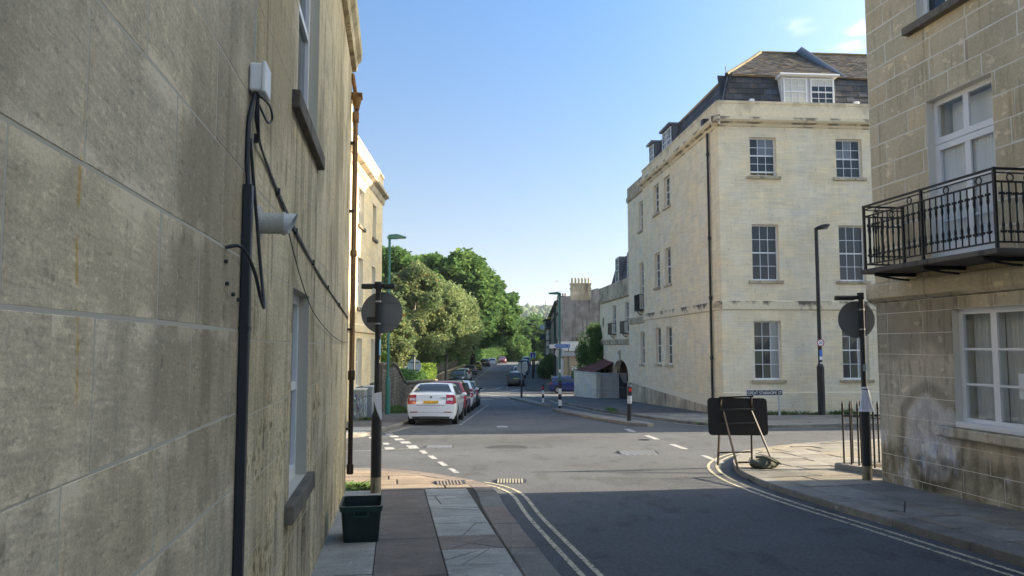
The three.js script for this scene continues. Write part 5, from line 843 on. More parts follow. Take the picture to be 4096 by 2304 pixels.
// gullies and covers in the road
function cover(label, x, f, w, d, kind, mat = M.iron) {
  const rd = kind === 'round', y = prof(f), t = thing(kind === 'slots' ? 'drain_grate' : 'manhole_cover', label, kind === 'slots' ? 'drain' : 'manhole cover', [x, y, -f], kind === 'near' ? ROT : 0);
  t.rotation.x = 0.037; const fr = std([0.06, 0.06, 0.062], 0.6, { metalness: 0.4 });
  if (rd) { mesh('frame', [fin(new THREE.CylinderGeometry(w / 2, w / 2, 0.02, 28)).scale(1, 1, d / w)], fr, t); mesh('lid', [fin(new THREE.CylinderGeometry(w / 2 - 0.05, w / 2 - 0.05, 0.026, 28)).scale(1, 1, d / w)], mat, t); }
  else {
    mesh('frame', [bx(-w / 2, w / 2, -0.02, 0.010, -d / 2, d / 2)], fr, t);
    if (kind === 'slots') { const n = Math.round(w / 0.06); for (let k = 0; k < n; k++) { const a = -w / 2 + 0.04 + (w - 0.08) * k / n; mesh('slat', [bx(a, a + (w - 0.08) / n * 0.55, 0.008, 0.022, -d / 2 + 0.03, d / 2 - 0.03)], mat, t); } }
    else { const n = Math.round(w / 0.09), m = Math.round(d / 0.09); const g = []; for (let i = 0; i < n; i++) for (let k = 0; k < m; k++) { const a = -w / 2 + 0.05 + (w - 0.1) * i / n, b = -d / 2 + 0.05 + (d - 0.1) * k / m; if ((i + k) % 2) g.push(bx(a, a + 0.07, 0.008, 0.018, b, b + 0.07)); else g.push(bx(a, a + 0.07, 0.008, 0.0135, b, b + 0.07)); } mesh('tread', g, mat, t); }
  }
  return t;
}
const worn = std([0.34, 0.34, 0.33], 0.45, { metalness: 0.5 });
cover('large worn iron cover in the road near the dashed lane line', 2.85, 17.3, 0.9, 0.75, 'tread', worn);
cover('small pale chequered cover in the road before the white car', -1.78, 18.9, 0.72, 0.42, 'tread', std([0.20, 0.21, 0.235], 0.6));
cover('dark oval patch cover in the middle of the junction', -0.1, 18.7, 1.05, 0.75, 'round', std([0.035, 0.036, 0.04], 0.9));
cover('small bright rectangular cover on the road beyond the junction shadow', -0.33, 26.2, 0.48, 0.4, 'tread', std([0.40, 0.40, 0.40], 0.6));
cover('yellow-painted gully cover where the yellow lines bend', -0.02, 12.75, 0.52, 0.38, 'slots', std([0.36, 0.33, 0.24], 0.8));
cover('slotted drain by the kerb beside the road sign frame', 4.12, 12.65, 0.36, 0.62, 'slots', std([0.42, 0.39, 0.32], 0.7));
cover('small square cover before the tall pale house', 3.6, 20.9, 0.3, 0.25, 'tread', M.iron);
{ const c = cover('ribbed rusty cover set in the sunlit pavement corner', -0.95, 11.85, 0.48, 0.4, 'slots', std([0.24, 0.20, 0.165], 0.85)); c.position.y += KH - 0.004; c.rotation.y = ROT; }
// weeds
function weed(label, x, f, rx, rz, n, h, seed, y = KH) {
  const r = rng(seed), p = [], col = []; for (let k = 0; k < n; k++) { const a = r() * 6.283, d = Math.sqrt(r()), cx = Math.cos(a) * d * rx, cz = Math.sin(a) * d * rz, hh = h * (0.4 + 0.8 * r()) * (1.1 - 0.6 * d), w = 0.012 + r() * 0.02, b = r() * 6.283, lean = 0.04 + 0.06 * r(); const c = [0.06 + 0.07 * r(), 0.13 + 0.1 * r(), 0.03]; const P0 = [cx - w * Math.cos(b), 0, cz - w * Math.sin(b)], P1 = [cx + w * Math.cos(b), 0, cz + w * Math.sin(b)], P2 = [cx + w * 1.3 * Math.cos(b) + lean * Math.sin(b), hh * 0.7, cz + w * 1.3 * Math.sin(b) + lean * Math.cos(b)], P3 = [cx + lean * 2 * Math.sin(b), hh, cz + lean * 2 * Math.cos(b)]; p.push([P0, P1, P2], [P0, P2, P3]); for (let q = 0; q < 6; q++) col.push(...c); }
  const g = tri(p); g.setAttribute('color', new THREE.Float32BufferAttribute(col, 3)); const m = mesh('weeds', g, new THREE.MeshPhysicalMaterial({ vertexColors: true, roughness: 0.9, transmission: 0.3, thickness: 0 })); m.position.set(...gp(x, f, y)); m.userData = { label, category: 'weeds', kind: 'stuff' }; return m;
}
{ const [x, f] = S(-0.5, 11.55); weed('clump of green weeds at the foot of the rusty downpipe', x, f, 0.26, 0.2, 260, 0.10, 91); }
weed('weeds growing along the base of the rubble stone wall', -5.15, 34.5, 0.5, 0.9, 420, 0.35, 92);
weed('weeds along the kerb of the lane island', 4.7, 36.2, 0.25, 1.2, 260, 0.12, 93);
weed('weeds along the base of the tall pale house', 11.6, 32.35, 1.6, 0.12, 420, 0.22, 94);
weed('weeds by the lamp post before the pale house', 14.3, 32.6, 0.9, 0.12, 260, 0.25, 95);
weed('grass tuft on the far kerb in front of the pale house', 6.9, 27.3, 0.35, 0.08, 160, 0.12, 96, 0.02);
weed('weeds below the utility cabinet', -5.5, 28.6, 0.3, 0.1, 140, 0.14, 97);

// lamp columns
function lampColumn(label, x, f, H, mat, head, { baseR = 0.11, baseH = 1.4, r = 0.055, hMat = mat, turn = 0, y = KH } = {}) {
  const t = thing('lamp_post', label, 'lamp post', gp(x, f, y), turn);
  mesh('base', [cy([0, -0.05, 0], [0, baseH, 0], baseR, baseR, 14), cy([0, baseH, 0], [0, baseH + 0.16, 0], baseR, r + 0.008, 14)], mat, t);
  mesh('column', [cy([0, baseH + 0.1, 0], [0, H, 0], r + 0.006, r, 12)], mat, t);
  if (head === 'flat') { const h = mesh('lamp_head', [ext([[-0.06, 0], [0.02, 0.10], [0.35, 0.13], [0.72, 0.02], [0.68, -0.02], [0.1, -0.05], [-0.04, -0.04]], 0.2, [], 0.02).translate(-0.02, H + 0.03, -0.1)], hMat, t); mesh('lens', [bx(0.15, 0.6, H - 0.025, H - 0.018, -0.08, 0.08)], M.blind, h); }
  if (head === 'cobra') { const g = sph(0, 0, 0, 0.36, 0.10, 0.15, 16); g.rotateZ(0.28).translate(0.26, H + 0.06, 0); const h = mesh('lamp_head', [g, cy([-0.02, H - 0.06, 0], [0.1, H + 0.02, 0], 0.06, 0.06)], hMat, t); mesh('lens', [sph(0.28, H + 0.02, 0, 0.26, 0.07, 0.12, 12)], M.signGrey, h); }
  if (head === 'swan') { mesh('swan_neck', [tb([[0, H - 0.1, 0], [0.03, H + 0.5, 0], [0.55, H + 1.0, 0], [0.62, H + 1.6, 0], [0.2, H + 1.95, 0], [-0.2, H + 1.85, 0]], 0.05, 30)], std([0.35, 0.32, 0.27], 0.6), t); mesh('lamp_head', [sph(-0.45, H + 1.82, 0, 0.42, 0.11, 0.16, 12)], hMat, t); }
  return t;
}
lampColumn('teal lamp post with flat lamp head by the rubble stone wall', -5.34, 32.9, 7.6, M.green, 'flat');
const lp = lampColumn('black lamp post with 20 speed sign before the pale house', 13.0, 32.2, 7.9, M.blackPaint, 'cobra', { baseR: 0.15, baseH: 2.0, r: 0.075 });
{
  const face = canvasTex(256, 256, (c, w, h) => { c.fillStyle = '#b51d2e'; c.fillRect(0, 0, w, h); c.fillStyle = '#eef0f2'; c.beginPath(); c.arc(128, 128, 98, 0, 7); c.fill(); c.fillStyle = '#14161a'; c.font = 'bold 122px sans-serif'; c.textAlign = 'center'; c.fillText('20', 128, 171); });
  const disc = new THREE.CircleGeometry(0.155, 40).translate(0.0, 3.02, 0.105); mesh('speed_sign', [disc], std([1, 1, 1], 0.5, { map: face }), lp); mesh('sign_back', [fin(new THREE.CylinderGeometry(0.155, 0.155, 0.01, 32).rotateX(Math.PI / 2).translate(0, 3.02, 0.098))], M.signGrey, lp);
  mesh('parking_plate', [bx(-0.06, 0.06, 2.45, 2.72, 0.088, 0.10)], std([0.06, 0.18, 0.55], 0.5), lp); mesh('parking_plate', [bx(-0.06, 0.06, 2.30, 2.44, 0.088, 0.10)], M.white, lp); mesh('sticker', [bx(-0.04, 0.04, 2.05, 2.2, 0.083, 0.09)], M.white, lp);
}
// street name plate on short posts
{
  const t = thing('street_name_sign', 'black and white street name plate before the tall pale house', 'street sign', [10.32, prof(31.3) + KH, -31.3], BT);
  const face = canvasTex(512, 84, (c, w, h) => { c.fillStyle = '#e4e6e4'; c.fillRect(0, 0, w, h); c.fillStyle = '#16181c'; c.fillRect(7, 7, w - 14, h - 14); c.fillStyle = '#8a8c8a'; for (const [x, l, y] of [[14, 34, 8], [66, 40, 8], [150, 26, 8], [190, 44, 8], [262, 50, 8], [340, 30, 8], [430, 24, 8]]) c.fillRect(x, y, l, 6); c.fillStyle = '#f2f3f1'; c.font = '54px sans-serif'; c.textAlign = 'center'; c.fillText('GREAT STANHOPE ST', w / 2, 64, w - 28); });
  mesh('plate', [bx(-0.77, 0.77, 0.82, 1.07, -0.012, 0.006)], M.blackPaint, t); const pl = new THREE.PlaneGeometry(1.54, 0.25).translate(0, 0.945, 0.0085); mesh('plate_face', [pl], std([1, 1, 1], 0.5, { map: face }), t);
  for (const x of [-0.62, 0.62]) mesh('leg', [bar([x, -0.1, -0.03], [x, 0.85, -0.03], 0.07, 0.05)], std([0.40, 0.43, 0.44], 0.6), t);
}
// graffitied utility cabinets by the honey stone house
{
  const gt = canvasTex(256, 256, (c, w, h) => { c.fillStyle = '#868c8f'; c.fillRect(0, 0, w, h); const r = rng(44); for (let k = 0; k < 60; k++) { c.strokeStyle = ['#3a62a8', '#5a4a98', '#2f8a8a', '#e9ecef', '#32384a', '#a8d0de'][k % 6]; c.lineWidth = 3 + r() * 8; c.beginPath(); const x = r() * w, y = 40 + r() * 200; c.moveTo(x, y); c.bezierCurveTo(x + r() * 60 - 30, y + r() * 80 - 40, x + r() * 80 - 40, y + r() * 60 - 30, x + r() * 50 - 25, y + r() * 90 - 45); c.stroke(); } });
  const t = thing('utility_cabinet', 'pale utility cabinet covered in blue graffiti against the honey stone house', 'cabinet', gp(-5.72, 28.9, KH), 0.03);
  const b = new THREE.BoxGeometry(0.4, 1.1, 0.75).translate(0, 0.55, 0); mesh('body', [b], std([1, 1, 1], 0.6, { map: gt }), t); mesh('lid', [rbx(-0.23, 0.23, 1.1, 1.16, -0.4, 0.4, 0.02)], std([0.5, 0.53, 0.55], 0.6), t);
  const t2 = thing('utility_cabinet', 'narrow plain grey cabinet behind the graffitied one', 'cabinet', gp(-5.60, 29.7, KH), 0.03); mesh('body', [rbx(-0.13, 0.22, 0, 1.2, -0.3, 0.3, 0.02)], std([0.30, 0.32, 0.34], 0.6), t2); mesh('lid', [rbx(-0.16, 0.25, 1.2, 1.25, -0.33, 0.33, 0.02)], std([0.5, 0.53, 0.56], 0.6), t2);
}
// bollards
function bollard(label, x, f, H, stripes, tilt = 0, r = 0.085) {
  const t = thing('bollard', label, 'bollard', gp(x, f, 0.12), 0); t.rotation.z = tilt;
  mesh('post', [cy([0, -0.05, 0], [0, H - 0.06, 0], r, r, 14), sph(0, H - 0.07, 0, r, 0.08, r, 12)], M.blackPaint, t);
  stripes.forEach(([a, b, c]) => mesh('band', [cy([0, a, 0], [0, b, 0], r + 0.004, r + 0.004, 14)], c === 'r' ? std([0.55, 0.03, 0.03], 0.4) : M.white, t)); return t;
}
{ const b = bollard('leaning black bollard with torn white and red bands on the long island', 4.22, 27.7, 1.3, [], -0.04, 0.075); mesh('band', [cy([0, 0.62, 0], [0, 0.90, 0], 0.080, 0.080, 14)], std([0.8, 0.8, 0.8], 0.7, { map: again(T.worn, [3, 3]) }), b); mesh('reflector', [bx(-0.05, 0.05, 1.06, 1.18, 0.06, 0.085)], std([0.7, 0.03, 0.03], 0.4), b); mesh('cap', [sph(0, 1.24, 0, 0.083, 0.06, 0.083, 12)], M.signGrey, b); }
bollard('slim black and white banded bollard with red reflector on the short island', 1.78, 43.9, 1.12, [[0.06, 0.34, 'w'], [0.56, 0.78, 'w'], [0.86, 0.99, 'r']], 0, 0.06);
{ // teal sign column with black and white foot
  const t = lampColumn('slim teal lamp post with black and white foot and blue direction sign', 2.4, 38.3, 5.75, M.green, 'none', { baseR: 0.07, baseH: 1.55, r: 0.045, y: 0.12 });
  for (const [a, b, m] of [[0, 0.12, M.blackPaint], [0.12, 0.42, M.white], [0.42, 0.70, M.blackPaint], [0.70, 0.98, M.white], [0.98, 1.36, M.blackPaint]]) mesh('band', [cy([0, a, 0], [0, b, 0], 0.085, 0.085, 14)], m, t);
  mesh('lamp_head', [ext([[0.06, 0], [-0.1, 0.06], [-0.55, 0.02], [-0.5, -0.03], [0.05, -0.05]], 0.14, [], 0.015).translate(0, 5.75, -0.07)], M.green, t);
  const face = canvasTex(256, 64, (c, w, h) => { c.fillStyle = '#e6ebef'; c.fillRect(0, 0, w, h); c.fillStyle = '#1d5cae'; c.beginPath(); c.moveTo(5, 32); c.lineTo(34, 5); c.lineTo(w - 5, 5); c.lineTo(w - 5, 59); c.lineTo(34, 59); c.fill(); c.strokeStyle = '#e6ebef'; c.lineWidth = 4; c.beginPath(); for (let k = 0; k < 17; k++) { const x = 42 + k * 9.5; c.moveTo(x, 24); c.lineTo(x + 5, 24 + (k % 3) * 7); c.lineTo(x + 2, 42); } c.stroke(); c.strokeRect(222, 20, 14, 22); });
  mesh('direction_sign', [bx(-0.30, 0.52, 2.99, 3.2, 0.055, 0.065)], M.signGrey, t); mesh('sign_face', [new THREE.PlaneGeometry(0.82, 0.21).translate(0.11, 3.095, 0.068)], std([1, 1, 1], 0.5, { map: face }), t); mesh('small_plate', [bx(-0.52, -0.28, 2.98, 3.18, 0.0, 0.012)], M.white, t);
  mesh('sign_disc', [fin(new THREE.CylinderGeometry(0.24, 0.24, 0.01, 28).rotateX(Math.PI / 2).translate(0, 2.75, -0.06))], std([0.5, 0.51, 0.52], 0.6), t); mesh('sticker', [fin(new THREE.CylinderGeometry(0.052, 0.052, 0.16, 12, 1, true).translate(0, 1.85, 0))], M.white, t);
}
{ // small disc sign on the short island, seen from behind
  const t = thing('sign_post', 'slim dark sign post with pale octagonal disc on the short island', 'sign post', gp(0.70, 56.2, 0.12));
  mesh('pole', [cy([0, 0.9, 0], [0, 2.65, 0], 0.04, 0.04, 10)], M.signGrey, t); mesh('base', [cy([0, -0.02, 0], [0, 1.0, 0], 0.075, 0.075, 12)], M.blackPaint, t); mesh('sign_disc', [fin(new THREE.CylinderGeometry(0.42, 0.42, 0.012, 24).rotateX(Math.PI / 2).translate(0.05, 2.2, -0.05))], std([0.46, 0.47, 0.42], 0.6), t); mesh('light', [rbx(-0.3, 0.1, 2.6, 2.68, -0.08, 0.08, 0.02)], M.blackPaint, t);
}
{ // same kind of disc by the hedge
  const t = thing('sign_post', 'small round sign with pale back standing before the hedge', 'sign post', gp(-7.75, 60.5, KH));
  mesh('pole', [cy([0, -0.1, 0], [0, 3.2, 0], 0.06, 0.06, 10)], M.signGrey, t); mesh('sign_disc', [fin(new THREE.CylinderGeometry(0.56, 0.56, 0.015, 28).rotateX(Math.PI / 2).translate(0, 2.35, -0.07))], std([0.62, 0.64, 0.58], 0.6), t); mesh('channel', [bx(-0.4, 0.4, 2.62, 2.68, -0.06, -0.03), bx(-0.4, 0.4, 2.0, 2.06, -0.06, -0.03)], M.blackPaint, t); mesh('light', [rbx(-0.5, 0.1, 3.15, 3.25, -0.1, 0.1, 0.03)], M.blackPaint, t);
}
{ // no through road sign on the swan-neck lamp post
  const t = lampColumn('black swan-neck lamp post with blue no through road sign', 2.66, 97, 5.0, M.blackPaint, 'swan', { baseR: 0.13, baseH: 2.2, r: 0.07 });
  const face = canvasTex(128, 128, (c, w, h) => { c.fillStyle = '#dfe6ee'; c.fillRect(0, 0, w, h); c.fillStyle = '#1c50b4'; c.fillRect(7, 7, w - 14, h - 14); c.fillStyle = '#e8ecf2'; c.fillRect(54, 42, 20, 78); c.fillStyle = '#b0203a'; c.fillRect(34, 20, 60, 24); });
  mesh('sign_plate', [bx(-0.34, 0.34, 2.55, 3.23, 0.07, 0.085)], M.signGrey, t); mesh('sign_face', [new THREE.PlaneGeometry(0.68, 0.68).translate(0, 2.89, 0.088)], std([1, 1, 1], 0.5, { map: face }), t); mesh('notice', [bx(-0.1, 0.12, 2.2, 2.5, 0.07, 0.08)], std([0.5, 0.45, 0.1], 0.6), t);
}
single('lamp_post', 'thin dark pole standing behind the swan-neck lamp post', 'pole', [cy([0, 0, 0], [0, 4.6, 0], 0.09, 0.07, 8), rbx(-0.12, 0.12, 4.5, 4.75, -0.12, 0.12, 0.03)], M.blackPaint, gp(3.5, 118, KH));

// rubble stone wall running on from the honey stone house
{
  const t = thing('rubble_wall', 'old rubble stone wall with curved top beside the parked cars', 'wall');
  const F = { pos: [-6.05, 0, -35.6], rot: Math.PI / 2 }, L = 26, top = (u) => u < 3.2 ? 0.80 : u < 8.4 ? mix(0.80, -0.42, ss(3.2, 8.4, u)) : -0.42 - (u - 8.4) * 0.036;
  const pts = [[0, -3.2], [L, -3.4]]; for (let k = 26; k >= 0; k--) pts.push([L * k / 26, top(L * k / 26)]);
  const w = place(mesh('core', [ext(pts, 0.42).translate(0, 0, -0.42)], std([0.20, 0.175, 0.135], 1, { map: T.render }), t), F);
  const r = rng(101), mats = tones([0.34, 0.30, 0.23], [1, 0.8, 1.2, [1.08, 1, 0.9], 0.65], T.render, 0.95); let n = 0; const rest = [];
  for (let y = -2.4; y < 0.8;) { const h = 0.13 + r() * 0.10; for (let u = r() * 0.2; u < 14;) { const l = 0.16 + r() * 0.26, gy = -1.3 - 0.037 * u - 0.15; if (y + h < top(u + l / 2) - 0.08 && y > gy) { const g = stoneGeo(u + 0.012, u + l - 0.012, y + 0.012 + (r() - 0.5) * 0.02, y + h - 0.012, 0.025 + r() * 0.03, 0.018), k = Math.floor(r() * 5); if (n++ < 285) mesh('stone', g, mats[k], w); else rest.push(g); } u += l; } y += h; }
  if (rest.length) mesh('stone_facing', rest, mats[0], w, { kind: 'stuff' });
  const cap = []; for (let k = 0; k < 26; k++) { const a = L * k / 26, b = L * (k + 1) / 26 - 0.02, m = (top(a) + top(b)) / 2, s = Math.atan2(top(b) - top(a), b - a); cap.push([a, b, m, s]); }
  cap.forEach(([a, b, m, s]) => mesh('coping', [met(new RoundedBoxGeometry((b - a) / Math.cos(s), 0.13, 0.56, 2, 0.03).rotateZ(s).translate((a + b) / 2, m + 0.05, -0.21))], mats[Math.floor(r() * 4)], w));
}
// stone gate pier at the end of the wall and low garden wall past the junction
single('gate_pier', 'squat stone gate pier at the end of the rubble wall', 'pier', [rbx(-0.55, 0.55, -0.2, 1.1, -0.4, 0.4, 0.03), rbx(-0.62, 0.62, 1.1, 1.25, -0.46, 0.46, 0.04)], M.trim, gp(-6.9, 62, KH));
{
  const t = thing('garden_wall', 'low stone garden wall with dark boarding behind the far parked cars', 'wall');
  mesh('wall', [bx(-8.3, -7.9, -2.6, -1.35, -130, -76)], std([0.36, 0.29, 0.19], 0.95, { map: T.render }), t); mesh('coping', [rbx(-8.36, -7.84, -1.35, -1.25, -130, -76, 0.02)], M.trim, t);
  for (let k = 0; k < 40; k++) mesh('fence_board', [bx(-8.2, -8.14, -1.27, -0.25, -79.2 - k * 1.0, -78.25 - k * 1.0)], std([0.07, 0.065, 0.055], 0.9), t);
}
// outhouse with tiled lean-to roof and pale wall, shrub behind
{
  const t = thing('outhouse', 'small pale walled outhouse with dark red tiled roof beside the blue car', 'outbuilding');
  const A = [6.10, 55.4], Bq = [4.95, 61], dx = A[0] - Bq[0], df = A[1] - Bq[1], L = Math.hypot(dx, df), rot = Math.atan2(df, dx);
  const F = { pos: [Bq[0], 0, -Bq[1]], rot };
  const w = makeWall(t, 'wall', F, { u0: 0, u1: L, y0: -3.0, y1: -0.30, mat: std([0.80, 0.76, 0.66], 0.95, { map: T.lime }), thick: 0.35 });
  layStones(w, { u0: 0, u1: L, rows: courses([-2.5, -0.36], 0.33), block: 0.8, mats: tones([0.88, 0.83, 0.70], [1, 0.96, 1.03], T.lime, 0.95), proud: 0.005, gap: 0.012, ch: 0.004, seed: 111 });
  place(mesh('coping', [bx(-0.06, L + 0.06, -0.30, -0.22, -0.4, 0.06)], M.whiteDull, t), F);
  const rf = place(mesh('roof', [tri([...quad([0.1, -0.22, -0.05], [L - 0.5, -0.22, -0.05], [L - 0.8, 0.95, -2.6], [1.6, 0.95, -2.6]), [[0.1, -0.22, -0.05], [1.6, 0.95, -2.6], [0.1, -0.22, -5]]])], std([0.17, 0.06, 0.05], 0.9), t), F);
  const tm = tones([0.30, 0.105, 0.085], [1, 0.85, 1.15], T.slate, 0.85); const rr = rng(5);
  for (let k = 0; k < 7; k++) for (let i = 0; i < 16; i++) { const q = k / 7, q1 = (k + 1) / 7, xa = mix(0.1, 1.6, q), xb = mix(L - 0.5, L - 0.8, q), a = mix(xa, xb, i / 16) + 0.01, b = mix(xa, xb, (i + 1) / 16) - 0.01, y0 = mix(-0.22, 0.95, q) + 0.05, y1 = mix(-0.22, 0.95, q1) + 0.02, z0 = mix(-0.05, -2.6, q) + 0.02, z1 = mix(-0.05, -2.6, q1); mesh('tile', [tri([...quad([a, y0, z0], [b, y0, z0], [b, y1, z1], [a, y1, z1]), ...quad([a, y0 - 0.04, z0], [b, y0 - 0.04, z0], [b, y0, z0], [a, y0, z0])])], tm[Math.floor(rr() * 3)], rf); }
  place(mesh('side_wall', [bx(0, 0.3, -3.0, -0.3, -5, -0.36), bx(L - 0.5, L - 0.2, -3, -0.25, -2.4, -0.36)], M.whiteDull, t), F);
}
{ const t = thing('side_gate', 'narrow black iron side gate between outhouse and archway house', 'gate', gp(6.62, 57.5, KH)); mesh('frame', [bx(-0.35, 0.35, 1.55, 1.6, -0.02, 0.02), bx(-0.35, -0.31, 0, 1.7, -0.02, 0.02), bx(0.31, 0.35, 0, 1.7, -0.02, 0.02)], M.iron, t); for (let k = 0; k < 6; k++) mesh('bar', [bx(-0.26 + k * 0.1, -0.24 + k * 0.1, 0.05, 1.7, -0.01, 0.01)], M.iron, t); }
// scaffold and its two signs on the far terrace
{
  const t = thing('scaffold', 'scaffolding tower with boards against the far terrace', 'scaffold', [0, 0, 0]);
  const xs = [4.95, 5.75], fs = [112, 115, 118]; for (const x of xs) for (const f of fs) mesh('upright', [cy([x, -2.3, -f], [x, x < 5 && f === 112 ? 8.4 : 6.9, -f], 0.05, 0.05, 6)], M.signGrey, t);
  for (const y of [0.4, 2.6, 4.4, 5.7]) { mesh('deck', [bx(4.8, 5.9, y - 0.06, y + 0.06, -118.2, -111.8)], std([0.10, 0.085, 0.065], 0.9), t); mesh('guard_rail', [bar([4.95, y + 0.9, -111.9], [5.75, y + 0.9, -111.9], 0.06, 0.06), bar([4.95, y + 0.9, -112], [4.95, y + 0.9, -118], 0.06, 0.06)], M.signGrey, t); }
  mesh('sheeting', [bx(4.96, 5.74, 4.5, 5.5, -111.95, -111.93)], std([0.03, 0.05, 0.08], 0.8), t); mesh('barrier', [bx(5.3, 5.8, 5.75, 6.05, -111.98, -111.94)], std([0.6, 0.5, 0.03], 0.6), t);
  mesh('top_bar', [bar([3.85, 7.7, -112], [6.6, 7.7, -112], 0.06, 0.06), bar([6.45, 6.0, -112], [6.45, 7.7, -112], 0.06, 0.06)], M.signGrey, t);
  const s = (label, y0, y1, mat) => single('hanging_sign', label, 'sign', [bx(4.15, 4.83, y0, y1, -112.05, -112)], mat);
  s('white sign with red lettering hung from the scaffold', 4.2, 4.9, std([1, 1, 1], 0.6, { map: canvasTex(64, 64, (c) => { c.fillStyle = '#d7dde6'; c.fillRect(0, 0, 64, 64); c.fillStyle = '#a83a50'; c.fillRect(8, 14, 48, 8); c.fillStyle = '#a5acba'; c.fillRect(8, 36, 48, 3); c.fillRect(8, 46, 48, 3); }) }));
  s('dark blue sign with white letter hung from the scaffold', 2.75, 3.5, std([1, 1, 1], 0.6, { map: canvasTex(64, 64, (c) => { c.fillStyle = '#33465c'; c.fillRect(0, 0, 64, 64); c.fillStyle = '#d7dfe8'; c.font = 'bold 40px sans-serif'; c.textAlign = 'center'; c.fillText('S', 32, 40); }) }));
}
// white front-garden rail and bicycle before the far shop
{
  const t = thing('metal_rail', 'white metal railing before the far terrace front gardens', 'railing');
  for (const f of [74.5, 76.5, 78.5, 80.5]) mesh('post', [cy(gp(4.15, f, 0.1), gp(4.15, f, 1.1), 0.04, 0.04, 6)], M.white, t); mesh('rail', [cy(gp(4.15, 74.5, 1.1), gp(4.15, 80.5, 1.1), 0.04, 0.04, 6), cy(gp(4.15, 74.5, 0.5), gp(4.15, 80.5, 0.5), 0.03, 0.03, 6), cy(gp(4.15, 74.5, 1.1), gp(5.2, 74.5, 1.1), 0.04, 0.04, 6)], M.white, t);
  const b = thing('bicycle', 'dark bicycle leaning on the white rail behind the blue car', 'bicycle', gp(4.55, 72.9, 0.1), 0);
  for (const x of [-0.52, 0.52]) { const w = mesh('wheel', [tor(0.33, 0.022, 22, 6).translate(x, 0.34, 0)], M.rubber, b); mesh('spokes', [0, 1, 2, 3].map((k) => bar([x - 0.31 * Math.cos(k * 0.785), 0.34 - 0.31 * Math.sin(k * 0.785), 0], [x + 0.31 * Math.cos(k * 0.785), 0.34 + 0.31 * Math.sin(k * 0.785), 0], 0.006, 0.006)), M.steel, w); }
  mesh('frame', [cy([-0.52, 0.34, 0], [-0.05, 0.30, 0], 0.018), cy([-0.05, 0.30, 0], [-0.2, 0.85, 0], 0.018), cy([-0.05, 0.30, 0], [0.36, 0.78, 0], 0.02), cy([-0.18, 0.78, 0], [0.36, 0.84, 0], 0.018), cy([-0.52, 0.34, 0], [-0.18, 0.78, 0], 0.014), cy([0.52, 0.34, 0], [0.34, 0.98, 0], 0.018)], M.blackPaint, b); mesh('handlebar', [cy([0.34, 1.0, -0.25], [0.34, 1.0, 0.25], 0.014)], M.blackPaint, b); mesh('saddle', [rbx(-0.33, -0.08, 0.86, 0.92, -0.07, 0.07, 0.02)], M.rubber, b);
}
single('wheelie_bin', 'blue wheelie bin on the far pavement beside the dark hedge', 'bin', [rbx(-0.3, 0.3, 0, 0.95, -0.35, 0.35, 0.04), rbx(-0.33, 0.33, 0.95, 1.05, -0.4, 0.36, 0.03)], std([0.03, 0.10, 0.32], 0.5), gp(4.55, 102, 0.1));
// ---------- cars ----------
const carPaint = (c, rough = 0.35) => new THREE.MeshPhysicalMaterial({ color: rgb(...c), roughness: rough, clearcoat: 1, clearcoatRoughness: 0.06, metalness: 0.0 });
const lampRed = new THREE.MeshPhysicalMaterial({ color: rgb(0.42, 0.012, 0.018), roughness: 0.12, clearcoat: 1 }), lampClear = std([0.70, 0.66, 0.64], 0.15), carGlass = new THREE.MeshPhysicalMaterial({ color: rgb(0.045, 0.055, 0.065), roughness: 0.03 }), trimBlack = std([0.018, 0.018, 0.02], 0.6);
const PROFILES = {   // distance from the rear as a share of the length, height as a share of the car's height
  sedan: [[0, 0.165], [0.0015, 0.30], [0.004, 0.42], [0.006, 0.50], [0.018, 0.56], [0.026, 0.655], [0.034, 0.735], [0.075, 0.765], [0.13, 0.80], [0.20, 0.92], [0.27, 0.985], [0.36, 1.0], [0.50, 0.985], [0.57, 0.93], [0.66, 0.78], [0.72, 0.685], [0.85, 0.62], [0.95, 0.53], [0.985, 0.44], [0.997, 0.30], [1, 0.165]],
  hatch: [[0, 0.165], [0.0015, 0.28], [0.004, 0.40], [0.008, 0.48], [0.024, 0.56], [0.032, 0.63], [0.050, 0.72], [0.085, 0.86], [0.12, 0.95], [0.18, 0.985], [0.34, 1.0], [0.48, 0.985], [0.55, 0.93], [0.66, 0.76], [0.72, 0.68], [0.87, 0.60], [0.96, 0.50], [0.99, 0.42], [0.997, 0.28], [1, 0.165]],
  estate: [[0, 0.165], [0.0015, 0.30], [0.004, 0.42], [0.008, 0.50], [0.022, 0.58], [0.030, 0.66], [0.050, 0.76], [0.085, 0.90], [0.11, 0.955], [0.20, 0.985], [0.38, 1.0], [0.52, 0.985], [0.59, 0.92], [0.68, 0.76], [0.73, 0.67], [0.87, 0.60], [0.96, 0.50], [0.99, 0.42], [0.997, 0.30], [1, 0.165]],
  tall: [[0, 0.165], [0.0015, 0.28], [0.004, 0.40], [0.008, 0.48], [0.020, 0.55], [0.026, 0.63], [0.040, 0.72], [0.066, 0.88], [0.09, 0.95], [0.18, 0.985], [0.36, 1.0], [0.52, 0.985], [0.60, 0.92], [0.69, 0.77], [0.74, 0.69], [0.88, 0.63], [0.965, 0.54], [0.99, 0.44], [0.997, 0.30], [1, 0.165]],
};
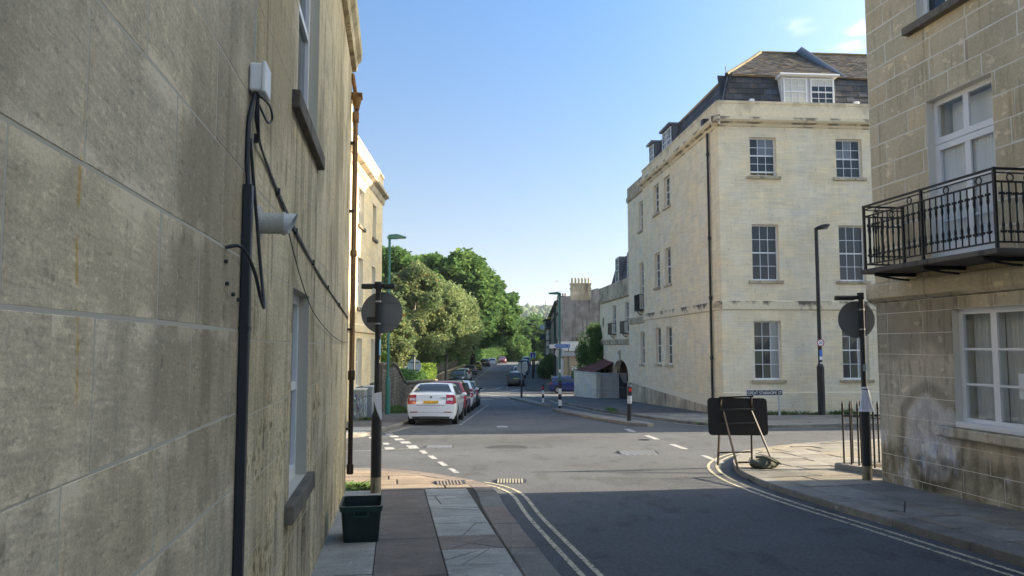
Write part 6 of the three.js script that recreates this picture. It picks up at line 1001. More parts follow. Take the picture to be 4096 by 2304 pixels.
function car({ label, group, x, f, type = 'hatch', L = 4.0, W = 1.74, H = 1.46, color, turn = 0, roofColor, plate, plateCol = [0.62, 0.45, 0.04], yOff = 0, rearGlass, lamp, lampTop, brand, simple, wheelR = 0.315, pitch = 0, blackLow }) {
  const t = thing('parked_car', label, 'car', gp(x, f, 0.002 + yOff), turn, group); if (pitch) t.rotation.x = pitch; t.rotation.order = 'YXZ';
  const P = PROFILES[type], curve = new THREE.CatmullRomCurve3(P.map(([d, y]) => V(0, y * H, d * L)), false, 'centripetal'), N = simple ? 56 : 90;
  const raw = curve.getPoints(N * 3), cols = []; for (let k = 0; k <= N; k++) { const p = raw[k * 3]; cols.push([Math.max(p.z, (cols[k - 1]?.[0] ?? -1) + 0.0015), p.y]); }
  const belt = 0.66 * H, half = W / 2, tab = [[0.12 * H, 0.86], [0.24 * H, 0.96], [0.40 * H, 1.0], [0.56 * H, 0.99], [belt, 0.955], [0.80 * H, 0.855], [0.94 * H, 0.745], [H, 0.66], [H * 1.1, 0.6]];
  const Wy = (y) => { let i = 0; while (i < tab.length - 2 && y > tab[i + 1][0]) i++; const [a, p] = tab[i], [b, q] = tab[i + 1]; return half * mix(p, q, clamp01((y - a) / (b - a))); };
  const Tz = (z) => 1 - 0.085 * Math.pow(clamp01(1 - z / 0.45), 2) - 0.16 * Math.pow(clamp01(1 - (L - z) / 0.8), 2);
  const zb = (z, s) => 0.13 * s * s * Math.pow(clamp01(1 - z / (0.3 * L)), 1.5) - 0.20 * s * s * Math.pow(clamp01(1 - (L - z) / (0.3 * L)), 1.5);
  const z1 = type === 'sedan' ? 0.215 * L : 0.175 * L, z2 = 0.80 * L, ra = wheelR * 1.16, clear = 0.19;
  const bot = (z) => { let b = clear + 0.05 * Math.pow(clamp01(1 - z / 0.5), 2) + 0.06 * Math.pow(clamp01(1 - (L - z) / 0.5), 2); for (const w of [z1, z2]) { const d = Math.abs(z - w); if (d < ra) b = Math.max(b, wheelR + Math.sqrt(ra * ra - d * d)); } return b; };
  const skin = (z, y, s) => [s * Wy(y) * Tz(z), y + 0.022 * (1 - s * s), -(z + zb(z, s))];
  const extra = []; for (const w of [z1, z2]) for (let q = -10; q <= 10; q++) extra.push(w + ra * Math.sin(q / 10 * Math.PI / 2) * 1.0);
  const topAt = (z) => { let i = 0; while (i < cols.length - 2 && z > cols[i + 1][0]) i++; const [a, p] = cols[i], [b, q] = cols[i + 1]; return mix(p, q, clamp01((z - a) / (b - a || 1))); };
  const all = [...cols, ...extra.map((z) => [z, topAt(z)])].sort((a, b) => a[0] - b[0]).filter((c, i, A) => i === 0 || c[0] - A[i - 1][0] > 0.0008);
  const pos = [], id = []; const grid = (rows) => { const o = pos.length / 3, n = rows[0].length; rows.forEach((r) => r.forEach((p) => pos.push(...p))); for (let i = 0; i + 1 < rows.length; i++) for (let j = 0; j + 1 < n; j++) { const a = o + i * n + j; id.push(a, a + n, a + 1, a + 1, a + n, a + n + 1); } };
  const MS = 10, R = 12;
  grid(all.map(([z, y]) => Array.from({ length: MS + 1 }, (_, k) => skin(z, y, 1 - 2 * k / MS))));
  for (const s of [1, -1]) grid(all.map(([z, y]) => { const b = Math.min(bot(z), y - 0.02); return Array.from({ length: R + 1 }, (_, k) => { const q = s > 0 ? 1 - k / R : k / R, yy = mix(b, y, 1 - q); const yk = s > 0 ? mix(b, y, k / R) : mix(y, b, k / R); return [s * Wy(yk) * Tz(z), yk, -(z + zb(z, 1))]; }); }));
  const g = new THREE.BufferGeometry(); g.setAttribute('position', new THREE.Float32BufferAttribute(pos, 3)); g.setIndex(id); const gm = mergeVertices(g, 1e-4); gm.computeVertexNormals();
  const body = mesh('body', [gm], carPaint(color), t);
  mesh('underbody', [bx(-half * 0.80, half * 0.80, 0.17, 0.55, -L + 0.25, -0.22), ...[z1, z2].map((z) => bx(-half * 0.93, half * 0.93, wheelR * 0.9, wheelR + ra * 0.93, -z - ra * 0.9, -z + ra * 0.9)), bx(-half * 0.72, half * 0.72, 0.22, 0.34, -0.3, -0.10)], trimBlack, t);
  // patches lying on the body: rows of points pushed outwards
  const patch = (rows, off) => { const p = []; const c = V(0, H * 0.45, -L / 2); const push = (q) => q; const out = []; for (let i = 0; i + 1 < rows.length; i++) for (let j = 0; j + 1 < rows[0].length; j++) p.push(...quad(rows[i][j], rows[i + 1][j], rows[i + 1][j + 1], rows[i][j + 1])); let gg = tri(p); const A = gg.attributes.position, n = gg.attributes.normal; let dot = 0; for (let i = 0; i < A.count; i += 3) dot += n.getX(i) * (A.getX(i) - c.x) + n.getY(i) * (A.getY(i) - c.y) + n.getZ(i) * (A.getZ(i) - c.z); if (dot < 0) { for (let i = 0; i < p.length; i++) p[i] = [p[i][0], p[i][2], p[i][1]]; gg = tri(p); } const nn = gg.attributes.normal, B = gg.attributes.position; for (let i = 0; i < B.count; i++) B.setXYZ(i, B.getX(i) + nn.getX(i) * off, B.getY(i) + nn.getY(i) * off, B.getZ(i) + nn.getZ(i) * off); gg.deleteAttribute('normal'); gg.deleteAttribute('uv'); const m2 = mergeVertices(gg, off * 2.2); m2.computeVertexNormals(); return m2; };
  const zRear = (y) => { for (let k = 1; k < cols.length; k++) if (cols[k][1] >= y * H) { const [a, p] = cols[k - 1], [b, q] = cols[k]; return mix(a, b, clamp01((y * H - p) / (q - p || 1))); } return cols[0][0]; };
  const zFront = (y) => { for (let k = cols.length - 2; k >= 0; k--) if (cols[k][1] >= y * H) { const [a, p] = cols[k + 1], [b, q] = cols[k]; return mix(a, b, clamp01((y * H - p) / (q - p || 1))); } return L; };
  const onEnd = (rear, ya, yb, s0a, s1a, s0b = s0a, s1b = s1a, nr = 6, ns = 8) => Array.from({ length: nr + 1 }, (_, i) => { const q = i / nr, y = mix(ya, yb, q), z = rear ? zRear(y) : zFront(y); return Array.from({ length: ns + 1 }, (_, j) => skin(z, topAt(z), mix(mix(s0a, s0b, q), mix(s1a, s1b, q), j / ns))); });
  const onSide = (s, pts, nr = 4, ns = 8) => Array.from({ length: nr + 1 }, (_, i) => Array.from({ length: ns + 1 }, (_, j) => { const q = i / nr, w = j / ns, z = mix(mix(pts[0][0], pts[1][0], w), mix(pts[3][0], pts[2][0], w), q) * L, y = mix(mix(pts[0][1], pts[1][1], w), mix(pts[3][1], pts[2][1], w), q) * H; return [s * Wy(y) * Tz(z), y, -(z + zb(z, 1))]; }));
  const rg = rearGlass ?? (type === 'sedan' ? [0.785, 0.965] : type === 'tall' ? [0.66, 0.92] : [0.665, 0.92]);
  mesh('rear_window', [patch(onEnd(true, rg[0], rg[1], -0.88, 0.88, -0.80, 0.80), 0.006)], carGlass, t);
  mesh('windscreen', [patch(onEnd(false, 0.70, 0.945, -0.90, 0.90, -0.82, 0.82), 0.006)], carGlass, t);
  const sw = type === 'sedan' ? [[[0.22, 0.71], [0.42, 0.685], [0.40, 0.93], [0.27, 0.91]], [[0.43, 0.685], [0.63, 0.675], [0.555, 0.90], [0.41, 0.93]]] : type === 'estate' ? [[[0.075, 0.70], [0.25, 0.69], [0.25, 0.92], [0.12, 0.90]], [[0.26, 0.69], [0.44, 0.68], [0.43, 0.925], [0.26, 0.92]], [[0.45, 0.68], [0.66, 0.67], [0.575, 0.89], [0.44, 0.925]]] : [[[0.10, 0.70], [0.36, 0.685], [0.35, 0.925], [0.155, 0.89]], [[0.37, 0.685], [0.63, 0.67], [0.54, 0.89], [0.36, 0.925]]];
  for (const s of [-1, 1]) for (const q of sw) mesh('side_window', [patch(onSide(s, q), 0.006)], carGlass, t);
  const lt = lamp ?? (type === 'tall' || type === 'hatch' ? [0.50, 0.66] : [0.50, 0.655]);
  for (const s of [-1, 1]) {
    const li = brand === 'white' ? 0.62 : 0.72, lm = mesh('tail_light', [patch(onEnd(true, lt[0], lt[1], s * li, s * 1.0, s * (li + 0.05), s * 1.0), 0.010), patch(onSide(s, [[0.004, lt[0] + 0.02], [0.055, lt[0] + 0.04], [0.05, lt[1] - 0.02], [0.02, lt[1] + 0.02]]), 0.010)], lampRed, t);
    if (!simple) mesh('clear_lens', [patch(onEnd(true, mix(lt[0], lt[1], 0.34), mix(lt[0], lt[1], 0.66), s * (li + 0.05), s * 0.93), 0.014)], lampClear, lm);
    mesh('headlight', [patch(onEnd(false, 0.42, 0.52, s * 0.62, s * 0.98), 0.01)], lampClear, t);
    const mz = -0.645 * L; mesh('mirror', [sph(s * (half + 0.07), 0.70 * H, mz, 0.10, 0.072, 0.075, 10), bx(Math.min(s * half * 0.93, s * (half + 0.05)), Math.max(s * half * 0.93, s * (half + 0.05)), 0.665 * H, 0.69 * H, mz - 0.03, mz + 0.02)], simple ? trimBlack : carPaint(color), t);
    for (const z of [z1, z2]) {
      const w = mesh('wheel', [fin(new THREE.LatheGeometry([[0.19, -0.10], [wheelR - 0.02, -0.105], [wheelR, -0.08], [wheelR, 0.08], [wheelR - 0.02, 0.105], [0.19, 0.10]].map((p) => new THREE.Vector2(...p)), 24).rotateZ(Math.PI / 2))], M.rubber, t); w.position.set(s * (half - 0.115), wheelR, -z);
      mesh('rim', [fin(new THREE.CylinderGeometry(0.195, 0.195, 0.12, 20).rotateZ(Math.PI / 2).translate(s * 0.02, 0, 0)), ...[0, 1, 2, 3, 4].map((k) => fin(new THREE.BoxGeometry(0.02, 0.19, 0.05).translate(0, 0.1, 0).rotateX(k * 1.2566).translate(s * 0.085, 0, 0)))], M.tin, w);
    }
  }
  if (roofColor) mesh('roof_panel', [patch(onEnd(true, 0.955, 0.999, -0.98, 0.98), 0.006), patch(onEnd(false, 0.955, 0.998, -0.98, 0.98), 0.006)], carPaint(roofColor), t);
  const flat = (mat, y0, y1, w, tz = 0.012, name = 'number_plate') => { const z = zRear((y0 + y1) / 2), sl = Math.atan2(zRear(y1) - zRear(y0), (y1 - y0) * H); const m = mesh(name, [new THREE.PlaneGeometry(w, (y1 - y0) * H).rotateX(-sl).translate(0, (y0 + y1) / 2 * H + 0.02, -z + tz)], mat, t); return m; };
  if (plate) flat(std([1, 1, 1], 0.5, { map: canvasTex(512, 112, (c, w, h) => { c.fillStyle = '#e8b30e'; c.fillRect(0, 0, w, h); c.strokeStyle = '#8a6a10'; c.strokeRect(2, 2, w - 4, h - 4); c.fillStyle = '#15130c'; c.font = 'bold 94px sans-serif'; c.textAlign = 'center'; c.fillText(plate, w / 2, 91, w - 26); }) }), 0.505, 0.58, 0.53, 0.026);
  else flat(std(plateCol, 0.6), 0.50, 0.57, 0.50, 0.02);
  mesh('valance', [patch(onEnd(true, 0.17, 0.205, -0.86, 0.86, -0.9, 0.9, 2, 10), 0.006)], trimBlack, t);
  if (blackLow) mesh('lower_bumper', [patch(onEnd(true, 0.31, 0.40, -0.95, 0.95), 0.008)], trimBlack, t);
  if (brand === 'white') {
    mesh('boot_line', [patch(onEnd(true, 0.462, 0.472, -0.60, 0.60, -0.60, 0.60, 1, 10), 0.006), patch(onEnd(true, 0.468, 0.70, -0.625, -0.613, -0.655, -0.645, 6, 1), 0.006), patch(onEnd(true, 0.468, 0.70, 0.613, 0.625, 0.645, 0.655, 6, 1), 0.006)], std([0.25, 0.25, 0.27], 0.8), t);
    mesh('plate_recess', [patch(onEnd(true, 0.585, 0.592, -0.46, 0.46, -0.46, 0.46, 1, 8), 0.008)], std([0.35, 0.35, 0.37], 0.8), t);
    mesh('bumper_line', [patch(onEnd(true, 0.292, 0.302, -0.98, 0.98, -0.98, 0.98, 1, 12), 0.006)], std([0.35, 0.35, 0.37], 0.8), t);
    for (const s of [-1, 1]) mesh('reflector', [patch(onEnd(true, 0.302, 0.322, s * 0.58, s * 0.90, s * 0.58, s * 0.90, 1, 6), 0.012)], lampRed, t);
    const em = zRear(0.66); const b = mesh('emblem', [fin(new THREE.CylinderGeometry(0.042, 0.042, 0.01, 20).rotateX(Math.PI / 2).translate(0, 0.662 * H + 0.02, -em + 0.012))], M.tin, t); mesh('emblem_face', [fin(new THREE.CylinderGeometry(0.032, 0.032, 0.012, 20).rotateX(Math.PI / 2).translate(0, 0.662 * H + 0.02, -em + 0.013))], std([0.03, 0.10, 0.06], 0.5), b);
    mesh('model_script', [0, 1, 2, 3, 4, 5].map((k) => bx(0.34 + k * 0.036, 0.362 + k * 0.036, 0.655 * H, 0.672 * H, -zRear(0.655) - 0.03, -zRear(0.655) + 0.012)), M.tin, t);
    mesh('wiper', [bar([-0.02, 0.80 * H, -zRear(0.80) + 0.035], [0.40, 0.79 * H, -zRear(0.79) + 0.01], 0.014, 0.014)], trimBlack, t);
    mesh('aerial', [cy([0, H - 0.01, -0.30 * L], [0, H + 0.12, -0.27 * L], 0.008), sph(0, H, -0.30 * L, 0.03, 0.02, 0.05, 8)], trimBlack, t);
    mesh('exhaust', [cy([-0.50, 0.24, -0.4], [-0.50, 0.24, -0.06], 0.035), rbx(-0.62, -0.34, 0.21, 0.34, -0.5, -0.08, 0.03)], trimBlack, t);
    for (const u of [-0.62, -0.22, 0.2, 0.6]) { const z = zRear(0.40); mesh('parking_sensor', [fin(new THREE.CylinderGeometry(0.014, 0.014, 0.008, 10).rotateX(Math.PI / 2).translate(u, 0.395 * H + 0.015, -z - zb(z, u / (half)) + 0.006))], std([0.55, 0.55, 0.55], 0.5), t); }
    mesh('sticker', [bx(-0.60, -0.52, 0.82 * H, 0.87 * H, -zRear(0.845) - 0.06, -zRear(0.845) + 0.02)], std([0.55, 0.58, 0.28], 0.6), t);
    for (const s of [-1, 1]) mesh('door_handle', [rbx(Math.min(s * half * 0.985, s * half * 1.02), Math.max(s * half * 0.985, s * half * 1.02), 0.60 * H, 0.62 * H, -0.33 * L - 0.16, -0.33 * L, 0.008)], carPaint(color), t);
  }
  return t;
}
const slopeP = -0.037;
car({ label: 'white hatchback saloon with yellow rear plate parked at the corner of the side street', x: -2.86, f: 26.9, type: 'sedan', L: 4.57, W: 1.79, H: 1.46, color: [0.78, 0.79, 0.80], plate: 'WG62 KHM', brand: 'white', lamp: [0.50, 0.725], pitch: slopeP, turn: -0.012 });
car({ label: 'dark red hatchback parked in front of the white saloon', x: -2.86, f: 32.7, type: 'tall', L: 4.1, W: 1.76, H: 1.52, color: [0.24, 0.012, 0.018], lamp: [0.42, 0.64], pitch: slopeP, turn: -0.01 });
car({ label: 'small white city car parked between the red and the black hatchbacks', x: -2.72, f: 37.8, type: 'hatch', L: 3.55, W: 1.63, H: 1.49, color: [0.76, 0.78, 0.80], lamp: [0.44, 0.60], pitch: slopeP });
car({ label: 'small black hatchback at the head of the near parked row', x: -2.70, f: 42.2, type: 'hatch', L: 3.7, W: 1.66, H: 1.44, color: [0.015, 0.018, 0.022], lamp: [0.48, 0.64], pitch: slopeP });
const far = 'cars parked beyond the junction';
car({ label: 'dark saloon facing us at the end of the far row by the garden wall', group: far, x: -6.05, f: 88.6, type: 'sedan', L: 4.6, W: 1.82, H: 1.45, color: [0.025, 0.035, 0.05], turn: Math.PI, simple: true });
car({ label: 'silver-white estate parked by the garden wall', group: far, x: -5.85, f: 91, type: 'estate', L: 4.5, W: 1.82, H: 1.5, color: [0.66, 0.65, 0.60], simple: true, lamp: [0.55, 0.88] });
car({ label: 'mid grey hatchback parked behind the silver estate', group: far, x: -5.9, f: 107, type: 'hatch', L: 4.3, W: 1.8, H: 1.48, color: [0.10, 0.105, 0.12], simple: true, blackLow: true });
car({ label: 'lime green hatchback parked under the dark trees', group: far, x: -5.95, f: 126, type: 'hatch', L: 4.2, W: 1.78, H: 1.52, color: [0.34, 0.38, 0.03], simple: true, blackLow: true });
car({ label: 'dark plum hatchback parked beyond the lime green car', group: far, x: -5.2, f: 146, type: 'tall', L: 4.3, W: 1.82, H: 1.6, color: [0.035, 0.02, 0.03], simple: true });
car({ label: 'small white hatchback parked beyond the dark plum car', group: far, x: -4.1, f: 158, type: 'hatch', L: 3.9, W: 1.72, H: 1.48, color: [0.7, 0.7, 0.7], simple: true, plateCol: [0.5, 0.5, 0.5] });
car({ label: 'dark red people carrier facing us at the bend under the trees', group: far, x: -2.7, f: 176.5, type: 'tall', L: 4.4, W: 1.82, H: 1.62, color: [0.13, 0.015, 0.025], turn: Math.PI + 0.15, simple: true });
car({ label: 'black hatchback with white roof parked at the mouth of the far street', group: far, x: 0.42, f: 79.5, type: 'hatch', L: 4.25, W: 1.8, H: 1.5, color: [0.012, 0.013, 0.016], roofColor: [0.75, 0.76, 0.78], simple: true, lamp: [0.56, 0.62] });
car({ label: 'silver hatchback parked behind the black white-roofed car', group: far, x: 0.95, f: 98, type: 'tall', L: 4.0, W: 1.74, H: 1.56, color: [0.62, 0.64, 0.68], simple: true, lamp: [0.44, 0.62] });
car({ label: 'steel blue hatchback parked beyond the silver one', group: far, x: 1.45, f: 109, type: 'hatch', L: 4.2, W: 1.78, H: 1.5, color: [0.10, 0.16, 0.26], simple: true });
car({ label: 'pale blue hatchback parked further up the far street', group: far, x: 1.75, f: 121, type: 'hatch', L: 4.2, W: 1.78, H: 1.52, color: [0.33, 0.42, 0.52], simple: true });
car({ label: 'dark blue tall car parked beyond the pale blue hatchback', group: far, x: 2.2, f: 134, type: 'tall', L: 4.3, W: 1.8, H: 1.66, color: [0.04, 0.06, 0.11], simple: true });
car({ label: 'pale turquoise van-like car at the far end of the row', group: far, x: 2.9, f: 152, type: 'tall', L: 4.4, W: 1.84, H: 1.85, color: [0.36, 0.52, 0.56], simple: true });
{
  const c = car({ label: 'royal blue estate car driving out of view behind the pale outhouse wall', x: 3.22, f: 68.6, type: 'estate', L: 4.75, W: 1.84, H: 1.48, color: [0.006, 0.022, 0.15], turn: -Math.PI / 2, lamp: [0.53, 0.68], wheelR: 0.335 });
  mesh('roof_rail', [-1, 1].map((s) => tb([[s * 0.60, 1.42, -0.45], [s * 0.60, 1.50, -1.2], [s * 0.60, 1.50, -2.2], [s * 0.60, 1.40, -2.8]], 0.02, 14)), M.tin, c);
}

// ---------- trees ----------
const leafMat = new THREE.MeshPhysicalMaterial({ vertexColors: true, roughness: 1, transmission: 0.42, thickness: 0, specularIntensity: 0.1 });
const bark = std([0.10, 0.085, 0.065], 1, { map: T.render }), birchBark = std([0.42, 0.40, 0.36], 0.95, { map: T.render });
// leaves grouped in clumps through the crown; shape(h) gives the crown's radius at share h of its height
function crownGeo({ H0, H1, R, shape, clumps, leaves, size, seed, pal, droop = 0, clumpR = 0.9, flatY = 1, off = [0, 0], fleck }) {
  const r = rng(seed), pos = new Float32Array(leaves * 18), col = new Float32Array(leaves * 18); const C = [];
  for (let k = 0; k < clumps; k++) { const h = Math.pow(r(), 0.85), y = mix(H0, H1, h), a = r() * 6.283, far_ = r() < 0.16, rad = R * shape(h) * (far_ ? 1 + 0.16 * r() : Math.pow(r(), 0.42)); C.push([off[0] * h + Math.cos(a) * rad, y, off[1] * h + Math.sin(a) * rad, clumpR * (far_ ? 0.35 + 0.3 * r() : 0.55 + 0.8 * r()), pal[Math.floor(r() * pal.length)]]); }
  const q = V(0, 0, 0), e = new THREE.Euler(), v = V(0, 0, 0); let o = 0;
  for (let i = 0; i < leaves; i++) {
    const c = C[Math.floor(r() * clumps)], th = r() * 6.283, u = r() * 2 - 1, s = Math.sqrt(1 - u * u), rr = c[3] * Math.pow(r(), 0.38), px = c[0] + Math.cos(th) * s * rr, py = c[1] + u * rr * flatY - droop * Math.pow(r(), 2) * c[3], pz = c[2] + Math.sin(th) * s * rr;
    const L = size * (0.55 + 0.9 * r()), w = L * (0.34 + 0.22 * r()); e.set((r() - 0.5) * 2.4 + (droop ? 1.1 : 0), r() * 6.283, (r() - 0.5) * 2.4);
    const k = 0.72 + 0.56 * r(), cc = fleck && r() < 0.012 ? fleck : c[4], jj = 0.9 + 0.2 * r(); const P = [[0, 0, 0], [w, 0.12 * L, L * 0.45], [0, 0, L], [-w, 0.12 * L, L * 0.5]];
    const W4 = P.map((p) => { v.set(...p).applyEuler(e); return [v.x + px, v.y + py, v.z + pz]; });
    for (const t of [0, 1, 2, 0, 2, 3]) { pos.set(W4[t], o); col[o] = cc[0] * k * jj; col[o + 1] = cc[1] * k; col[o + 2] = cc[2] * k; o += 3; }
  }
  const g = new THREE.BufferGeometry(); g.setAttribute('position', new THREE.BufferAttribute(pos, 3)); g.setAttribute('color', new THREE.BufferAttribute(col, 3)); g.computeVertexNormals(); return g;
}
function tree(name, label, x, f, opt, { trunkR = 0.3, barkMat = bark, limbs = 7, stems = 1, category = 'tree', group } = {}) {
  const t = thing(name, label, category, [x, prof(Math.max(f, 0)) , -f], 0, group), r = rng(opt.seed + 7), tg = [];
  for (let k = 0; k < stems; k++) { const sx = stems > 1 ? (r() - 0.5) * 1.2 : 0, sz = stems > 1 ? (r() - 0.5) * 1.2 : 0, top = mix(opt.H0, opt.H1, 0.75); tg.push(tb([[sx, -0.3, sz], [sx + 0.1, opt.H0 * 0.6, sz], [sx * 1.3 + (r() - 0.5) * 0.5, mix(opt.H0, top, 0.5), sz], [sx * 1.5 + (opt.off?.[0] ?? 0) * 0.7, top, sz * 1.5 + (opt.off?.[1] ?? 0) * 0.7]], trunkR * 0.7, 16, 8), cy([sx, -0.4, sz], [sx + 0.05, opt.H0 * 0.7, sz], trunkR * 1.25, trunkR * 0.75, 9)); }
  mesh('trunk', tg, barkMat, t);
  for (let k = 0; k < limbs; k++) { const a = r() * 6.283, h = 0.1 + 0.7 * r(), y = mix(opt.H0, opt.H1, h * 0.8), R = opt.R * opt.shape(h) * 0.85; mesh('limb', [tb([[0.03, y * 0.8, 0], [Math.cos(a) * R * 0.45, y + 0.3, Math.sin(a) * R * 0.45], [Math.cos(a) * R, y + 1.0, Math.sin(a) * R]], trunkR * 0.22, 10, 5)], barkMat, t); }
  mesh('crown', crownGeo(opt), leafMat, t); return t;
}
const round = (h) => Math.sqrt(Math.max(0.02, 1 - Math.pow((h - 0.42) / 0.6, 2))), egg = (h) => Math.pow(Math.sin(Math.PI * Math.min(1, 0.12 + h * 0.86)), 0.6), wide = (h) => 0.55 + 0.45 * Math.sin(Math.PI * Math.min(1, h * 0.85 + 0.1));
const pOlive = [[0.19, 0.245, 0.105], [0.205, 0.255, 0.11], [0.175, 0.235, 0.10], [0.215, 0.255, 0.115], [0.21, 0.24, 0.105]], pBirch = [[0.26, 0.32, 0.14], [0.30, 0.36, 0.15], [0.23, 0.29, 0.13]], pMid = [[0.105, 0.19, 0.055], [0.12, 0.21, 0.06], [0.095, 0.18, 0.058], [0.135, 0.22, 0.065]], pLime = [[0.225, 0.330, 0.060], [0.270, 0.375, 0.075], [0.180, 0.285, 0.060]];
tree('rowan_tree', 'olive green tree flecked with orange berries behind the rubble wall', -10.1, 76, { H0: 2.2, H1: 12.0, R: 3.7, shape: egg, clumps: 130, leaves: 50000, size: 0.22, clumpR: 0.85, seed: 201, pal: pOlive, fleck: [0.38, 0.15, 0.06] }, { trunkR: 0.14, stems: 3, barkMat: birchBark });
tree('rowan_tree', 'shorter olive tree close behind the curved stretch of wall', -11.8, 66, { H0: 1.4, H1: 8.6, R: 3.0, shape: egg, clumps: 80, leaves: 19000, size: 0.26, clumpR: 0.8, seed: 202, pal: pOlive, fleck: [0.34, 0.15, 0.06] }, { trunkR: 0.12, stems: 2, barkMat: birchBark });
tree('birch_tree', 'weeping silver birch with drooping pale foliage over the hedge', -7.1, 82, { H0: 4.0, H1: 10.2, R: 3.6, shape: egg, clumps: 170, leaves: 52000, size: 0.20, clumpR: 0.7, flatY: 1.6, droop: 1.0, seed: 203, pal: pBirch }, { trunkR: 0.16, barkMat: birchBark });
tree('lime_tree', 'tall green tree rising behind the olive tree', -14.6, 92, { H0: 3, H1: 15.2, R: 6.2, shape: round, clumps: 150, leaves: 38000, size: 0.42, clumpR: 1.2, seed: 204, pal: pMid }, { trunkR: 0.4 });
tree('lime_tree', 'tall dark tree whose top stands behind the teal lamp post', -19.5, 84, { H0: 3, H1: 14.0, R: 4.8, shape: round, clumps: 110, leaves: 28500, size: 0.41, clumpR: 1.2, seed: 205, pal: pMid }, { trunkR: 0.4 });
tree('lime_tree', 'very large dense dark tree overhanging the far parked cars', -8.8, 104, { H0: 4.8, H1: 16.0, R: 6.6, shape: wide, clumps: 210, leaves: 49400, size: 0.48, clumpR: 1.35, seed: 206, pal: pMid }, { trunkR: 0.5, limbs: 10 });
tree('lime_tree', 'broad tree leaning over the far street with sunlit outer leaves', -6.2, 120, { H0: 5.2, H1: 14.6, R: 6.6, shape: round, clumps: 180, leaves: 41800, size: 0.53, clumpR: 1.4, seed: 207, pal: pMid }, { trunkR: 0.45, limbs: 10 });
tree('lime_tree', 'dense tree in the row beyond the lime green car', -10.5, 136, { H0: 4.5, H1: 15, R: 7, shape: round, clumps: 130, leaves: 38000, size: 0.41, clumpR: 1.6, seed: 208, pal: pMid }, { trunkR: 0.45 });
tree('lime_tree', 'dark tree at the bend behind the people carrier', -3.2, 196, { H0: 0.6, H1: 12.0, R: 8.5, shape: round, clumps: 150, leaves: 34200, size: 0.48, clumpR: 1.7, seed: 209, pal: pMid }, { trunkR: 0.4 });
tree('lime_tree', 'bright green tree closing the far street beside the scaffold', 6.0, 205, { H0: 0.4, H1: 10.6, R: 9, shape: round, clumps: 150, leaves: 38000, size: 0.48, clumpR: 1.7, seed: 210, pal: pMid }, { trunkR: 0.4 });
tree('lime_tree', 'low bushy tree at the foot of the far street', 1.2, 192, { H0: 0.2, H1: 5.6, R: 4.2, shape: round, clumps: 80, leaves: 19000, size: 0.34, clumpR: 1.1, seed: 211, pal: pMid }, { trunkR: 0.2 });
tree('garden_shrub', 'dense dark green shrub against the corner of the archway house', 6.95, 61.8, { H0: 0.2, H1: 5.5, R: 1.75, shape: egg, clumps: 70, leaves: 32300, size: 0.12, clumpR: 0.6, seed: 212, pal: pMid }, { trunkR: 0.1, limbs: 3, category: 'shrub' });
tree('garden_shrub', 'bright lime sapling beside the teal lamp post', -6.9, 37.5, { H0: 1.2, H1: 3.9, R: 0.75, shape: egg, clumps: 16, leaves: 2850, size: 0.10, clumpR: 0.33, seed: 213, pal: pLime }, { trunkR: 0.04, limbs: 3, category: 'shrub' });
tree('garden_shrub', 'dark overgrown front garden bush by the scaffold', 5.2, 96, { H0: 0.1, H1: 2.4, R: 1.7, shape: round, clumps: 40, leaves: 9500, size: 0.19, clumpR: 0.7, seed: 214, pal: pMid }, { trunkR: 0.06, limbs: 2, category: 'shrub' });
tree('garden_shrub', 'dark front garden bush beyond the blue bin', 5.6, 108, { H0: 0.1, H1: 2.3, R: 1.6, shape: round, clumps: 40, leaves: 7600, size: 0.20, clumpR: 0.7, seed: 215, pal: pMid }, { trunkR: 0.06, limbs: 2, category: 'shrub' });
function hedge(label, P, h, w, leaves, size, seed, pal) {
  const r = rng(seed), pos = [], col = []; let tot = 0; const seg = P.slice(1).map((p, i) => { const l = Math.hypot(p[0] - P[i][0], p[1] - P[i][1]); tot += l; return l; });
  const e = new THREE.Euler(), v = V(0, 0, 0);
  for (let i = 0; i < leaves; i++) { let d = r() * tot, k = 0; while (d > seg[k]) d -= seg[k++]; const q = d / seg[k], x = mix(P[k][0], P[k + 1][0], q), f = mix(P[k][1], P[k + 1][1], q), bump = 0.75 + 0.5 * vn(x * 1.1 + 9, f * 0.9, 512, 512); const a = r() * 6.283, rr = Math.pow(r(), 0.35); const px = x + Math.cos(a) * rr * w, pz = -f + Math.sin(a) * rr * w * 0.6, py = prof(f) + h * bump * Math.pow(r(), 0.6); const L = size * (0.5 + r()), wd = L * 0.45; e.set(r() * 6, r() * 6, r() * 6); const c = pal[Math.floor(r() * pal.length)], kk = 0.7 + 0.6 * r(); const W4 = [[0, 0, 0], [wd, 0.1 * L, L * 0.5], [0, 0, L], [-wd, 0.1 * L, L * 0.5]].map((p) => { v.set(...p).applyEuler(e); return [v.x + px, v.y + py, v.z + pz]; }); for (const t of [0, 1, 2, 0, 2, 3]) { pos.push(...W4[t]); col.push(c[0] * kk, c[1] * kk, c[2] * kk); } }
  const g = new THREE.BufferGeometry(); g.setAttribute('position', new THREE.Float32BufferAttribute(pos, 3)); g.setAttribute('color', new THREE.Float32BufferAttribute(col, 3)); g.computeVertexNormals();
  const m = mesh('hedge', g, leafMat); m.userData = { label, category: 'hedge', kind: 'stuff' }; return m;
}
hedge('leafy green hedge behind the rubble wall under the trees', [[-8.2, 45], [-8.6, 52], [-8.2, 60], [-8.6, 70], [-9, 78]], 2.0, 1.1, 16000, 0.16, 301, pMid);
hedge('bright sunlit hedge end below the weeping birch', [[-8.3, 66], [-7.9, 72]], 2.4, 0.9, 9000, 0.14, 302, [...pLime, [0.10, 0.17, 0.04]]);
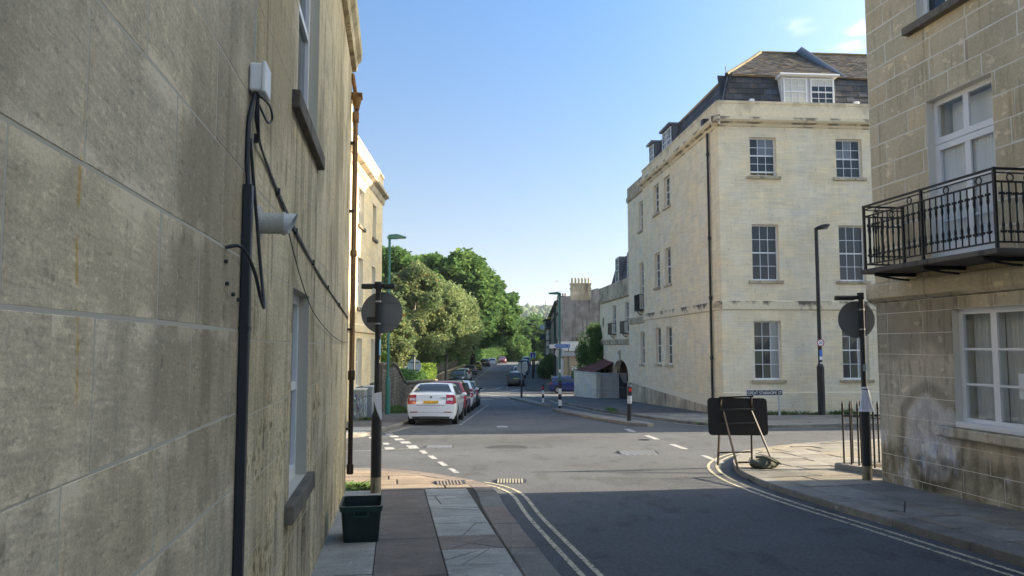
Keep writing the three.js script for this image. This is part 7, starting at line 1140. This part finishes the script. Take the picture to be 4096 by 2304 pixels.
hedge('dark undergrowth below the row of tall trees', [[-9.6, 80], [-9.8, 100], [-9.6, 125], [-8.6, 150], [-7, 175], [-2, 190], [8, 200]], 3.4, 1.6, 16000, 0.32, 303, pMid);
// ---------- a walker on the far pavement ----------
{
  const J = { head: [0, 1.62, 0], neck: [0, 1.46, 0.01], chest: [0, 1.30, 0], hip: [0, 0.95, 0], ls: [-0.18, 1.40, 0], rs: [0.18, 1.40, 0], le: [-0.25, 1.12, 0.06], re: [0.25, 1.12, -0.05], lh: [-0.24, 0.86, -0.04], rh: [0.24, 0.88, 0.08], lk: [-0.10, 0.50, -0.14], rk: [0.10, 0.50, 0.05], la: [-0.10, 0.09, -0.10], ra: [0.10, 0.12, 0.28], lt: [-0.10, 0.04, -0.26], rt: [0.10, 0.05, 0.16], lhip: [-0.09, 0.92, 0], rhip: [0.09, 0.92, 0] };
  const bones = [['head', 'head', 0.105, 0.105], ['neck', 'head', 0.055, 0.07], ['chest', 'neck', 0.145, 0.06], ['hip', 'chest', 0.145, 0.15], ['ls', 'le', 0.058, 0.045], ['le', 'lh', 0.045, 0.034], ['rs', 're', 0.058, 0.045], ['re', 'rh', 0.045, 0.034], ['chest', 'ls', 0.10, 0.06], ['chest', 'rs', 0.10, 0.06], ['lhip', 'lk', 0.10, 0.062], ['lk', 'la', 0.062, 0.042], ['rhip', 'rk', 0.10, 0.062], ['rk', 'ra', 0.062, 0.042], ['la', 'lt', 0.045, 0.036], ['ra', 'rt', 0.045, 0.036]];
  const N = 64, mc = new MarchingCubes(N, new THREE.MeshBasicMaterial(), false, false, 60000), half = 0.95; mc.isolation = 0;
  const p = V(0, 0, 0), a = V(0, 0, 0), b = V(0, 0, 0);
  for (let z = 0; z < N; z++) for (let y = 0; y < N; y++) for (let x = 0; x < N; x++) {
    p.set((x / (N / 2) - 1) * half, (y / (N / 2) - 1) * half + 0.88, (z / (N / 2) - 1) * half); let d = 9;
    for (const [i, j, r0, r1] of bones) { a.set(...J[i]); b.set(...J[j]); const ab = b.clone().sub(a), t = clamp01(p.clone().sub(a).dot(ab) / (ab.lengthSq() || 1)), q = a.addScaledVector(ab, t).distanceTo(p) - mix(r0, r1, t), k = 0.05, h = clamp01(0.5 + 0.5 * (d - q) / k); d = mix(d, q, h) - k * h * (1 - h); }
    mc.field[z * N * N + y * N + x] = -d;
  }
  mc.update(); const n = mc.count, P = mc.positionArray.slice(0, n * 3), Nn = mc.normalArray.slice(0, n * 3), C = new Float32Array(n * 3);
  for (let i = 0; i < n; i++) { P[i * 3] *= half; P[i * 3 + 1] = P[i * 3 + 1] * half + 0.88; P[i * 3 + 2] *= half; const y = P[i * 3 + 1], hx = Math.abs(P[i * 3]); const c = y > 1.60 && P[i * 3 + 2] > -0.06 || y > 1.67 ? [0.07, 0.05, 0.035] : y > 1.47 ? [0.42, 0.27, 0.20] : y > 1.02 && !(hx > 0.2 && y < 1.15) ? [0.34, 0.35, 0.38] : hx > 0.19 && y > 0.8 ? [0.42, 0.27, 0.20] : y > 0.55 ? [0.03, 0.022, 0.03] : y > 0.10 ? [0.42, 0.27, 0.20] : [0.25, 0.25, 0.26]; C.set(c, i * 3); }
  const g = new THREE.BufferGeometry(); g.setAttribute('position', new THREE.BufferAttribute(P, 3)); g.setAttribute('normal', new THREE.BufferAttribute(Nn, 3)); g.setAttribute('color', new THREE.BufferAttribute(C, 3));
  const m = mesh('person', g, std([1, 1, 1], 0.9, { vertexColors: true })); m.position.set(...gp(5.0, 135, 0.1)); m.userData = { label: 'person in grey top and dark shorts walking away on the far pavement', category: 'person' };
}
// ---------- hillside with houses far beyond the street ----------
{
  const hf = (x, f) => { const k = ss(520, 1500, f); return -8 + 66 * k + 10 * (fbm(x / 260 + 5, f / 260, 64, 64, 4) - 0.5) * k + 9 * ss(-200, 400, x) * k; };
  const p = [], id = [], nx = 50, nf = 30; for (let j = 0; j <= nf; j++) for (let i = 0; i <= nx; i++) { const x = mix(-900, 1100, i / nx), f = mix(480, 1900, j / nf); p.push(x, hf(x, f), -f); } for (let j = 0; j < nf; j++) for (let i = 0; i < nx; i++) { const a = j * (nx + 1) + i, b = a + nx + 1; id.push(a, a + 1, b + 1, a, b + 1, b); }
  const g = new THREE.BufferGeometry(); g.setAttribute('position', new THREE.Float32BufferAttribute(p, 3)); g.setIndex(id); g.computeVertexNormals(); struct('hill', [met(g)], std([0.085, 0.10, 0.05], 1));
  const r = rng(606), blob = fin(new THREE.IcosahedronGeometry(1, 1)); { const P = blob.attributes.position; for (let i = 0; i < P.count; i++) { const k = 0.8 + 0.4 * vn(P.getX(i) * 2 + 5, P.getY(i) * 2 + P.getZ(i) * 3 + 7, 64, 64); P.setXYZ(i, P.getX(i) * k, P.getY(i) * k, P.getZ(i) * k); } blob.computeVertexNormals(); }
  const n = 2600, im = new THREE.InstancedMesh(blob, std([1, 1, 1], 1), n), M4 = new THREE.Matrix4(), c = new THREE.Color(); let k = 0;
  while (k < n) { const f = 700 + 1100 * r(), x = (r() - 0.42) * f * 0.42, s = 4 + 6 * r(); if (f < 1150 && r() < 0.4) continue; M4.compose(V(x, hf(x, f) + s * 0.7, -f), new THREE.Quaternion().setFromEuler(new THREE.Euler(0, r() * 6, 0)), V(s, s * (0.9 + 0.5 * r()), s)); im.setMatrixAt(k, M4); im.setColorAt(k, c.setRGB(0.05 + 0.04 * r(), 0.085 + 0.05 * r(), 0.04)); k++; }
  im.name = 'hillside_wood'; im.castShadow = im.receiveShadow = true; im.userData = { kind: 'stuff', label: 'distant wooded hillside above the far street', category: 'woodland' }; scene.add(im);
  const kinds = [[[0.55, 0.48, 0.38], [0.26, 0.13, 0.09]], [[0.62, 0.58, 0.50], [0.15, 0.13, 0.13]], [[0.44, 0.26, 0.19], [0.22, 0.11, 0.08]]];
  for (let i = 0; i < 26; i++) {
    const f = 760 + i * 17 + 20 * r(), x = f * (0.012 + 0.058 * ((i * 7) % 26) / 26), [wc, rc] = kinds[i % 3], w = 14 + 10 * r();
    const t = thing('hillside_house', ['pale stone house row on the distant hillside', 'cream house with dark roof on the distant hillside', 'brick house with red roof on the distant hillside'][i % 3], 'house', [x, hf(x, f), -f], (r() - 0.5) * 0.5, 'houses on the distant hill');
    mesh('wall', [bx(-w / 2, w / 2, -3, 6.5, -4, 4)], std(wc, 0.95), t); mesh('roof', [ext([[-4.6, 6.5], [4.6, 6.5], [0, 10]], w + 0.8).rotateY(Math.PI / 2).translate(-w / 2 - 0.4, 0, 0)], std(rc, 0.95), t);
  }
}
scene.fog = new THREE.FogExp2(rgb(0.78, 0.86, 0.95), 0.00016);
renderer.render(scene, camera);
